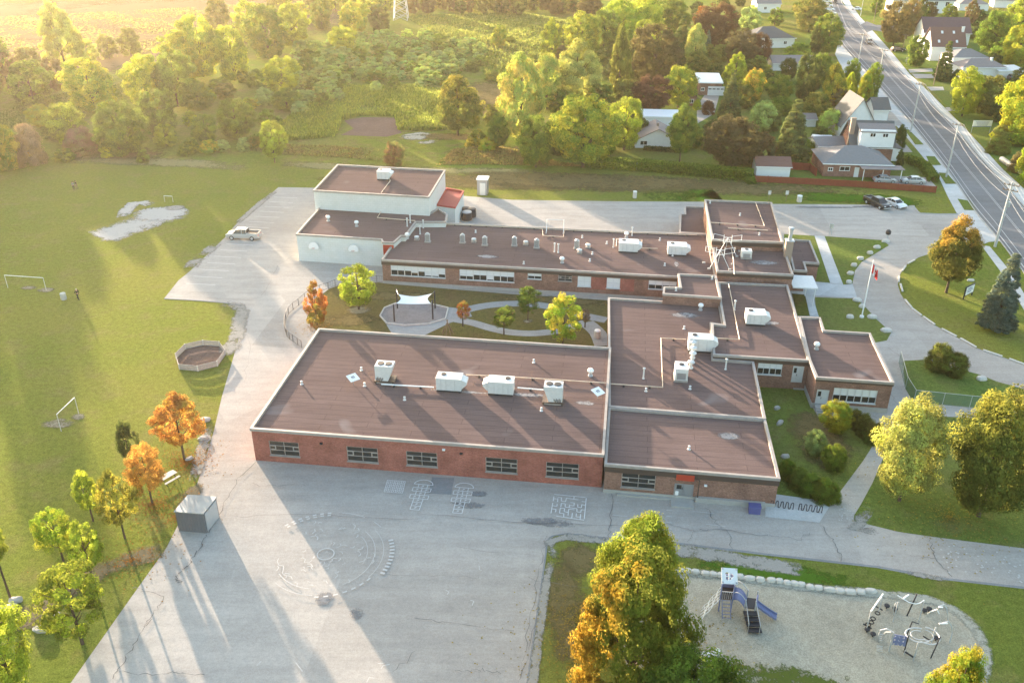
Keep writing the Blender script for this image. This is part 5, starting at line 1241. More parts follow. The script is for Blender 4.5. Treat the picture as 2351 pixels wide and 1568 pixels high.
# flagpole and flag
p = Vector(P(1978, 729)); hf = hgt(1978, 729, 600); t = thing('flagpole', 'tall white flagpole leaning over the drive bend, flying a small flag', 'flagpole', p)
m = MB(); m.lathe((0, 0, 0), [(.3, 0), (.3, .3), (.1, .35), (.05, hf)], 10); m.build('pole', M['white'], t)
m = MB(); m.lathe((0, 0, hf), [(.05, 0), (.1, .07), (.05, .16)], 8); m.build('finial', M['white'], t)
t2 = thing('flag', 'limp red and white maple leaf flag near the top of the flagpole', 'flag', p + Vector((.1, 0, hf - 1.9)))
def flagstrip(x0, x1, mat, nm, extra=0):
    m = MB(); n = 6
    for i in range(n):
        a = x0 + (x1 - x0) * i / n; b = x0 + (x1 - x0) * (i + 1) / n
        f = lambda x, z: (x * .42, .16 * sin(x * 5 + z * 2) * x, z - x * .55)
        for k in range(4):
            z0 = .2 + k * .33; z1 = z0 + .33; m.quad(f(a, z0), f(b, z0), f(b, z1), f(a, z1))
    m.build(nm, M[mat], t2)
flagstrip(0, .55, 'redp', 'red_band'); flagstrip(.55, 1.45, 'white', 'white_field'); flagstrip(1.45, 2., 'redp', 'red_band')
m = MB(); leaf = [(0, .34), (.07, .2), (.16, .26), (.13, .08), (.26, .12), (.2, .0), (.26, -.05), (.06, -.16), (.07, -.22), (-.07, -.22), (-.06, -.16), (-.26, -.05), (-.2, 0), (-.26, .12), (-.13, .08), (-.16, .26), (-.07, .2)]
m.add([(1. * .42 + x * .8, .16 * sin(5 + 1.6) - .03, .86 - .55 + z) for x, z in leaf], [tuple(range(len(leaf)))]); m.build('maple_leaf', M['redp'], t2)
# bins, booth, dumpsters, kerb stones, boulders
def barrel(name, lab, u, v, r, h, mat, lid='white', cat='bin'):
    t = thing(name, lab, cat, P(u, v)); m = MB(); m.lathe((0, 0, 0), [(r * .85, 0), (r, .1), (r, h * .5), (r * .95, h)], 12); m.build('body', M[mat], t)
    m = MB(); m.lathe((0, 0, h), [(r * 1.02, 0), (r * .9, .12), (r * .3, .2)], 12); m.build('lid', M[lid], t); return t
barrel('litter_bin', 'pale bin at the grass edge behind the office', 1834.5, 464, .5, 1.2, 'stone'); barrel('litter_bin', 'pale bin on the grass behind the long wing', 1457, 455, .4, 1.3, 'stone')
barrel('litter_bin', 'grey bin on the field beside the walking person', 147, 688, .42, .95, 'galv', 'stone')
barrel('litter_bin', 'white round bin beside the yard door', 1552, 1141, .28, .8, 'white'); barrel('litter_bin', 'small pale bin at the kerb of the garden path end', 1371, 776, .45, 1.1, 'stone')
barrel('waste_container', 'grey deep-collection waste container, front one by the red-roofed block', 1072, 505, .95, 1.5, 'dark', 'grey', 'dumpster'); barrel('waste_container', 'dark deep-collection waste container, rear left by the red-roofed block', 1070, 496, .8, 1.5, 'dark', 'dark', 'dumpster'); barrel('waste_container', 'dark deep-collection waste container, rear right by the red-roofed block', 1083, 498, .85, 1.5, 'dark', 'dark', 'dumpster')
p = Vector(P(1107, 449)); t = thing('utility_booth', 'tall grey booth with white flat top on the grass edge behind the gym', 'booth', p, BA)
m = MB(); m.box((0, 1.1, 1.55), (2.0, 2.2, 3.1)); m.build('body', M['grey'], t); m = MB(); m.box((0, 1.1, 3.18), (2.3, 2.6, .18)); m.build('roof', M['panel'], t); m = MB(); m.box((.1, -.02, 1.3), (1.1, .06, 2.4)); m.build('door', M['panel'], t)
# storage box on the yard
p = Vector(P(411, 1219)); q = Vector(P(475, 1224)); r_ = Vector(P(504, 1186)); t = thing('storage_shed', 'flat-topped grey steel storage shed on the edge of the yard', 'shed', p)
hh_ = 2.35; w_ = [p[:2], q[:2], r_[:2], (r_ + (p - q))[:2]]
m = MB(p); uv = []
for i in range(4): wallgrid(m, uv, w_[i], w_[(i + 1) % 4], 0, hh_, [])
m.build('wall', M['shedm'], t)
m = MB(p); o_ = offset([tuple(x) for x in w_], .07); m.prism(o_, hh_, hh_ + .1); m.build('roof', plain('weathered_steel', (.33, .35, .34), .6, .2, .35, .9), t)
m = MB(p); e = (r_ - q).normalized(); n_ = Vector((e.y, -e.x, 0)); c = (q + r_) / 2 + n_ * .04; m.box((c.x, c.y, 1.15), ((r_ - q).length * .85, .06, 2.1), math.atan2(e.y, e.x)); m.build('shutter_door', M['galv'], t)
m = MB(p); e = (q - p).normalized(); n_ = Vector((e.y, -e.x, 0))
for k in range(9): c = p.lerp(q, (k + .5) / 9) + n_ * .02; m.box((c.x, c.y, 1.2), (.05, .03, 2.2), math.atan2(e.y, e.x))
m.build('rib', M['shedm'], t)
KS = [[(2083, 607), (2100, 598)], [(2070.5, 624), (2079, 612)], [(2063, 649), (2064, 636)], [(2067, 653), (2072, 671)], [(2077, 689), (2093, 708)], [(2093, 709), (2115.5, 726)], [(2119, 728), (2146, 747)], [(2161, 756), (2196, 774)], [(2204, 778), (2241, 799)], [(2256, 805), (2301, 820)], [(2316, 825), (2351, 838)]]
ordn = ['first', 'second', 'third', 'fourth', 'fifth', 'sixth', 'seventh', 'eighth', 'ninth', 'tenth', 'eleventh']
for k, (a, b) in enumerate(KS):
    pa, pb = Vector(P(*a)), Vector(P(*b)); d = pb - pa; c = (pa + pb) / 2
    o = MB(c).box((c.x, c.y, .11), (d.length * .97, .28, .17), math.atan2(d.y, d.x)).build('kerb_stone', M['stone'], bevel=.03); o.location = (c.x, c.y, .02)
    setp(o, f'long pale kerb stone on the island rim, {ordn[k]} counted from the road end', 'kerb stone', 'kerb stones around the island')
def rock(name, lab, u, v, w, d, h, mat='stone', grp=None, seed=0, rz=0., cat='boulder'):
    rnd = random.Random(seed * 7 + 3); m = MB(); n = 9; vs = []
    for zi, (z, s) in enumerate(((-.05, .92), (h * .45, 1.), (h * .85, .86), (h, .6))):
        for k in range(n):
            a = 2 * pi * k / n; f = s * rnd.uniform(.86, 1.08); sq = max(abs(cos(a)), abs(sin(a))) ** -.55
            vs.append((w / 2 * cos(a) * f * sq, d / 2 * sin(a) * f * sq, z * rnd.uniform(.92, 1.06)))
    fs = [tuple(range(n - 1, -1, -1)), tuple(range(3 * n, 4 * n))]
    for i in range(3):
        for k in range(n): k2 = (k + 1) % n; fs.append((i * n + k, i * n + k2, (i + 1) * n + k2, (i + 1) * n + k))
    m.add(vs, fs); o = m.build(name, M[mat]); o.location = P(u, v); o.location.z = 0; o.rotation_euler = (0, 0, rz); setp(o, lab, cat, grp)
    return o
BO = [(2013, 570, 1.7, 'pale boulder on the entrance lawn rim, nearest the dark-topped post'), (1997, 583, 1.5, 'pale boulder on the entrance lawn rim, second from the dark-topped post'), (1975, 596, 1.6, 'pale boulder on the entrance lawn rim, third from the dark-topped post'), (1960, 611, 1.5, 'pale boulder on the entrance lawn rim, fourth from the dark-topped post'),
      (1951.7, 630, 1.6, 'pale boulder on the entrance lawn rim, fifth from the dark-topped post'), (1948.5, 650, 1.4, 'pale boulder where entrance lawn meets the walk'), (1966.7, 691, 1.9, 'flat pale boulder at the corner of walk and flagpole lawn'), (1979, 706, 1.4, 'pale boulder just above the flagpole foot'), (2001.7, 730, 1.9, 'pale boulder right of the flagpole foot'),
      (2034, 761, 2.1, 'long pale boulder at the tip of the flagpole lawn'), (1951, 730, 1.6, 'flat grey stone left of the flagpole on the lawn'), (2033, 556, 2., 'low stone heap at the foot of the dark-topped post'), (2253, 872, 1.8, 'white boulder on the fenced lawn by the drive'), (2207, 850, 1.2, 'small white boulder beside the round bushes')]
for k, (u, v, w, l) in enumerate(BO): rock('boulder', l, u, v, w * .72, w * .5, .5, grp='boulders around the entrance lawns', seed=k)
RK = [(1547, 1314, .7), (1563, 1313, .8), (1579, 1313, .75), (1596, 1315, .8), (1619, 1319, .85), (1637, 1321, .8), (1655, 1323, .8), (1678, 1325, .8), (1697, 1326, .8), (1720, 1330, 1.2), (1745, 1333, .85), (1770, 1334, .9), (1789, 1336, .75), (1806, 1340, .75), (1823, 1342, .85), (1839, 1344, .8), (1859, 1350, .8), (1878, 1352, .8), (1904, 1356, 1.1), (1927, 1359, .95), (1951, 1361, 1.15), (1975, 1361, .9), (1998, 1359, 1.15)]
for k, (u, v, w) in enumerate(RK): rock('border_rock', 'squared white rock in the row edging the gravel play area', u, v, w, .6, .38, grp='white rocks edging the play area', seed=50 + k, rz=R(-6), cat='rock')
ST = [(470, 966, 1.4, .9, 'flat pale stone slab behind the tall orange tree'), (468, 1008, 1.3, .8, 'pale stone at the yard edge under the tall orange tree'), (435, 1056, 1., .5, 'small pale stone right of the orange tree trunk'), (36, 1380, 1.3, .7, 'pale rock slab at the left edge, upper one'), (14, 1400, 1.9, .9, 'pale rock slab at the left edge, lower one'), (118, 1420, 1.5, .8, 'pale rock slab among the lower left trees, upper one'), (102, 1445, 1.9, .9, 'pale rock slab among the lower left trees, lower one'),
      (1783, 939, .9, .6, 'pale stone in the courtyard, nearest the office wall'), (1790, 973, 1.3, .6, 'long pale stone in the courtyard below the first one'), (1802, 1050, 1., .6, 'pale stone at the top of the long courtyard hedge')]
for k, (u, v, w, d, l) in enumerate(ST): rock('stone_slab', l, u, v, w, d, .38, 'conc', seed=90 + k, rz=R(20 * (k % 3) + 10), cat='stone')
# picnic table under the orange tree
def bench_table(lab, u, v, rz, s=1.):
    t = thing('picnic_table', lab, 'picnic table', P(u, v), rz)
    m = MB(); m.box((0, 0, .74), (1.8, .75, .05)); m.build('tabletop', M['stone'], t)
    for y in (-.7, .7): m = MB(); m.box((0, y, .44), (1.8, .26, .05)); m.build('bench', M['stone'], t)
    for x in (-.65, .65): m = MB(); m.tube([(x, -.75, 0), (x, .25, .72)], .04, 5); m.tube([(x, .75, 0), (x, -.25, .72)], .04, 5); m.build('leg', M['dark'], t)
bench_table('pale picnic table between the two orange trees', 388, 1104, R(55))
# pit
pit = [P(u, v, .8)[:2] for u, v in ((402.5, 811), (410, 836), (452.5, 840), (497.5, 828.7), (516, 802.5), (502.5, 784), (465, 781), (423.7, 790))]
cx, cy = sum(p[0] for p in pit) / 8, sum(p[1] for p in pit) / 8
t = thing('ball_pit_pen', 'eight-sided pen of pale boards on the edge of the playing field', 'ball pen', (cx, cy, 0))
for i in range(8):
    a, b = Vector(pit[i]), Vector(pit[(i + 1) % 8]); d = b - a; c = (a + b) / 2; m = MB((cx, cy, 0))
    for z_ in (.14, .42, .7): m.box((c.x, c.y, z_), (d.length, .05, .22), math.atan2(d.y, d.x))
    m.build('panel', M['vinyl'] if 'pen' not in M else M['pen'], t)
    m = MB((cx, cy, 0)); m.box((a.x, a.y, .42), (.12, .12, .84)); m.build('post', M['stone'], t)
m = MB((cx, cy, 0)); m.prism([tuple(Vector(q) * .97 + Vector((cx, cy)) * .03) for q in pit], .02, .07); m.build('floor', M['soil'], t)
# goals
def goal(lab, bar0, bar1, h=2.3, back=.0):
    a = Vector(P(*bar0, h)); b = Vector(P(*bar1, h)); t = thing('soccer_goal', lab, 'goal', (a.x, a.y, 0)); o = (a.x, a.y, 0)
    m = MB(o); m.tube([a, b], .05, 8); m.build('crossbar', M['white'], t)
    for q in (a, b): m = MB(o); m.tube([(q.x, q.y, 0), q], .045, 8); m.build('goalpost', M['stone'], t)
goal('wide white goal frame on the sunlit field at the left edge', (10, 632), (98.7, 638), 2.1); goal('white goal frame with worn grass beneath, left of the dark young tree', (130, 951), (171, 912.5), 2.3)
goal('small far white goal frame beyond the bare infield', (376, 450), (395, 451), 1.2)
# fences
def fence(name, lab, ptsV, h, kind, every=2.6, world=None, cat='fence'):
    pts = [Vector(P(u, v)) for u, v in ptsV]; o = pts[0].copy(); t = thing(name, lab, cat, o)
    posts = []
    for a, b in zip(pts, pts[1:]):
        n = max(1, round((b - a).length / every)); posts += [a.lerp(b, k / n) for k in range(n)]
    posts.append(pts[-1])
    for q in posts:
        m = MB(o)
        if kind == 'wood': m.box((q.x, q.y, h / 2 + .03), (.14, .14, h + .06))
        else: m.lathe((q.x, q.y, 0), [(.035, 0), (.035, h + .05)], 6)
        m.build('post', M['redw' if kind == 'wood' else ('dark' if kind == 'picket' else 'galv')], t)
    if kind == 'wood':
        m = MB(o)
        for a, b in zip(posts, posts[1:]):
            d = b - a; n = max(1, int(d.length / .16))
            for k in range(n): q = a.lerp(b, (k + .5) / n); m.box((q.x, q.y, h / 2), (.145, .03, h - .05 * (k % 3 == 0)), math.atan2(d.y, d.x))
        m.build('boards', M['redw'], t)
    elif kind == 'link':
        m = MB(o); uv = []; s = 0
        for a, b in zip(posts, posts[1:]):
            L_ = (b - a).length; m.quad((a.x, a.y, .03), (b.x, b.y, .03), (b.x, b.y, h), (a.x, a.y, h)); uv += [(s, 0), (s + L_, 0), (s + L_, h), (s, h)]; s += L_
        m.uv = uv; m.build('mesh_panel', M['mesh'], t)
        m = MB(o)
        for a, b in zip(posts, posts[1:]): m.tube([a + Vector((0, 0, h)), b + Vector((0, 0, h))], .03, 5)
        m.build('rail', M['galv'], t)
    else:
        m = MB(o)
        for a, b in zip(posts, posts[1:]):
            for z_ in (.12, h): m.tube([a + Vector((0, 0, z_)), b + Vector((0, 0, z_))], .025, 4)
            n = int((b - a).length / .28)
            for k in range(n): q = a.lerp(b, (k + .5) / n); m.tube([q + Vector((0, 0, .1)), q + Vector((0, 0, h))], .009, 3)
        m.build('pickets', M['dark'], t)
    return t
M['redw'] = plain('red_stained_wood', (.23, .05, .03), .8, 0, .25, 2.)
fence('board_fence', 'long red board fence between the school grass and the brick bungalow', [(1733, 418), (1850, 424), (1963, 430), (2060, 437), (2147, 443)], 1.35, 'wood', 2.6)
fence('board_fence', 'red board fence running back beside the white garage', [(1815, 390), (1858, 392), (1873, 405)], 1.6, 'wood', 2.4)
fence('chain_link_fence', 'green chain-link fence around the lawn with the round bushes', [(2063, 833), (2078, 892), (2097, 923), (2163, 930), (2288, 943), (2400, 954)], 1.7, 'link', 3.)
fence('picket_fence', 'curved black metal fence around the nursery garden', smooth([(884, 650), (840, 647), (788, 652), (754, 664), (716, 678), (686, 702), (663, 722), (654, 749), (659, 773), (673, 785), (693, 799)], 2), 1.1, 'picket', 3.2)
# hedge rows (clipped blocks get leaves in the planting section)
# ---------------------------------------------------------------- trees: protos are shared leaf meshes, each tree its own object
def leafmesh(name, kind, n, ls, seed, clumps=60):
    rg = np.random.default_rng(seed)
    if kind == 'round':      # crown spans z 0..1, radius .5
        prof = lambda z: .5 * np.sqrt(np.clip(1 - ((z - .48) / .53) ** 2, 0, 1)) ** .8
    elif kind == 'egg': prof = lambda z: .5 * np.clip(np.sin(np.clip(z, 0, 1) ** .72 * np.pi) * 1.02, 0, 1) ** .7
    elif kind == 'cone': prof = lambda z: .5 * np.clip(1.03 - z, 0, 1) ** .85 * np.clip(z * 9, 0, 1) ** .5
    elif kind == 'dome': prof = lambda z: .5 * np.sqrt(np.clip(1 - z ** 2, 0, 1)) ** .85
    elif kind == 'tall': prof = lambda z: .5 * np.clip(np.sin(np.clip(z, 0, 1) ** .6 * np.pi), 0, 1) ** .55
    elif kind == 'wide': prof = lambda z: .5 * np.clip(1 - ((z - .35) / .67) ** 2, 0, 1) ** .45
    z = rg.uniform(.0, 1, clumps * 6); r = prof(z); keep = rg.uniform(0, .5, len(z)) < r + .04; z = z[keep][:clumps]; r = prof(z)
    # lobes: big boughs push the outline in and out
    ph = rg.uniform(0, 2 * pi, len(z)); nb = 7; bo = rg.uniform(0, 2 * pi, nb); bz = rg.uniform(.1, .9, nb)
    lob = np.zeros(len(z))
    for k in range(nb): lob += np.exp(-((np.angle(np.exp(1j * (ph - bo[k])))) ** 2) / .35 - ((z - bz[k]) ** 2) / .05)
    lob = .76 + .34 * np.clip(lob, 0, 1)
    rr = r * rg.uniform(.38, 1., len(z)) ** .5 * (lob if kind not in ('cone', 'dome') else 1.)
    cz = z + rg.normal(0, .02, len(z))
    C_ = np.stack([rr * np.cos(ph), rr * np.sin(ph), cz], 1)
    cs = {'round': .102, 'egg': .098, 'cone': .085, 'dome': .12, 'tall': .085, 'wide': .092}[kind] * rg.uniform(.6, 1.35, len(z))
    w = cs ** 1.6; idx = rg.choice(len(z), n, p=w / w.sum())
    d = rg.normal(0, 1, (n, 3)); d /= np.linalg.norm(d, axis=1)[:, None]
    rad = rg.uniform(.35, 1, n) ** .5
    sc = np.array([1., 1., .75 if kind != 'cone' else .35])
    pos = C_[idx] + d * (rad * cs[idx])[:, None] * sc
    if kind == 'cone':                       # drooping whorls of boughs
        k = np.round(pos[:, 2] * 14) / 14; pos[:, 2] = k + (pos[:, 2] - k) * .6 - .05 * (np.hypot(pos[:, 0], pos[:, 1]) * 2)
    pos[:, 2] = np.clip(pos[:, 2], 0.0, 1.04)
    out = pos - np.array([0, 0, .45]); out /= np.linalg.norm(out, axis=1)[:, None] + 1e-6
    nr = out * 1.1 + d * 1.0 + rg.normal(0, .33, (n, 3)); nr /= np.linalg.norm(nr, axis=1)[:, None]
    a = np.cross(nr, rg.normal(0, 1, (n, 3))); a /= np.linalg.norm(a, axis=1)[:, None]; b = np.cross(nr, a)
    s = ls * rg.uniform(.6, 1.3, n)[:, None]
    V = np.empty((n, 4, 3)); V[:, 0] = pos - a * s * .5; V[:, 1] = pos + b * s * .32; V[:, 2] = pos + a * s * .5; V[:, 3] = pos - b * s * .32
    me = bpy.data.meshes.new(name); me.vertices.add(n * 4); me.vertices.foreach_set('co', V.reshape(-1))
    me.loops.add(n * 4); me.loops.foreach_set('vertex_index', np.arange(n * 4, dtype=np.int32))
    me.polygons.add(n); me.polygons.foreach_set('loop_start', np.arange(0, n * 4, 4, dtype=np.int32)); me.polygons.foreach_set('loop_total', np.full(n, 4, dtype=np.int32))
    cv = rg.uniform(0, 1, len(z)); var = np.clip(cv[idx] * .6 + rg.uniform(0, .4, n), 0, 1)
    at = me.attributes.new('var', 'FLOAT', 'POINT'); at.data.foreach_set('value', np.repeat(var, 4).astype(np.float32))
    me.materials.append(M['leaf']); me.update(calc_edges=True); me.validate(); return me, C_
def trunkmesh(name, kind, seed):
    """unit trunk and limbs for a crown whose base sits at z=0 and top at z=1; root runs down to z=-1 (scaled separately)"""
    rnd = random.Random(seed); m = MB()
    m.tube([(0, 0, -.05), (0.01, .005, .3), (0, 0, .85)], [.022, .018, .004], 7)
    for k in range(9 if kind != 'cone' else 4):
        a = rnd.uniform(0, 2 * pi); z0 = rnd.uniform(.0, .5); l = rnd.uniform(.18, .36)
        m.tube([(0, 0, z0), (cos(a) * l * .5, sin(a) * l * .5, z0 + .12), (cos(a) * l, sin(a) * l, z0 + .3)], [.011, .008, .003], 5)
    me = bpy.data.meshes.new(name); me.from_pydata(m.v, [], m.f); me.materials.append(M['bark']); me.update(); return me
PRO = {}
def proto(kind, lvl, var):
    k = (kind, lvl, var)
    if k not in PRO:
        n, ls, cl = {'near': (42000, .026, 190), 'airy': (13000, .036, 95), 'mid': (26000, .034, 170), 'far': (10000, .052, 100), 'tiny': (5200, .068, 50)}[lvl]
        if kind == 'cone': n = int(n * 1.5); cl = int(cl * 1.8)
        PRO[k] = (leafmesh('crown', kind, n, ls, hash((kind, lvl)) % 1000 + var * 31 if False else (len(PRO) * 17 + 5), cl)[0], trunkmesh('trunk', kind, len(PRO)))
    return PRO[k]
CO = dict(g=((.06, .105, .018), (.10, .14, .02)), dg=((.030, .055, .016), (.05, .075, .02)), yg=((.13, .185, .025), (.22, .23, .025)), pale=((.20, .235, .07), (.26, .26, .08)), br=((.10, .085, .035), (.07, .06, .03)),
          mar=((.055, .027, .022), (.068, .036, .025)), dk=((.055, .055, .026), (.05, .042, .026)), org=((.34, .165, .045), (.31, .21, .05)), orr=((.34, .10, .03), (.15, .15, .03)), yel=((.24, .25, .02), (.12, .165, .02)), yor=((.13, .155, .022), (.27, .22, .03)),
          bl=((.07, .11, .085), (.10, .13, .10)), sp=((.06, .09, .035), (.10, .11, .035)), wil=((.17, .235, .08), (.21, .265, .09)), pk=((.17, .125, .10), (.14, .11, .06)), ol=((.085, .10, .025), (.11, .125, .03)), br2=((.13, .10, .05), (.10, .09, .035)), lime=((.16, .24, .02), (.24, .27, .03)))
CO = {k: (tuple(min(.75, x * 1.6) for x in a), tuple(min(.75, x * 1.6) for x in b)) for k, (a, b) in CO.items()}
CO['mix'] = ((.14, .18, .025), (.36, .235, .03)); CO['br_g'] = ((.13, .20, .03), (.17, .24, .035)); CO['olg'] = ((.12, .15, .03), (.30, .30, .05)); CO['gold'] = ((.27, .32, .03), (.19, .26, .03))
TN = 0
def tree(ub, vb, vt, w, kind, col, label, lvl=None, name='tree', cat='tree', bare=.22, group=None, grad=None, bias=0.):
    """ub,vb root; vt crown top; w crown width, all read off the survey view"""
    global TN; TN += 1
    p = Vector(P(ub, vb)); h = hgt(ub, vb, vt); wm = w * mpp(p.x, p.y, h * .5)
    if lvl is None: lvl = 'near' if p.y < 115 else ('mid' if p.y < 190 else 'far')
    rnd = random.Random(TN * 13 + 1)
    me, tm = proto(kind, lvl, rnd.randint(0, 2))
    t = thing(name, label, cat, p, rnd.uniform(0, 6.28), group)
    hb = h * bare
    c = link('crown', me, t, (0, 0, hb)); c.scale = (wm, wm * rnd.uniform(.9, 1.05), (h - hb))
    tw = link('trunk', tm, t, (0, 0, hb)); tw.scale = (wm, wm, (h - hb))
    if bare > .08:
        m = MB(); r = max(.09, wm * .022); m.tube([(0, 0, -.05), (.01, 0, hb * .5), (0, 0, hb * 1.02)], [r * 1.25, r, r * .95], 7)
        b = m.build('bole', M['bark'], None); b.parent = t
    fk = 1.25 if p.y > 185 else 1.; a, b_ = CO[col]; a = [x * fk for x in a]; b_ = [x * fk for x in b_]; j = [rnd.uniform(.88, 1.12) for _ in range(3)]  # far crowns: leaf colour lightened to stand in for brighter light there
    if grad: t.rotation_euler = (0, 0, 0); c['grad'] = list(grad)
    if bias: c['bias'] = bias
    c.color = (a[0] * j[0], a[1] * j[1], a[2] * j[2], 1); c['tint2'] = [b_[0] * j[1], b_[1] * j[0], b_[2] * j[2]]
    return t
def bush(ub, vb, vt, w, col, label, lvl='far', name='bush', cat='bush', group=None, kind='dome', yk=1.):
    global TN; TN += 1
    p = Vector(P(ub, vb)); h = max(.4, hgt(ub, vb, vt)); wm = w * mpp(p.x, p.y, h * .5)
    rnd = random.Random(TN * 13 + 1); me, tm = proto(kind, lvl, rnd.randint(0, 2))
    o = link(name, me, None, p); o.scale = (wm, wm * yk, h); o.rotation_euler = (0, 0, rnd.uniform(0, 6.28) if yk == 1 else BA)
    fk = 1.25 if p.y > 185 else 1.; a, b_ = CO[col]; a = [x * fk for x in a]; b_ = [x * fk for x in b_]; j = [rnd.uniform(.85, 1.15) for _ in range(3)]  # far bushes: extra brightness put into the leaf colour instead of the lighting
    o.color = (a[0] * j[0], a[1] * j[1], a[2] * j[2], 1); o['tint2'] = [b_[0] * j[1], b_[1] * j[0], b_[2] * j[2]]
    return setp(o, label, cat, group)
T = tree
# young trees along the west edge of the yard
T(424, 1056, 904, 118, 'egg', 'org', 'tall bright orange tree at the west edge of the yard', bare=.3, lvl='airy')
T(303, 1070, 964, 54, 'egg', 'dg', 'dark green slim tree left of the orange trees', bare=.2, lvl='airy')
T(350, 1156, 1026, 92, 'round', 'org', 'smaller orange tree below the tall orange one', bare=.3, lvl='airy')
T(214, 1196, 1079, 66, 'egg', 'lime', 'small yellow-green tree left of the dark-hearted one', bare=.25, lvl='airy')
T(287, 1236, 1081, 88, 'egg', 'yor', 'dark-hearted yellowish tree beside the storage shed grass', bare=.28, lvl='airy')
T(146, 1288, 1172, 88, 'round', 'lime', 'loose yellow-green tree behind the bright lime one', bare=.28, lvl='airy')
T(214, 1330, 1198, 90, 'egg', 'lime', 'bright lime-green tree near the worn track', bare=.24, lvl='airy')
T(190, 1478, 1308, 160, 'wide', 'yg', 'broad low green tree above the lower rock slabs', bare=.3, lvl='airy')
T(25, 1375, 1193, 64, 'round', 'yg', 'thin-trunked tree cut by the left edge', bare=.5, lvl='airy')
T(40, 1600, 1388, 155, 'round', 'lime', 'bright green tree in the lower left corner', bare=.2, lvl='airy')
# nursery garden
T(824, 711, 607, 98, 'egg', 'lime', 'bright green conical tree in the nursery garden beside the orange one', bare=.16, lvl='airy')
T(729, 750, 647, 56, 'tall', 'orr', 'narrow orange tree by the curved garden fence', bare=.08, lvl='airy')
T(1062.7, 749, 695, 33, 'round', 'orr', 'tiny rust-leaved sapling right of the sandpit', bare=.35, lvl='airy')
T(1212, 737, 662, 60, 'round', 'g', 'small open green tree inside the path loop', bare=.3, lvl='airy')
T(1292, 792, 674, 88, 'egg', 'lime', 'large bright green tree at the right of the nursery garden', bare=.15, lvl='airy')
T(1157, 769, 704, 56, 'round', 'g', 'thin green sapling on the left of the path loop', bare=.35, lvl='airy')
T(1343, 752, 710, 26, 'round', 'pk', 'tiny pinkish sapling behind the large garden tree', bare=.35, lvl='airy')
# foreground right
T(1462, 1440, 1174, 190, 'egg', 'gold', 'tall yellow-green maple, rear peak of the big foreground pair', bare=.14, name='maple_tree')
T(1440, 1610, 1278, 266, 'wide', 'mix', 'huge green maple with yellow and orange flanks in front of the play gravel', bare=.1, name='maple_tree', grad=(-.75, 0, 0), bias=.17)
T(1562, 1740, 1525, 260, 'round', 'g', 'round green tree at the bottom edge by the play gravel', bare=.1)
T(2163, 1700, 1490, 125, 'egg', 'yel', 'golden yellow tree at the bottom edge below the climbing frames', bare=.1)
T(2064, 1150, 928, 156, 'round', 'pale', 'pale yellow-green tree over the diagonal path', bare=.12)
T(2246, 1185, 918, 196, 'round', 'olg', 'big dark olive tree with golden top, right of the pale tree', bare=.1, grad=(0, 0, .5), bias=.42)
T(1917, 997, 928, 74, 'round', 'yel', 'small golden bush-like tree before the east classroom', bare=.15)
CO['ot'] = ((.13, .155, .03), (.46, .27, .05))
T(2172, 672, 502, 126, 'egg', 'ot', 'tree with orange top on the island beside the road', bare=.2, grad=(-.1, .1, .7), bias=.5)
T(2283, 757, 584, 92, 'cone', 'bl', 'blue-green spruce on the island', 'near', name='spruce_tree', bare=.03)
# edge of the field and wetland
T(631, 374, 280, 62, 'round', 'yg', 'lone green tree at the top edge of the field, left of the gym', 'mid', bare=.18)
T(1051, 312, 174, 118, 'egg', 'olg', 'lone dark-hearted golden tree beside the brown plot', 'mid', bare=.12, grad=(0, 0, .4), bias=.3)
T(1143, 341, 264, 54, 'round', 'g', 'small round tree left of the tall pale pines', 'mid', bare=.12)
T(1196, 322, 128, 118, 'egg', 'pale', 'pale yellow pine, leftmost at the wood corner', 'mid', name='pine_tree', bare=.04)
T(1230, 385, 268, 84, 'round', 'g', 'round green tree at the field corner left of the willow', 'mid', bare=.1)
T(1338, 384, 222, 150, 'round', 'yg', 'huge willow at the left end of the long hedge', 'mid', name='willow_tree', bare=.14)
T(1432, 345, 226, 96, 'round', 'yg', 'yellow-green tree right of the huge willow', 'mid', bare=.1)
T(1322, 236, 96, 132, 'egg', 'pale', 'broad pale pine behind the willow', 'mid', name='pine_tree', bare=.05)
T(1255, 250, 120, 90, 'egg', 'pale', 'feathery pale tree between the two pale pines', 'mid', bare=.05)
T(1420, 226, 55, 54, 'tall', 'ol', 'tall slim olive tree left of the great dark one', 'mid', bare=.08)
T(1502, 208, 60, 118, 'round', 'dk', 'great dark brown beech in the gardens', 'mid', bare=.12)
T(1492, 262, 175, 84, 'round', 'mar', 'maroon tree below the great dark beech', 'mid', bare=.12)
T(1556, 248, 153, 74, 'round', 'yg', 'fresh green twin-topped tree right of the maroon one', 'mid', bare=.1)
T(1560, 374, 243, 80, 'egg', 'g', 'tall green tree right of the low white house', 'mid', bare=.2)
T(1672, 280, 172, 62, 'cone', 'sp', 'dense pointed conifer right of the white-roofed garage', 'mid', name='conifer_tree', bare=.02)
T(1687, 216, 122, 58, 'tall', 'yg', 'slim light green tree right of the white-roofed garage', 'mid', bare=.1)
T(1724, 248, 160, 52, 'round', 'yor', 'tree with a coral top right of the slim green one', 'mid', bare=.2)
T(1678, 386, 270, 124, 'round', 'dk', 'round dark olive tree behind the hedge', 'mid', bare=.12)
T(1812, 374, 230, 86, 'cone', 'sp', 'tall spruce behind the corner garage', 'mid', name='spruce_tree', bare=.03)
T(1745, 304, 236, 66, 'round', 'wil', 'grey-green willow between olive tree and spruce', 'mid', name='willow_tree', bare=.08)
T(1700, 156, 70, 84, 'round', 'dk', 'brown tree with sunlit top left of the grey hip roof', 'mid', bare=.12)
T(1742, 158, 78, 50, 'round', 'mar', 'purple-brown tree against the grey hip roof', 'mid', bare=.12)
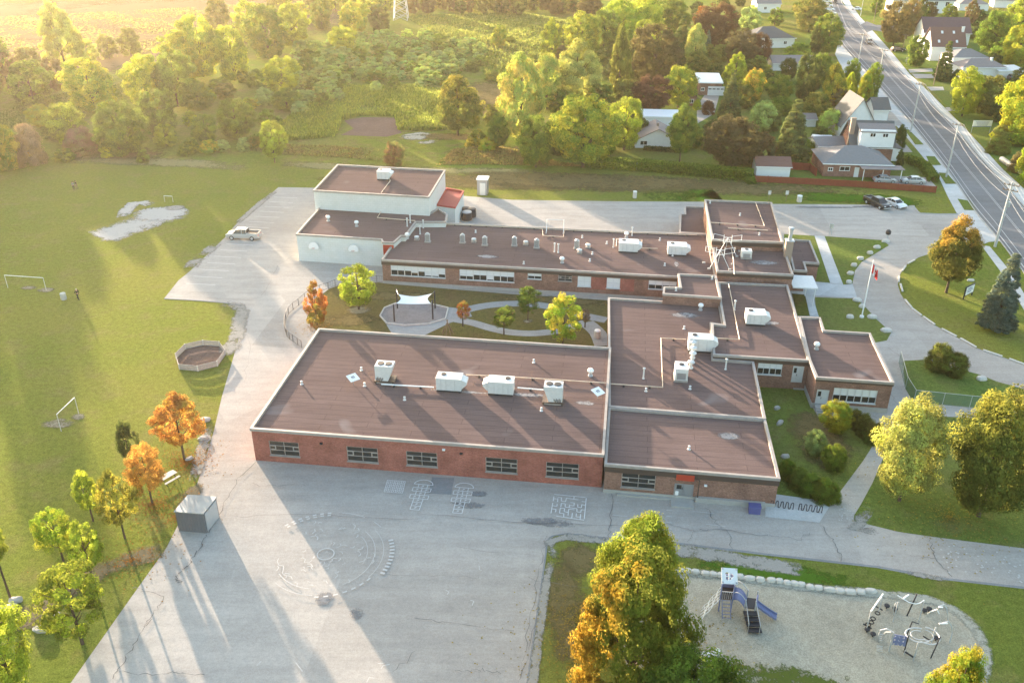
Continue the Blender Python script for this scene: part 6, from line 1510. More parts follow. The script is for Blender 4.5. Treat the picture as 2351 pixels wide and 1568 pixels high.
T(1640, 108, 10, 92, 'round', 'mar', 'large dark maroon tree at the top of the gardens', 'mid', bare=.1)
T(1606, 92, 18, 40, 'round', 'orr', 'rusty tree left of the large dark maroon one', 'far', bare=.1)
T(1623, 120, 70, 22, 'cone', 'bl', 'small blue spruce below the large maroon tree', 'mid', name='spruce_tree', bare=.03)
T(1560, 150, 38, 60, 'cone', 'sp', 'green pine right of the great dark beech', 'mid', name='pine_tree', bare=.05)
T(1592, 162, 58, 52, 'egg', 'pale', 'lighter pine left of the small blue spruce', 'mid', name='pine_tree', bare=.05)
T(1268, 140, 43, 58, 'tall', 'yg', 'yellow-green tree on the wetland edge above the pale pines', 'mid', bare=.08)
T(1335, 132, 30, 84, 'round', 'yg', 'sunlit tree behind the broad pale pine', 'mid', bare=.08)
T(1385, 120, 22, 76, 'round', 'g', 'green tree in the middle of the garden wood', 'mid', bare=.08)
T(1418, 92, 2, 90, 'round', 'lime', 'bright green tree at the top of the garden wood', 'mid', bare=.08)
T(1478, 88, -6, 92, 'round', 'lime', 'second bright green tree at the top of the garden wood, right of the first', 'mid', bare=.08)
T(1540, 78, -4, 84, 'round', 'g', 'green tree at the top left of the large maroon one', 'mid', bare=.08)
T(1355, 62, -8, 70, 'round', 'dk', 'dark tree at the top left of the bright green pair', 'mid', bare=.08)
T(1480, 128, 48, 66, 'round', 'yg', 'mid-height sunlit tree behind the great dark beech', 'mid', bare=.08)
T(1440, 150, 70, 50, 'egg', 'g', 'small green tree left of the great dark beech', 'mid', bare=.08)
# gardens by the road
T(1857, 74, -5, 80, 'round', 'ol', 'olive tree at the top left of the road', 'mid', bare=.1)
T(1897, 128, 34, 66, 'round', 'g', 'round green tree overhanging the road top', 'mid', bare=.1)
T(1872, 128, 60, 34, 'round', 'dg', 'dark tree between hip roof and the round green roadside tree', 'mid', bare=.1)
T(1778, 60, 20, 40, 'round', 'g', 'green bushy tree left of the grey hip roof', 'far', bare=.05)
T(1718, 72, 16, 60, 'round', 'wil', 'grey-green tree behind the grey hip roof', 'far', bare=.05)
T(1808, 186, 134, 38, 'round', 'dg', 'dark green tree before the taupe outbuilding', 'mid', bare=.1)
T(1845, 240, 126, 62, 'round', 'dg', 'large dark green tree before the taupe outbuilding', 'mid', bare=.1)
T(1786, 240, 172, 60, 'round', 'g', 'green tree behind the swing set', 'mid', bare=.1)
T(1904, 252, 144, 56, 'egg', 'yor', 'golden brown tree left of the roadside gable house', 'mid', bare=.08)
T(1876, 200, 124, 50, 'round', 'g', 'green tree above the golden brown one', 'mid', bare=.08)
T(1950, 214, 138, 40, 'round', 'g', 'green roadside tree above the yellow pair', 'mid', bare=.1)
T(1946, 232, 166, 30, 'egg', 'yel', 'small yellow tree, left of the yellow pair by the kerb', 'mid', bare=.08)
T(1980, 240, 166, 40, 'egg', 'yel', 'small yellow tree, right of the yellow pair by the kerb', 'mid', bare=.08)
T(1996, 236, 146, 42, 'round', 'g', 'green roadside tree behind the yellow pair', 'mid', bare=.1)
T(2050, 108, 6, 70, 'round', 'br2', 'large brown tree at the corner of the side street', 'mid', bare=.12)
T(2080, 90, 0, 50, 'round', 'br2', 'second brown tree right of the large brown one', 'mid', bare=.12)
T(2108, 62, -4, 34, 'egg', 'dg', 'dark tree before the far white house', 'far', bare=.1)
T(2101, 153, 84, 54, 'round', 'g', 'round green tree across the road by the small pale sign', 'mid', bare=.05)
T(2162, 186, 96, 44, 'cone', 'sp', 'spruce east of the road by the wooden pole', 'mid', name='spruce_tree', bare=.02)
T(2208, 268, 158, 74, 'round', 'yel', 'yellow-green tree east of the road', 'mid', bare=.1)
T(2262, 268, 176, 86, 'round', 'ol', 'broad olive tree right of the yellow-green one', 'mid', bare=.08)
T(2330, 272, 190, 70, 'round', 'ol', 'olive tree right of the broad olive one', 'mid', bare=.08)
T(2350, 335, 168, 130, 'round', 'yel', 'big sunlit yellow tree at the right edge', 'mid', bare=.06)
T(2368, 425, 296, 84, 'round', 'lime', 'bright lime tree at the right edge below the big yellow one', 'mid', bare=.06)
T(2276, 130, 26, 76, 'round', 'g', 'green tree right of the plum roof', 'mid', bare=.1)
T(2326, 100, 4, 82, 'round', 'yg', 'sunlit tree in the top right corner', 'mid', bare=.1)
T(2330, 160, 62, 84, 'round', 'yel', 'yellow-green tree below the top right corner one', 'mid', bare=.08)
T(2226, 62, 0, 32, 'egg', 'br2', 'brown tree between the far roofs', 'far', bare=.1)
T(2178, 50, 12, 40, 'round', 'g', 'green tree behind the plum roof', 'far', bare=.1)
T(2010, 34, -4, 30, 'round', 'g', 'green tree on the far side street corner', 'far', bare=.1)
# west woods (sunlit, hazy)
T(150, 152, 2, 98, 'tall', 'pale', 'tall pale poplar standing alone at the top left', 'mid', name='poplar_tree', bare=.06)
T(216, 258, 138, 124, 'round', 'yg', 'large sunlit tree below the tall pale poplar', 'mid', bare=.08)
T(345, 246, 130, 100, 'round', 'yg', 'large sunlit tree right of the pale track gap', 'mid', bare=.08)
T(410, 250, 122, 100, 'round', 'g', 'large tree in the west wood, right of the track-side one', 'mid', bare=.08)
T(418, 190, 76, 96, 'round', 'yg', 'round sunlit crown in the middle of the west wood', 'mid', bare=.08)
T(468, 182, 38, 98, 'round', 'yg', 'tallest round crown of the west wood', 'mid', bare=.08)
T(540, 190, 62, 84, 'round', 'yg', 'sunlit tree right of the tallest west wood crown', 'mid', bare=.08)
T(618, 140, 12, 96, 'round', 'g', 'big dark-faced tree at the right of the west wood', 'mid', bare=.08)
T(672, 110, 10, 76, 'round', 'yg', 'golden tree right of the big dark-faced one', 'mid', bare=.08)
T(575, 100, 4, 70, 'round', 'yg', 'sunlit tree at the top of the west wood', 'mid', bare=.08)
T(505, 74, 0, 62, 'round', 'ol', 'olive tree at the top of the west wood', 'far', bare=.08)
T(302, 132, 68, 54, 'round', 'ol', 'olive tree right of the tall pale poplar', 'far', bare=.06)
T(252, 138, 82, 46, 'round', 'ol', 'smaller olive tree right of the tall pale poplar', 'far', bare=.06)
T(205, 150, 92, 46, 'round', 'pale', 'pale low tree at the foot of the poplar', 'far', bare=.06)
T(75, 190, 110, 66, 'round', 'ol', 'dusky tree left of the poplar', 'far', bare=.06)
T(130, 210, 134, 60, 'round', 'br', 'dusky brown tree below the poplar', 'far', bare=.06)
T(20, 206, 124, 70, 'round', 'br', 'dusky tree at the left edge of the wood belt', 'far', bare=.06)
T(-50, 250, 90, 120, 'round', 'ol', 'dusky tree cut by the left frame edge', 'far', bare=.06)
T(60, 232, 170, 60, 'round', 'br', 'low brown tree at the lower rim of the wood belt', 'far', bare=.05)
T(112, 198, 168, 24, 'egg', 'pale', 'tiny pale cone tree before the wood belt', 'far', bare=.05)
T(785, 120, 62, 70, 'round', 'yg', 'rounded sunlit tree standing in the willow thicket', 'mid', bare=.08)
T(815, 78, 4, 74, 'round', 'yg', 'tree behind the thicket, left of the pylon', 'mid', bare=.08)
T(872, 76, 12, 52, 'round', 'dg', 'dark tree just left of the pylon', 'mid', bare=.08)
T(740, 70, -2, 56, 'round', 'g', 'tree at the top between the golden one and the thicket', 'mid', bare=.08)
T(650, 212, 132, 90, 'round', 'yg', 'rounded sunlit tree at the left of the thicket', 'mid', bare=.06)
T(703, 178, 132, 40, 'round', 'g', 'small green tree at the left of the thicket', 'mid', bare=.06)
T(660, 254, 204, 66, 'round', 'g', 'low round tree below the rounded sunlit one', 'mid', bare=.05)
T(1146, 110, 60, 38, 'round', 'yg', 'small sunlit tree alone in the far wet meadow', 'mid', bare=.1)
T(284, 356, 236, 118, 'round', 'g', 'broad green tree at the field edge of the west wood', 'mid', bare=.05)
T(368, 308, 210, 90, 'round', 'g', 'tree above the field edge, right of the broad green one', 'mid', bare=.05)
T(458, 252, 188, 76, 'round', 'g', 'round tree in the middle of the lower west wood', 'mid', bare=.05)
T(475, 328, 264, 60, 'round', 'g', 'low round tree at the field edge, middle of the row', 'mid', bare=.05)
T(545, 316, 230, 90, 'round', 'g', 'round tree at the right end of the lower west wood', 'mid', bare=.05)
T(382, 336, 286, 54, 'round', 'yg', 'small yellow-green tree at the field edge', 'mid', bare=.05)
T(160, 328, 238, 84, 'round', 'yg', 'sunlit tree at the field edge left of the broad green one', 'mid', bare=.05)
T(96, 290, 242, 54, 'round', 'yel', 'sunlit yellowish tree at the left of the field-edge row', 'mid', bare=.05)
T(20, 392, 290, 70, 'round', 'yg', 'sunlit tree at the left edge of the field', 'mid', bare=.05)
T(-60, 420, 250, 110, 'round', 'yg', 'tree cut by the left edge beside the field', 'mid', bare=.05)
B = bush
B(76, 378, 288, 62, 'pk', 'pinkish dry shrub at the left of the field-edge row', 'mid'); B(188, 352, 292, 66, 'pk', 'pinkish dry shrub below the sunlit field-edge tree', 'mid'); B(52, 362, 318, 44, 'orr', 'rusty shrub among the pinkish shrubs', 'mid')
B(905, 381, 326, 46, 'br2', 'brown rounded shrub on the grass just behind the gym', 'mid', kind='round')
B(1140, 285, 240, 60, 'ol', 'low bush on the track beside the pale pines'); B(1095, 335, 300, 50, 'yor', 'rusty low bush at the foot of the lone golden tree'); B(1120, 345, 318, 44, 'yel', 'yellow low bush right of the rusty one')
B(1772, 868, 852, 22, 'g', 'small bush by the office window, left of the pair', 'mid'); B(1803, 880, 852, 26, 'g', 'small bush by the office door, right of the pair', 'mid')
B(1867, 1044, 990, 52, 'wil', 'round clipped bush in the courtyard, upper left of the pair', 'near', kind='round'); B(1912, 1080, 1025, 56, 'br_g', 'round clipped bush in the courtyard, lower right of the pair', 'near', kind='round')
for k, (u, v, vt, w) in enumerate(((1960, 978, 942, 38), (1982, 996, 952, 42), (2000, 1014, 968, 42))): B(u, v, vt, w, 'ol', ['dark bush before the east classroom, nearest the golden tree', 'dark bush before the east classroom, middle of three', 'dark bush before the east classroom, nearest the path'][k], 'near')
for k, (u, v, vt, w) in enumerate(((1805, 1092, 1058, 44), (1832, 1118, 1078, 50), (1858, 1134, 1090, 52), (1886, 1146, 1102, 54), (1905, 1148, 1112, 46))):
    B(u, v, vt, w, 'br_g', ['bush of the long courtyard row, topmost by the stone', 'bush of the long courtyard row, second from the stone', 'bush of the long courtyard row, middle one', 'bush of the long courtyard row, second from the path', 'bush of the long courtyard row, nearest the path'][k], 'near', group='bushes in the long courtyard row')
B(2150, 852, 790, 58, 'ol', 'round olive bush on the fenced lawn, left and taller of the pair', 'near', kind='round'); B(2190, 862, 814, 66, 'ol', 'round olive bush on the fenced lawn, right and lower of the pair', 'near', kind='round')
B(2063, 340, 288, 26, 'dg', 'dark bush by the drive right of the dormer house', 'mid'); B(2062, 388, 342, 20, 'dg', 'narrow dark cedar at the corner of the dormer house', 'mid', kind='tall'); B(2196, 190, 160, 30, 'dg', 'dark clipped bush left of the white bungalows', 'mid')
B(2305, 330, 288, 60, 'ol', 'olive shrub below the big yellow tree', 'mid'); B(2290, 352, 318, 50, 'ol', 'low shrub beside the yellow diamond sign', 'mid'); B(2340, 395, 350, 50, 'br', 'brown shrub at the foot of the lime tree', 'mid')
B(1905, 306, 252, 56, 'wil', 'grey-green shrub behind the caravan', 'mid'); B(1880, 330, 292, 40, 'dg', 'dark shrub left of the caravan', 'mid'); B(1852, 352, 322, 40, 'g', 'green shrub right of the tall spruce foot', 'mid')
B(1625, 262, 232, 30, 'mar', 'red-leaved bush in front of the double garage', 'mid'); B(1790, 262, 222, 60, 'g', 'green shrub below the swing set', 'mid'); B(1760, 262, 232, 40, 'wil', 'grey shrub left of the green one below the swing set', 'mid')
B(1722, 420, 404, 26, 'br_g', 'bush at the right end of the long hedge', 'mid'); B(1600, 252, 230, 20, 'yel', 'small yellow bush before the narrow brown-roofed house', 'mid')
for k, (u, v, vt, w) in enumerate(((1170, 100, 84, 30), (1040, 108, 90, 26), (1010, 98, 78, 30), (985, 90, 72, 28), (1105, 150, 128, 34), (1085, 165, 142, 30), (1162, 178, 150, 40), (1130, 185, 160, 34))):
    B(u, v, vt, w, 'g', 'low green bush scattered in the far wet meadow', 'far', group='low bushes in the far wet meadow')
# clipped hedges (leafy box)
def hedge(lab, pts, w, h, col='ol', dens=75):
    W_ = [Vector(P(*q)) for q in pts]; rg = np.random.default_rng(len(lab)); V = []; o = W_[0]
    for a, b in zip(W_, W_[1:]):
        L_ = (b - a).length; n = int(L_ * dens * (w + h)); d = (b - a).normalized(); nn = Vector((-d.y, d.x, 0))
        s = rg.uniform(-.2, L_ + .2, n); t = rg.uniform(-1, 1, n); z = rg.uniform(0, 1, n); k = rg.integers(0, 3, n)
        t = np.where(k == 0, np.sign(t) * rg.uniform(.85, 1.06, n), t); z = np.where(k != 0, rg.uniform(.86, 1.05, n), z)
        P_ = np.stack([a.x + d.x * s + nn.x * t * w / 2, a.y + d.y * s + nn.y * t * w / 2, z * h], 1); V.append(P_)
    pos = np.concatenate(V) - np.array([o.x, o.y, 0]); n = len(pos)
    nr = rg.normal(0, 1, (n, 3)) + np.array([0, -.4, .8]); nr /= np.linalg.norm(nr, axis=1)[:, None]; a = np.cross(nr, rg.normal(0, 1, (n, 3))); a /= np.linalg.norm(a, axis=1)[:, None]; b = np.cross(nr, a); s = .24 * rg.uniform(.6, 1.3, n)[:, None]
    Q = np.empty((n, 4, 3)); Q[:, 0] = pos - a * s; Q[:, 1] = pos + b * s * .6; Q[:, 2] = pos + a * s; Q[:, 3] = pos - b * s * .6
    me = bpy.data.meshes.new('hedge'); me.vertices.add(n * 4); me.vertices.foreach_set('co', Q.reshape(-1)); me.loops.add(n * 4); me.loops.foreach_set('vertex_index', np.arange(n * 4, dtype=np.int32))
    me.polygons.add(n); me.polygons.foreach_set('loop_start', np.arange(0, n * 4, 4, dtype=np.int32)); me.polygons.foreach_set('loop_total', np.full(n, 4, dtype=np.int32))
    at = me.attributes.new('var', 'FLOAT', 'POINT'); at.data.foreach_set('value', np.repeat(rg.uniform(.1, .9, n), 4).astype(np.float32)); me.materials.append(M['leaf']); me.update(calc_edges=True)
    ob = link('hedge', me, None, (o.x, o.y, 0)); c = CO[col]; ob.color = (*c[0], 1); ob['tint2'] = list(c[1]); setp(ob, lab, 'hedge'); return ob
hedge('long clipped hedge dividing the school grass from the gardens', [(1350, 384), (1480, 391), (1600, 402), (1725, 414)], 2.6, 2.0, 'br_g')
hedge('clipped hedge along the bungalow drive by the sidewalk', [(2080, 372), (2120, 388), (2143, 420)], 1.8, 1.5, 'g')
hedge('low clipped hedge in front of the low white house', [(1480, 345), (1560, 350)], 1.2, .8, 'dg')
# thicket of rounded willow bushes
def inpoly(x, y, poly):
    c = False; j = len(poly) - 1
    for i in range(len(poly)):
        if (poly[i][1] > y) != (poly[j][1] > y) and x < (poly[j][0] - poly[i][0]) * (y - poly[i][1]) / (poly[j][1] - poly[i][1]) + poly[i][0]: c = not c
        j = i
    return c
TH_ = [(690, 112), (760, 100), (830, 84), (900, 82), (1000, 88), (1095, 108), (1108, 135), (1070, 172), (1040, 200), (960, 206), (880, 192), (820, 188), (745, 225), (690, 240), (650, 215), (640, 170)]
random.seed(42); got = []; tries = 0
while len(got) < 150 and tries < 20000:
    tries += 1; u = random.uniform(630, 1120); v = random.uniform(80, 245)
    sc_ = 7.5 + (v - 80) * .04
    if not inpoly(u, v, TH_): continue
    if any(abs(u - a) < sc_ * 1.6 and abs(v - b) < sc_ * .5 for a, b in got): continue
    got.append((u, v))
for u, v in got:
    w = random.uniform(26, 46) * (.75 + (v - 80) / 300); hpx = w * random.uniform(.5, .7)
    B(u, v, v - hpx, w, random.choice(['wil', 'wil', 'wil', 'wil', 'br_g']), 'rounded grey-green willow bush in the wetland thicket', 'tiny', 'willow_bush', group='willow bushes of the wetland thicket')
for u, v, vt, w in ((742, 248, 214, 36), (755, 236, 206, 30), (720, 206, 178, 36), (864, 214, 188, 34), (900, 212, 192, 30), (778, 226, 204, 26), (690, 262, 232, 40), (615, 285, 250, 40), (560, 345, 318, 30), (512, 345, 322, 34), (428, 356, 330, 34), (330, 372, 345, 30), (610, 240, 200, 46), (590, 200, 160, 40), (640, 290, 268, 28)):
    B(u, v, vt, w, random.choice(['wil', 'g']), 'loose green bush on the rim of the wetland thicket', 'far', 'willow_bush', group='loose bushes on the rim of the thicket')
# filler trees of the far wood belt along the top edge and between the traced crowns
random.seed(77)
for k in range(26):
    u = 935 + k * 17 + random.uniform(-5, 5); v = random.uniform(22, 34) if u < 1180 else random.uniform(24, 40)
    T(u, v, v - random.uniform(30, 44), random.uniform(26, 40), 'round', random.choice(['dg', 'dk', 'g', 'ol', 'br']), 'dark tree in the far wood belt beyond the wet meadow', 'far', group='trees of the far wood belt', bare=.06)
for k in range(11):
    u = 600 + k * 29 + random.uniform(-5, 5); v = random.uniform(16, 60) if u < 760 else random.uniform(6, 30)
    T(u, v, v - random.uniform(34, 50), random.uniform(32, 48), 'round', random.choice(['yg', 'g', 'ol', 'yg']), 'sunlit tree of the dense wood left of the pylon', 'far', group='trees of the dense wood left of the pylon', bare=.06)
WB = [(430, 215), (395, 268), (440, 290), (505, 285), (520, 225), (335, 262), (300, 300), (330, 320), (255, 300), (205, 290), (230, 340), (420, 330), (575, 250), (590, 300), (560, 190), (600, 175), (505, 210), (180, 340), (125, 320), (130, 350), (480, 235), (360, 345), (440, 350), (530, 350), (590, 340), (240, 300), (620, 330), (300, 352), (250, 362), (350, 360), (480, 352), (400, 352), (150, 372), (200, 366)]
for u, v in WB[::2]:
    h_ = random.uniform(22, 36); B(u, v, v - h_, random.uniform(34, 54), random.choice(['g', 'ol', 'yg', 'g']), 'tangled undergrowth shrub of the west wood', 'far', 'shrub', 'shrub', 'undergrowth shrubs of the west wood', kind='round')
GB_ = [(1390, 150), (1410, 180), (1452, 190), (1378, 250), (1300, 150), (1240, 180), (1225, 230), (1290, 260), (1440, 250), (1420, 290), (1540, 200), (1600, 170), (1630, 160), (1640, 190), (1660, 140), (1620, 140), (1700, 250), (1730, 220), (1770, 210), (1755, 190), (1830, 150), (1880, 180), (1920, 210), (1930, 260), (1560, 130), (1590, 110), (1680, 60), (1720, 40), (1830, 30), (1870, 15), (1570, 60), (1600, 40), (1660, 20), (1700, 15), (1770, 300), (1870, 282), (1720, 190), (1740, 170), (1400, 320), (1390, 350), (1455, 320), (1285, 350), (1640, 330), (1585, 340), (1740, 380), (1510, 150), (1460, 50), (1500, 30), (1300, 100), (1350, 90),
       (2130, 40), (2160, 60), (2240, 90), (2240, 60), (2290, 60), (2340, 60), (2300, 140), (2280, 160), (2350, 200), (2240, 230), (2150, 80), (2360, 250), (2300, 280), (2320, 310)]
for u, v in GB_:
    h_ = random.uniform(30, 50) * (.6 + v / 350); B(u, v, v - h_, h_ * random.uniform(.95, 1.35), random.choice(['g', 'dg', 'ol', 'dg', 'br']), 'garden shrub filling the gaps between the garden trees', 'far', 'shrub', 'shrub', 'garden shrubs between the trees', kind='round')
# unseen trees west of the frame that shade the playing field
random.seed(5)
for x, y, h_ in ((-150, 262, 17), (-168, 240, 16), (-178, 218, 15), (-140, 205, 9), (-128, 240, 12), (-186, 190, 14)):
    u, v = proj(x, y, 0); T(u, v, proj(x, y, h_)[1], 12 / mpp(x, y), 'round', 'g', 'field-side tree standing outside the left edge', 'far', group='trees beyond the left edge', bare=.06)
# reeds and tall herbs of the wet meadow: nobody could count them
def reeds(name, lab, polyV, n, hgt_, c1, c2, seed, ls=.5):
    rg = np.random.default_rng(seed); Pw = [P(*q)[:2] for q in polyV]; xs = [p[0] for p in Pw]; ys = [p[1] for p in Pw]
    X = rg.uniform(min(xs), max(xs), n * 3); Y = rg.uniform(min(ys), max(ys), n * 3)
    mk = np.zeros(len(X), bool); j = len(Pw) - 1
    for i in range(len(Pw)):
        c = ((Pw[i][1] > Y) != (Pw[j][1] > Y)) & (X < (Pw[j][0] - Pw[i][0]) * (Y - Pw[i][1]) / (Pw[j][1] - Pw[i][1] + 1e-9) + Pw[i][0]); mk ^= c; j = i
    X = X[mk][:n]; Y = Y[mk][:n]; n = len(X)
    cl = np.sin(X * .31 + 1.3) * np.sin(Y * .23) + np.sin(X * .13 + Y * .17) + rg.normal(0, .5, n); keep = cl > -.9; X = X[keep]; Y = Y[keep]; cl = cl[keep]; n = len(X)
    h = hgt_ * (.6 + .25 * np.clip(cl, -1, 1.5)) * rg.uniform(.6, 1.3, n); a = rg.uniform(0, pi, n); w = ls * rg.uniform(.5, 1.2, n)
    lx = rg.normal(0, .25, n); ly = rg.normal(0, .25, n)
    Q = np.empty((n, 4, 3)); dx = np.cos(a) * w / 2; dy = np.sin(a) * w / 2
    Q[:, 0] = np.stack([X - dx, Y - dy, np.zeros(n)], 1); Q[:, 1] = np.stack([X + dx, Y + dy, np.zeros(n)], 1); Q[:, 2] = np.stack([X + dx * .5 + lx, Y + dy * .5 + ly, h], 1); Q[:, 3] = np.stack([X - dx * .5 + lx, Y - dy * .5 + ly, h * .92], 1)
    me = bpy.data.meshes.new(name); me.vertices.add(n * 4); me.vertices.foreach_set('co', Q.reshape(-1)); me.loops.add(n * 4); me.loops.foreach_set('vertex_index', np.arange(n * 4, dtype=np.int32))
    me.polygons.add(n); me.polygons.foreach_set('loop_start', np.arange(0, n * 4, 4, dtype=np.int32)); me.polygons.foreach_set('loop_total', np.full(n, 4, dtype=np.int32))
    at = me.attributes.new('var', 'FLOAT', 'POINT'); at.data.foreach_set('value', np.repeat(rg.uniform(.1, .9, n), 4).astype(np.float32)); me.materials.append(M['leaf']); me.update(calc_edges=True)
    o = link(name, me); o.color = (*c1, 1); o['tint2'] = list(c2); setp(o, lab, 'reeds', kind='stuff'); return o
reeds('reeds', 'bright green tall reeds and herbs filling the wet meadow', [(560, 330), (640, 290), (700, 250), (800, 205), (900, 200), (1010, 205), (1060, 240), (1090, 290), (1000, 300), (915, 300), (905, 268), (830, 266), (785, 276), (770, 315), (650, 325)], 60000, 1.25, (.17, .25, .04), (.24, .30, .05), 1, .42)
reeds('reeds', 'tall green herbs of the far wet meadow', [(930, 40), (1180, 30), (1380, 60), (1300, 120), (1230, 170), (1150, 200), (1110, 170), (1120, 110), (1000, 80)], 30000, 1.0, (.14, .22, .04), (.22, .26, .06), 2, .7)
reeds('weeds', 'rough herbs between the west wood and the left edge', [(-60, 290), (70, 235), (180, 215), (290, 190), (300, 230), (160, 250), (60, 280), (-60, 330)], 16000, .8, (.15, .22, .05), (.2, .24, .07), 3, .6)
reeds('weeds', 'brown dry weeds along the top edge of the field', [(560, 345), (660, 332), (760, 335), (900, 345), (905, 372), (760, 360), (640, 356)], 6000, .4, (.27, .22, .10), (.22, .25, .08), 4, .35)
reeds('weeds', 'dry golden weeds at the field edge right of the gym', [(1040, 345), (1120, 335), (1180, 345), (1280, 372), (1340, 384), (1200, 380), (1080, 378), (1000, 380)], 6000, .45, (.30, .22, .09), (.24, .24, .08), 5, .4)
reeds('weeds', 'rough herbs of the far upper left field', [(-200, 110), (0, 40), (400, 20), (640, 5), (600, 60), (330, 130), (100, 150)], 16000, .4, (.22, .20, .09), (.19, .22, .08), 6, .9)

def litter(name, lab, discs, cols, seed):
    rg = np.random.default_rng(seed); P_ = []
    for (u, v), rx, n in discs:
        c = P(u, v); a = rg.uniform(0, 2 * pi, n); r_ = rx * np.abs(rg.normal(0, .55, n)); P_.append(np.stack([c[0] + r_ * np.cos(a), c[1] + r_ * np.sin(a) * .9, np.full(n, .15)], 1))
    pos = np.concatenate(P_); n = len(pos); a = rg.uniform(0, 2 * pi, n); s_ = rg.uniform(.04, .10, n); Q = np.empty((n, 4, 3))
    for k in range(4): Q[:, k] = pos + np.stack([np.cos(a + k * pi / 2) * s_, np.sin(a + k * pi / 2) * s_, rg.uniform(-.01, .03, n)], 1)
    me = bpy.data.meshes.new(name); me.vertices.add(n * 4); me.vertices.foreach_set('co', Q.reshape(-1)); me.loops.add(n * 4); me.loops.foreach_set('vertex_index', np.arange(n * 4, dtype=np.int32))
    me.polygons.add(n); me.polygons.foreach_set('loop_start', np.arange(0, n * 4, 4, dtype=np.int32)); me.polygons.foreach_set('loop_total', np.full(n, 4, dtype=np.int32))
    at = me.attributes.new('var', 'FLOAT', 'POINT'); at.data.foreach_set('value', np.repeat(rg.uniform(.1, .9, n), 4).astype(np.float32)); me.materials.append(M['leaf']); me.update(calc_edges=True)
    o = link(name, me); o.color = (*cols[0], 1); o['tint2'] = list(cols[1]); setp(o, lab, 'leaves', kind='stuff')
litter('fallen_leaves', 'orange and brown leaves scattered below the orange trees', [((426, 1062), 4, 900), ((352, 1160), 4, 600), ((400, 1190), 3, 250), ((725, 752), 3, 300), ((300, 1290), 5, 300)], ((.40, .18, .04), (.22, .12, .05)), 1)
litter('fallen_leaves', 'yellow leaves scattered below the big foreground maple', [((1380, 1500), 8, 1500), ((1330, 1420), 5, 500), ((1560, 1480), 6, 400), ((2180, 1190), 9, 700)], ((.36, .28, .05), (.22, .16, .05)), 2)
# ---------------------------------------------------------------- shade sail, sandpit, tepee, hoops, racks
t = thing('sandpit', 'sandpit with a stone rim under the white shade sail', 'sandpit', P(950, 728))
o = Vector(P(950, 728)); rim = [P(u, v)[:2] for u, v in ((872.7, 726.8), (888, 744), (930, 749), (985, 745.5), (1022.7, 734), (1029, 709), (992.7, 700.5), (950, 697), (910, 698), (882.7, 709))]
m = MB(o); m.prism(rim, .03, .09); m.build('sand', M['pit'], t)
m = MB(o)
for i in range(len(rim)):
    a, b = Vector(rim[i]), Vector(rim[(i + 1) % len(rim)]); d = b - a; c = (a + b) / 2; m.box((c.x, c.y, .14), (d.length, .16, .24), math.atan2(d.y, d.x))
m.build('rim', M['stone'], t)
t = thing('shade_sail', 'white four-cornered shade sail on dark posts over the sandpit', 'shade sail', o)
posts = [((905.7, 739), (902, 699)), ((994, 734), (992.7, 689)), ((999, 709), (1001, 668)), ((912.5, 709), (911, 663))]; tops = []
for b, tp in posts:
    q = Vector(P(*b)); h = hgt(*b, tp[1]); m = MB(o); m.tube([q, q + Vector((0, 0, h))], .11, 8); m.build('post', M['wood'] if False else M['dark'], t); tops.append(q + Vector((0, 0, h * .96)))
cr = [Vector(P(909, 697, 2.9)), Vector(P(989, 697, 2.9)), Vector(P(992, 674, 3.3)), Vector(P(914, 675.5, 3.3))]
n = 10; m = MB(o); ctr = sum(cr, Vector()) / 4
def sail(a, b):
    p = cr[0].lerp(cr[1], a).lerp(cr[3].lerp(cr[2], a), b); k = 4 * a * (1 - a) * (1 - 4 * b * (1 - b)) + 4 * b * (1 - b) * (1 - 4 * a * (1 - a)); s = 16 * a * (1 - a) * b * (1 - b)
    p = p + (ctr - p) * .24 * k * .9; p.z -= .25 * (4 * a * (1 - a)); return p
vs = [sail(i / n, j / n) for j in range(n + 1) for i in range(n + 1)]
m.add(vs, [(j * (n + 1) + i, j * (n + 1) + i + 1, (j + 1) * (n + 1) + i + 1, (j + 1) * (n + 1) + i) for j in range(n) for i in range(n)]); m.build('sail', M['white'], t, True)
for a, b in zip(cr, tops): m = MB(o); m.tube([a, b], .02, 4); m.build('cable', M['galv'], t)
p = P(1027.7, 766); t = thing('pole_tepee', 'reddish wooden pole tepee on the grass below the garden path', 'tepee', p)
m = MB(); [m.tube([(.8 * cos(2 * pi * k / 7), .8 * sin(2 * pi * k / 7), 0), (-.12 * cos(2 * pi * k / 7), -.12 * sin(2 * pi * k / 7), 2.1)], .05, 5) for k in range(7)]; m.build('poles', M['wood'], t)
wp, _h = WALLS['F']; e = (Vector(wp[1]) - Vector(wp[0])).normalized(); n_ = Vector((e.y, -e.x)); rz = math.atan2(e.y, e.x)
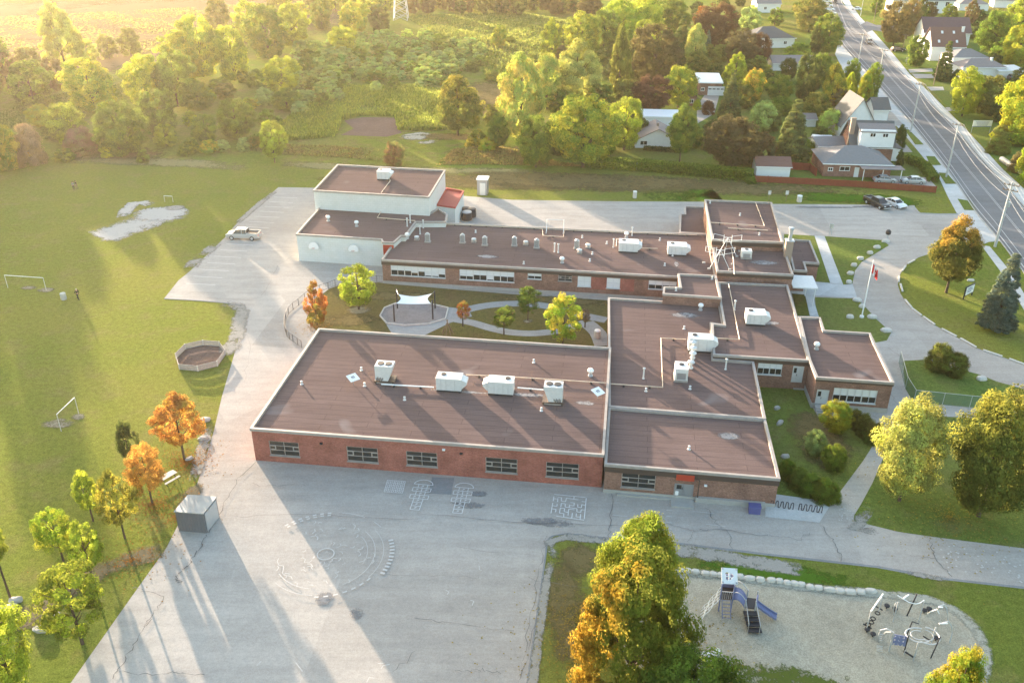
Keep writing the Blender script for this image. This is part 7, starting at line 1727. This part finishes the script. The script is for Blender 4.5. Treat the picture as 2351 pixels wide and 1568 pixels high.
for (u, v, lab) in ((722.5, 560, 'white fan-shaped basketball backboard on the white wall, nearest the corner'), (813.5, 566, 'white fan-shaped basketball backboard on the white wall, nearer the red panel')):
    s, z = wall_hit(u, v, wp[0], wp[1]); q = Vector(wp[0]) + e * s + n_ * .6; t = thing('basketball_hoop', lab, 'basketball hoop', (q.x, q.y, z - .5), rz)
    pr = [(.85 * cos(a), .05 + .95 * sin(a)) for a in [pi * k / 12 for k in range(13)]] + [(-.7, -.15), (.7, -.15)]
    m = MB(); nn = len(pr); m.add([(x, y, zz) for y in (-.03, .03) for x, zz in pr], [tuple(range(nn)), tuple(range(2 * nn - 1, nn - 1, -1))] + [((i + 1) % nn, i, i + nn, (i + 1) % nn + nn) for i in range(nn)]); m.build('backboard', M['white'], t)
    m = MB(); pts = [(.23 * cos(2 * pi * k / 12), -.28 + .23 * sin(2 * pi * k / 12), .05) for k in range(13)]; m.tube(pts, .02, 4, False); m.build('hoop', M['redpanel'], t)
    m = MB(); m.tube([(-.4, 0, .1), (-.4, .6, -.2)], .03, 5); m.tube([(.4, 0, .1), (.4, .6, -.2)], .03, 5); m.tube([(0, 0, .6), (0, .6, .4)], .03, 5); m.build('bracket', M['grey'], t)
def wave_rack(lab, a, b):
    p, q = Vector(P(*a)), Vector(P(*b)); t = thing('bike_rack', lab, 'bike rack', p); n = 60; d = (q - p); pts = []
    per = 4.5
    for k in range(n + 1):
        x = k / n; ph = x * per * 2 * pi; s = sin(ph); z = .45 + .38 * max(-1, min(1, s * 2.2)); pts.append(p + d * x + Vector((0, 0, z)))
    pts = [p] + pts + [q]; m = MB(p); m.tube(pts, .045, 6); m.build('tube', M['dark'], t)
wave_rack('dark wave-shaped bike rack, left of the two on the pale slab', (1768, 1163), (1820, 1170)); wave_rack('dark wave-shaped bike rack, right of the two on the pale slab', (1833, 1171), (1886, 1178))
p = Vector(P(1731, 1176)); t = thing('storage_bin', 'blue-violet plastic bin against the brown brick corner', 'bin', p, BA)
m = MB(); m.box((0, 0, .42), (1.15, .75, .8)); m.build('body', M['bluebin'], t, bevel=.04); m = MB(); m.box((0, 0, .86), (1.22, .82, .1)); m.build('lid', M['bluebin'], t, bevel=.03)
p = Vector(P(2035.5, 554)); t = thing('mailbox_post', 'post with a dark rounded top at the tip of the entrance lawn', 'post', p)
m = MB(); m.lathe((0, 0, 0), [(.06, 0), (.06, 1.2)], 6); m.build('post', M['galv'], t); m = MB(); m.lathe((0, 0, 1.2), [(.2, 0), (.42, .15), (.45, .6), (.3, .85), (.05, .95)], 12); m.build('head', M['dark'], t)
p = Vector(P(1461, 392)); t = thing('lamp_post', 'short lamp post with white top at the hedge front', 'lamp post', p)
m = MB(); m.lathe((0, 0, 0), [(.06, 0), (.05, 1.4)], 6); m.build('post', M['grey'], t); m = MB(); m.lathe((0, 0, 1.4), [(.12, 0), (.4, .1), (.42, .3), (.2, .4)], 10); m.build('lamp_head', M['white'], t)
a, b = Vector(P(2298, 372)), Vector(P(2372, 420)); d = b - a; c = (a + b) / 2
o_ = MB(c).tube([a + Vector((0, 0, .6)), b + Vector((0, 0, .6))], .6, 14).build('culvert_pipe', M['grey'], None, True); o_.location = c; setp(o_, 'fat pale concrete pipe lying beside the far sidewalk at right', 'pipe')
for u, v, lab in ((2228, 645, 'low pale stone by the island tree, road side'),): rock('stone_slab', lab, u, v, 1.2, .6, .3, seed=3, cat='stone')
o_ = MB().box((0, 0, .06), (1.4, 1., .1)).build('utility_cover', M['conc']); o_.location = P(2323, 609); setp(o_, 'pale square utility cover in the roadside verge', 'utility cover')
p = P(1230, 786)
# ---------------------------------------------------------------- play tower with slides
def up(u, v, z): return Vector(P(u, v, z))
o = Vector(P(1664, 1395)); t = thing('play_tower', 'blue-grey play tower with white holed roof panel, arched bridge, steps and slide', 'play structure', o)
zd = 1.5
A = [Vector(P(1649, 1403)), Vector(P(1677, 1405)), Vector(P(1681, 1378)), Vector(P(1653, 1376))]      # tower feet
Bq = [Vector(P(1706, 1418)), Vector(P(1729, 1421)), Vector(P(1733, 1398)), Vector(P(1711, 1395))]      # lower platform feet
for q in A: m = MB(o); m.tube([q, q + Vector((0, 0, 3.1))], .06, 8); m.build('post', M['bluepl'], t)
for q in Bq: m = MB(o); m.tube([q, q + Vector((0, 0, 2.1))], .055, 8); m.build('post', M['galv'], t)
cA = sum(A, Vector()) / 4; cB = sum(Bq, Vector()) / 4
m = MB(o); m.prism([q[:2] for q in A], zd - .08, zd); m.build('deck', M['dark'], t); m = MB(o); m.prism([q[:2] for q in Bq], 1.15, 1.23); m.build('deck', M['dark'], t)
# roof: tilted square panel with holes
rc = cA + Vector((0, .1, 3.35)); tl = Matrix.Rotation(R(-5), 3, 'Z') @ Matrix.Rotation(R(38), 3, 'X')
m = MB(o); s = .68; holes = [(-.2, .16, .13), (.08, .2, .06), (.2, .04, .13), (-.18, -.2, .12), (.1, -.22, .08)]
g_ = 18; cell = 2 * s / g_
for i in range(g_):
    for j in range(g_):
        x = -s + (i + .5) * cell; y = -s + (j + .5) * cell
        if any((x - hx) ** 2 + ((y - hy) * .9) ** 2 < hr * hr * 1.2 for hx, hy, hr in holes): continue
        q = [rc + tl @ Vector((x + dx * cell / 2, y + dy * cell / 2, 0)) for dx, dy in ((-1, -1), (1, -1), (1, 1), (-1, 1))]; m.quad(*q)
mo = m.build('roof_panel', M['white'], t); md = mo.modifiers.new('thick', 'SOLIDIFY'); md.thickness = .05
for (x, y) in ((-.58, -.58), (.58, -.58), (.58, .58), (-.58, .58)): m = MB(o); q = rc + tl @ Vector((x, y, .03)); m.tube([q, q + Vector((0, 0, .05))], .08, 8); m.build('roof_cap', M['grey'], t)
# panels
def panel(a, b, z0, z1, mat='bluepl', nm='side_panel', th=.05):
    d = b - a; c = (a + b) / 2; m = MB(o); m.box((c.x, c.y, (z0 + z1) / 2), (d.length, th, z1 - z0), math.atan2(d.y, d.x)); m.build(nm, M[mat], t)
panel(A[3], A[2], zd, zd + 1.5); panel(A[1], A[2], zd + .1, zd + .9)
m = MB(o)
for k in range(7): q = A[0].lerp(A[1], k / 6); m.tube([q + Vector((0, 0, zd)), q + Vector((0, 0, zd + .8))], .02, 4)
m.tube([A[0] + Vector((0, 0, zd + .8)), A[1] + Vector((0, 0, zd + .8))], .03, 5); m.build('railing', M['galv'], t)
# front ladder
m = MB(o); l0 = A[0].lerp(A[1], .15); l1 = A[0].lerp(A[1], .85); f = Vector((0, -.9, 0))
for q in (l0, l1): m.tube([q + f, q + Vector((0, 0, zd))], .035, 5)
for k in range(6): z_ = (k + .5) / 6; m.tube([l0 + f * (1 - z_) + Vector((0, 0, zd * z_)), l1 + f * (1 - z_) + Vector((0, 0, zd * z_))], .03, 5)
m.build('ladder', M['bluepl'], t)
# arched bridge
for side in (0, 1):
    a = (A[1] if side == 0 else A[2]); b = (Bq[0] if side == 0 else Bq[3])
    for nm, dz, r, mat in (('bridge_rail', .75, .035, 'galv'), ('bridge_beam', 0., .06, 'bluepl')):
        m = MB(o); pts = [a.lerp(b, k / 10) + Vector((0, 0, zd + (1.2 - zd) * k / 10 + .35 * sin(pi * k / 10) + dz)) for k in range(11)]; m.tube(pts, r, 6); m.build(nm, M[mat], t)
m = MB(o)
for k in range(14):
    x = (k + .5) / 14; a = A[1].lerp(Bq[0], x); b = A[2].lerp(Bq[3], x); z_ = zd + (1.2 - zd) * x + .35 * sin(pi * x); c = (a + b) / 2; d = b - a; m.box((c.x, c.y, z_), (d.length, .12, .04), math.atan2(d.y, d.x))
m.build('bridge_deck', M['bluepl'], t)
# slide to the right
s0 = (Bq[1] + Bq[2]) / 2 + Vector((0, 0, 1.2)); s1 = up(1783, 1418, .3); m = MB(o); nS = 10; L_ = []; wd = (Bq[2] - Bq[1]).normalized() * .3
for k in range(nS + 1):
    x = k / nS; q = s0.lerp(s1, x); q.z = .32 + .9 * (1 - x) ** 1.25; L_.append([q - wd + Vector((0, 0, .22)), q - wd, q + wd, q + wd + Vector((0, 0, .22))])
for a, b in zip(L_, L_[1:]):
    for i in range(3): m.quad(a[i], b[i], b[i + 1], a[i + 1])
mo = m.build('slide', M['bluepl'], t); md = mo.modifiers.new('thick', 'SOLIDIFY'); md.thickness = .04
m = MB(o); hp = [(Bq[1] + Bq[2]) / 2 + Vector((.05, 0, 0)) + (Bq[2] - Bq[1]).normalized() * (.45 * cos(a_)) + Vector((0, 0, 1.35 + .75 * sin(a_))) for a_ in [pi * k / 10 for k in range(11)]]; m.tube(hp, .07, 6); m.build('slide_hood', M['bluepl'], t)
m = MB(o); m.tube([s1 + Vector((-.2, 0, 0)), (s1.x - .2, s1.y, 0)], .04, 5); m.build('slide_leg', M['galv'], t)
# black steps down to the front
for k, (h_, y) in enumerate(((.95, -.35), (.72, -.75), (.5, -1.15), (.28, -1.6))):
    m = MB(o); c = (Bq[0] + Bq[1]) / 2 + Vector((.05 * k, y, 0)); m.box((c.x, c.y, h_), (1.15, .5, .1)); m.box((c.x, c.y + .22, h_ - .11), (1.1, .05, .22)); m.build('step', M['dark'], t)
for q, s_ in ((Bq[0], -1), (Bq[1], 1)): m = MB(o); m.tube([q + Vector((0, 0, 2.)), q + Vector((s_ * .05, -1.8, 1.1)), q + Vector((s_ * .05, -1.8, 0))], .035, 6); m.build('handrail', M['galv'], t)
# climbing net of chains at the left
m = MB(o)
for k in range(5):
    a = A[0].lerp(A[3], k / 4); pts = [a + Vector((-.05 - .25 * i + .07 * sin(i * 2.1 + k), -.16 * i, 1.45 - .2 * i)) for i in range(8)]; m.tube(pts, .03, 5)
for i in range(1, 7): m.tube([A[0].lerp(A[3], k / 4) + Vector((-.05 - .25 * i + .07 * sin(i * 2.1 + k), -.16 * i, 1.45 - .2 * i)) for k in range(5)], .025, 4)
m.build('climbing_net', M['vinyl'], t)

# ---------------------------------------------------------------- climbing course: each free-standing piece is its own thing
def Z(x, y): return (1972.4 + x * .12245 * 1.0, 1334.7 + y * .12245)      # inset of the climbing area in survey pixels
def tb(name, lab, parts, cat='climbing frame', grp='metal climbing frames on the gravel'):
    o = Vector(parts[0][1][0]); o.z = 0; t = thing(name, lab, cat, o, 0, grp)
    for nm, pts, r, mat in parts:
        m = MB(o)
        if isinstance(pts[0], list): [m.tube(p_, r, 6) for p_ in pts]
        else: m.tube(pts, r, 6)
        m.build(nm, M[mat], t)
    return t
def gp(x, y, z=0.): return Vector(P(*Z(x, y), z))
def leg(x, y, h): q = gp(x, y, h); return [Vector((q.x, q.y, 0)), q]
# hanging balance rings with sloping bar (left)
tb('climbing_frame', 'white sloping bar frame with hanging discs at the left end of the climbing course', [('post', leg(450, 232, 2.3), .05, 'galv'), ('post', leg(225, 555, 2.3), .05, 'galv'), ('top_bar', [gp(450, 232, 2.3), gp(225, 555, 2.3)], .06, 'white'), ('beam', [gp(80, 790, .35), gp(235, 880, .35)], .07, 'dark'), ('beam', [gp(310, 460, .4), gp(440, 535, .4)], .06, 'dark')])
for k, (x, y) in enumerate(((345, 590), (262, 690), (230, 760), (170, 805))):
    q = gp(x, y, .45); m = MB(q); pts = [q + Vector((.2 * cos(2 * pi * i / 12), .2 * sin(2 * pi * i / 12), 0)) for i in range(13)]; m.tube(pts, .05, 5, False); oo = m.build('step_ring', M['black']); oo.location = q; setp(oo, 'black rubber ring in the chain below the sloping bar, ' + ['top', 'second', 'third', 'bottom'][k], 'ring', 'black rings below the sloping bar')
for k, (x, y, l) in enumerate(((510, 505, 'dark round stepping pod right of the upper beam'), (660, 560, 'dark round stepping pod at the foot of the twin posts'), (140, 950, 'dark round stepping pod below the left beam'), (250, 1035, 'dark round stepping pod lowest at the left'), (1212, 592, 'small dark pod beneath the swinging bar end'), (1300, 562, 'dark pod beside the curved climber'), (1430, 1110, 'dark pod on the tall thin post'))):
    q = gp(x, y, 0); m = MB(); m.lathe((0, 0, 0), [(.06, 0), (.06, .3), (.24, .32), (.24, .4), (.1, .44)], 10); oo = m.build('stepping_pod', M['dark']); oo.location = q; setp(oo, l, 'stepping pod', 'dark stepping pods of the climbing course')
arc = lambda c, r1, r2, a0, a1, z, n=12: [c + Vector((r1 * cos(R(a0 + (a1 - a0) * k / n)), r2 * sin(R(a0 + (a1 - a0) * k / n)), z)) for k in range(n + 1)]
tb('climbing_frame', 'arched cable and bar frame at the top of the climbing course', [('post', leg(735, 380, 2.3), .05, 'galv'), ('post', leg(1220, 370, 2.3), .05, 'galv'), ('cable', [gp(720, 255, 2.2), gp(820, 320, 2.15), gp(940, 390, 2.1), gp(1060, 418, 2.1), gp(1150, 395, 2.15), gp(1220, 345, 2.2)], .04, 'white'), ('handle_bar', [gp(820, 320, 2.2), gp(930, 245, 2.3)], .07, 'white'), ('hoop', [gp(700, 390, 2.1), gp(650, 480, 1.4), gp(640, 560, .6), gp(650, 620, 0)], .05, 'galv')])
tb('climbing_frame', 'dark slanting pole standing in the middle of the climbing course', [('pole', [gp(895, 645, 0), gp(890, 640, 0) + Vector((.35, 0, 2.5))], .06, 'dark')])
tb('climbing_frame', 'tall curved white ladder-topped hoop, upper one at the right of the course', [('hoop', [gp(1660, 740, 0), gp(1662, 620, 1.3), gp(1640, 500, 2.), gp(1590, 425, 2.3), gp(1490, 470, 2.3)], .055, 'galv'), ('handle_bar', [gp(1490, 478, 2.3), gp(1570, 480, 2.3)], .06, 'white'), ('curved_rail', [gp(1290, 600, .8), gp(1340, 560, 1.5), gp(1460, 520, 1.9), gp(1500, 600, 1.5)], .05, 'white')])
tb('climbing_frame', 'tall curved white ladder-topped hoop, lower one at the right of the course', [('hoop', [gp(1690, 1150, 0), gp(1745, 960, 1.), gp(1730, 830, 1.9), gp(1670, 740, 2.3), gp(1570, 770, 2.3)], .055, 'galv'), ('handle_bar', [gp(1500, 785, 2.3), gp(1660, 778, 2.3)], .06, 'white')])
tb('climbing_frame', 'twin curved grey hoop climber at the lower left of the course', [('hoop', [gp(370, 1130, 0), gp(365, 1010, 1.1), gp(400, 910, 1.8), gp(520, 885, 2.1), gp(640, 945, 2.1)], .055, 'galv'), ('hoop', [gp(440, 1100, 0), gp(450, 1000, 1.1), gp(500, 945, 1.7), gp(640, 950, 2.1)], .05, 'galv'), ('rung', [[gp(370 + k * 0, 1100 - k * 40, .3 + .3 * k), gp(440, 1090 - k * 35, .3 + .3 * k)] for k in range(4)], .03, 'galv'), ('net_ladder', [[gp(330, 1290 - k * 30, .1 + .12 * k), gp(440, 1310 - k * 30, .1 + .12 * k)] for k in range(4)], .03, 'galv'), ('post', leg(650, 945, 2.2), .05, 'galv')])
t = tb('climbing_frame', 'blue-grey holed climbing wall in the lower middle of the course', [('post', leg(930, 1015, 1.9), .05, 'dark'), ('post', leg(650, 985, 1.9), .05, 'galv')])
a, b, c, d = gp(650, 985, 1.7), gp(905, 1035, 1.7), gp(865, 1215, .75), gp(625, 1180, .75); og = t.location
m = MB(og); nx, ny = 16, 11
for i in range(nx):
    for j in range(ny):
        if (i % 5 in (1, 2)) and (j % 4 in (1, 2)) and (i * 7 + j * 3) % 4: continue
        f_ = lambda x, y: a.lerp(b, x / nx).lerp(d.lerp(c, x / nx), y / ny); m.quad(f_(i, j), f_(i, j + 1), f_(i + 1, j + 1), f_(i + 1, j))
mo = m.build('climbing_wall', M['bluepl'], t); md = mo.modifiers.new('thick', 'SOLIDIFY'); md.thickness = .06
c0_ = gp(1120, 1000, 1.6)
tb('climbing_frame', 'double ring grey spiral climber right of the holed wall', [('ring', arc(c0_, 1.05, .8, 60, 300, 0), .055, 'galv'), ('ring', arc(c0_, .65, .5, 60, 300, 0), .035, 'galv'), ('ring', arc(gp(1270, 1010, 1.6), 1.0, .95, -140, 75, 0), .055, 'galv'), ('ring', arc(gp(1250, 1000, 1.6), .6, .6, -120, 70, 0), .035, 'galv'), ('post', leg(1440, 855, 1.9), .05, 'galv'), ('post', leg(1115, 1135, 2.1), .05, 'galv'), ('dark_bar', [gp(1200, 1020, 1.), gp(1350, 1110, 1.)], .06, 'dark')])
tb('climbing_frame', 'low dark beam between two thin posts at the bottom of the course', [('beam', [gp(865, 1315, .35), gp(1025, 1420, .35)], .08, 'dark'), ('post', leg(865, 1290, .5), .055, 'galv'), ('post', [gp(1045, 1400, 0), gp(1110, 1150, 2.) * 1.], .05, 'galv')])
tb('climbing_frame', 'tall thin dark post leaning at the lower right of the course', [('post', [gp(1340, 1440, 0), gp(1345, 1440, 0) + Vector((.25, .05, 2.4))], .05, 'dark')])
tb('climbing_frame', 'angled dark post with short arm left of the spiral climber', [('post', [gp(872, 1060, 0), gp(872, 1060, 0) + Vector((.15, 0, 1.9))], .05, 'dark'), ('arm', [gp(872, 1060, 0) + Vector((.15, 0, 1.9)), gp(872, 1060, 0) + Vector((.7, -.1, 1.75))], .04, 'dark')])
# stump seats at the bottom
for k, (u, v) in enumerate(((1613, 1512), (1624, 1514), (1636, 1514), (1646, 1508))):
    q = P(u, v); m = MB(); m.lathe((0, 0, 0), [(.16, 0), (.16, .55 + .06 * k), (.19, .57 + .06 * k), (.19, .65 + .06 * k), (.05, .66 + .06 * k)], 10); oo = m.build('stepping_post', M['vinyl']); oo.location = q
    setp(oo, "white-topped stepping post above the green tree, " + ["leftmost", "second from the left", "third from the left", "rightmost"][k] + " of four", "stepping post", "white-topped stepping posts")

# ---------------------------------------------------------------- people
def person(lab, loc, rz, shirt, trous, hairc, stride=.3, arm=.1, h=1.72, hat=None):
    t = thing('person', lab, 'person', loc, rz); k = h / 1.72
    def skin(nm, verts, edges, radii, mat, root=0):
        me = bpy.data.meshes.new(nm); me.from_pydata([tuple(c * k for c in v) for v in verts], edges, []); me.materials.append(mat); me.update()
        ob = link(nm, me, t); md = ob.modifiers.new('skin', 'SKIN'); sv = me.skin_vertices[0].data
        for i, r in enumerate(radii): r = r if isinstance(r, tuple) else (r, r); sv[i].radius = (r[0] * k, r[1] * k); sv[i].use_root = (i == root)
        s = ob.modifiers.new('sub', 'SUBSURF'); s.levels = 1; s.render_levels = 1; return ob
    s = stride
    V = [(0, 0, .95), (0, 0, 1.15), (0, 0, 1.38), (0, 0, 1.5), (0, .01, 1.6), (0, .01, 1.7)]; Rr = [(.15, .1), (.13, .09), (.17, .1), .055, .085, .06]
    E_ = [(0, 1), (1, 2), (2, 3), (3, 4), (4, 5)]
    for sx in (-1, 1):
        d = s * sx; i = len(V); V += [(sx * .09, 0, .88), (sx * .1, d * .55, .48), (sx * .1, d, .07), (sx * .1, d + .17, .04)]; Rr += [.085, .06, .04, .035]; E_ += [(0, i), (i, i + 1), (i + 1, i + 2), (i + 2, i + 3)]
        i = len(V); a = -arm * sx; V += [(sx * .2, 0, 1.42), (sx * .25, a * .5, 1.14), (sx * .24, a + .08, .9), (sx * .24, a + .1, .82)]; Rr += [.05, .038, .028, (.028, .016)]; E_ += [(2, i), (i, i + 1), (i + 1, i + 2), (i + 2, i + 3)]
        for f in range(5):
            j = len(V); x0 = sx * .24 + (f - 2) * .011; y0 = a + .1 + (.03 if f == 0 else 0); V += [(x0, y0 + (.02 if f == 0 else 0), .78), (x0, y0 + .03, .73 + (.015 if f in (1, 4) else 0))]; Rr += [.009, .007]; E_ += [(i + 3, j), (j, j + 1)]
    skin('body', V, E_, Rr, M['skin'])
    V = [(0, 0, .93), (0, 0, 1.15), (0, 0, 1.4), (0, 0, 1.47)]; Rr = [(.17, .125), (.155, .115), (.19, .12), (.08, .07)]; E_ = [(0, 1), (1, 2), (2, 3)]
    for sx in (-1, 1):
        i = len(V); a = -arm * sx; V += [(sx * .2, 0, 1.42), (sx * .25, a * .5, 1.14), (sx * .24, a + .07, .93)]; Rr += [.065, .052, .042]; E_ += [(2, i), (i, i + 1), (i + 1, i + 2)]
    skin('jacket', V, E_, Rr, shirt)
    V = [(0, 0, .97)]; Rr = [(.165, .115)]; E_ = []
    for sx in (-1, 1): d = s * sx; i = len(V); V += [(sx * .09, 0, .88), (sx * .1, d * .55, .48), (sx * .1, d, .1)]; Rr += [.1, .075, .06]; E_ += [(0, i), (i, i + 1), (i + 1, i + 2)]
    skin('trousers', V, E_, Rr, trous)
    m = MB(); m.lathe((0, -.015 * k, 1.58 * k), [(.1 * k, 0), (.112 * k, .06 * k), (.1 * k, .12 * k), (.05 * k, .165 * k)], 10); m.build('hair', hairc, t, True)
    m = MB(); m.box((0, .105 * k, 1.6 * k), (.03, .03, .04)); m.box((-.035 * k, .095 * k, 1.625 * k), (.02, .01, .012)); m.box((.035 * k, .095 * k, 1.625 * k), (.02, .01, .012)); m.build('face', M['skin'], t)
    for sx in (-1, 1): m = MB(); m.box((sx * .1 * k, (s * sx + .07) * k, .045), (.1, .28, .09)); m.build('shoe', M['dark'], t)
    return t
dk = plain('dark_cloth', (.03, .03, .035), .9); gy = plain('grey_cloth', (.17, .18, .2), .9); bz = plain('cream_cloth', (.55, .52, .42), .9); hr = plain('dark_hair', (.035, .025, .02), .7); nv = plain('brown_cloth', (.05, .035, .03), .9); sk = plain('bare_leg_cloth', (.2, .15, .11), .9)
person('person striding across the field in dark clothes with a pale cap', P(180, 687), R(55), dk, dk, bz, .36, .22)
person('person in grey top and dark trousers, left of the pair on the far field', P(170, 436), R(20), gy, dk, hr, .12, .05)
person('person in dark top and tan shorts, right of the pair on the far field', P(176.5, 434), R(-30), nv, sk, hr, .15, .08)

# ---------------------------------------------------------------- evening haze: one even volume round the whole scene
t = NT('haze_air'); v_ = t.node('ShaderNodeVolumePrincipled'); v_.inputs['Color'].default_value = (1., .89, .68, 1); v_.inputs['Density'].default_value = HAZE = .000085; v_.inputs['Anisotropy'].default_value = .6
t.l.new(v_.outputs[0], t.out.inputs['Volume'])
m = MB(); m.box((0, 330, 30), (1500, 900, 62)); ob = m.build('haze', t.m); setp(ob, 'thin warm evening haze over the whole place', 'haze', kind='stuff')
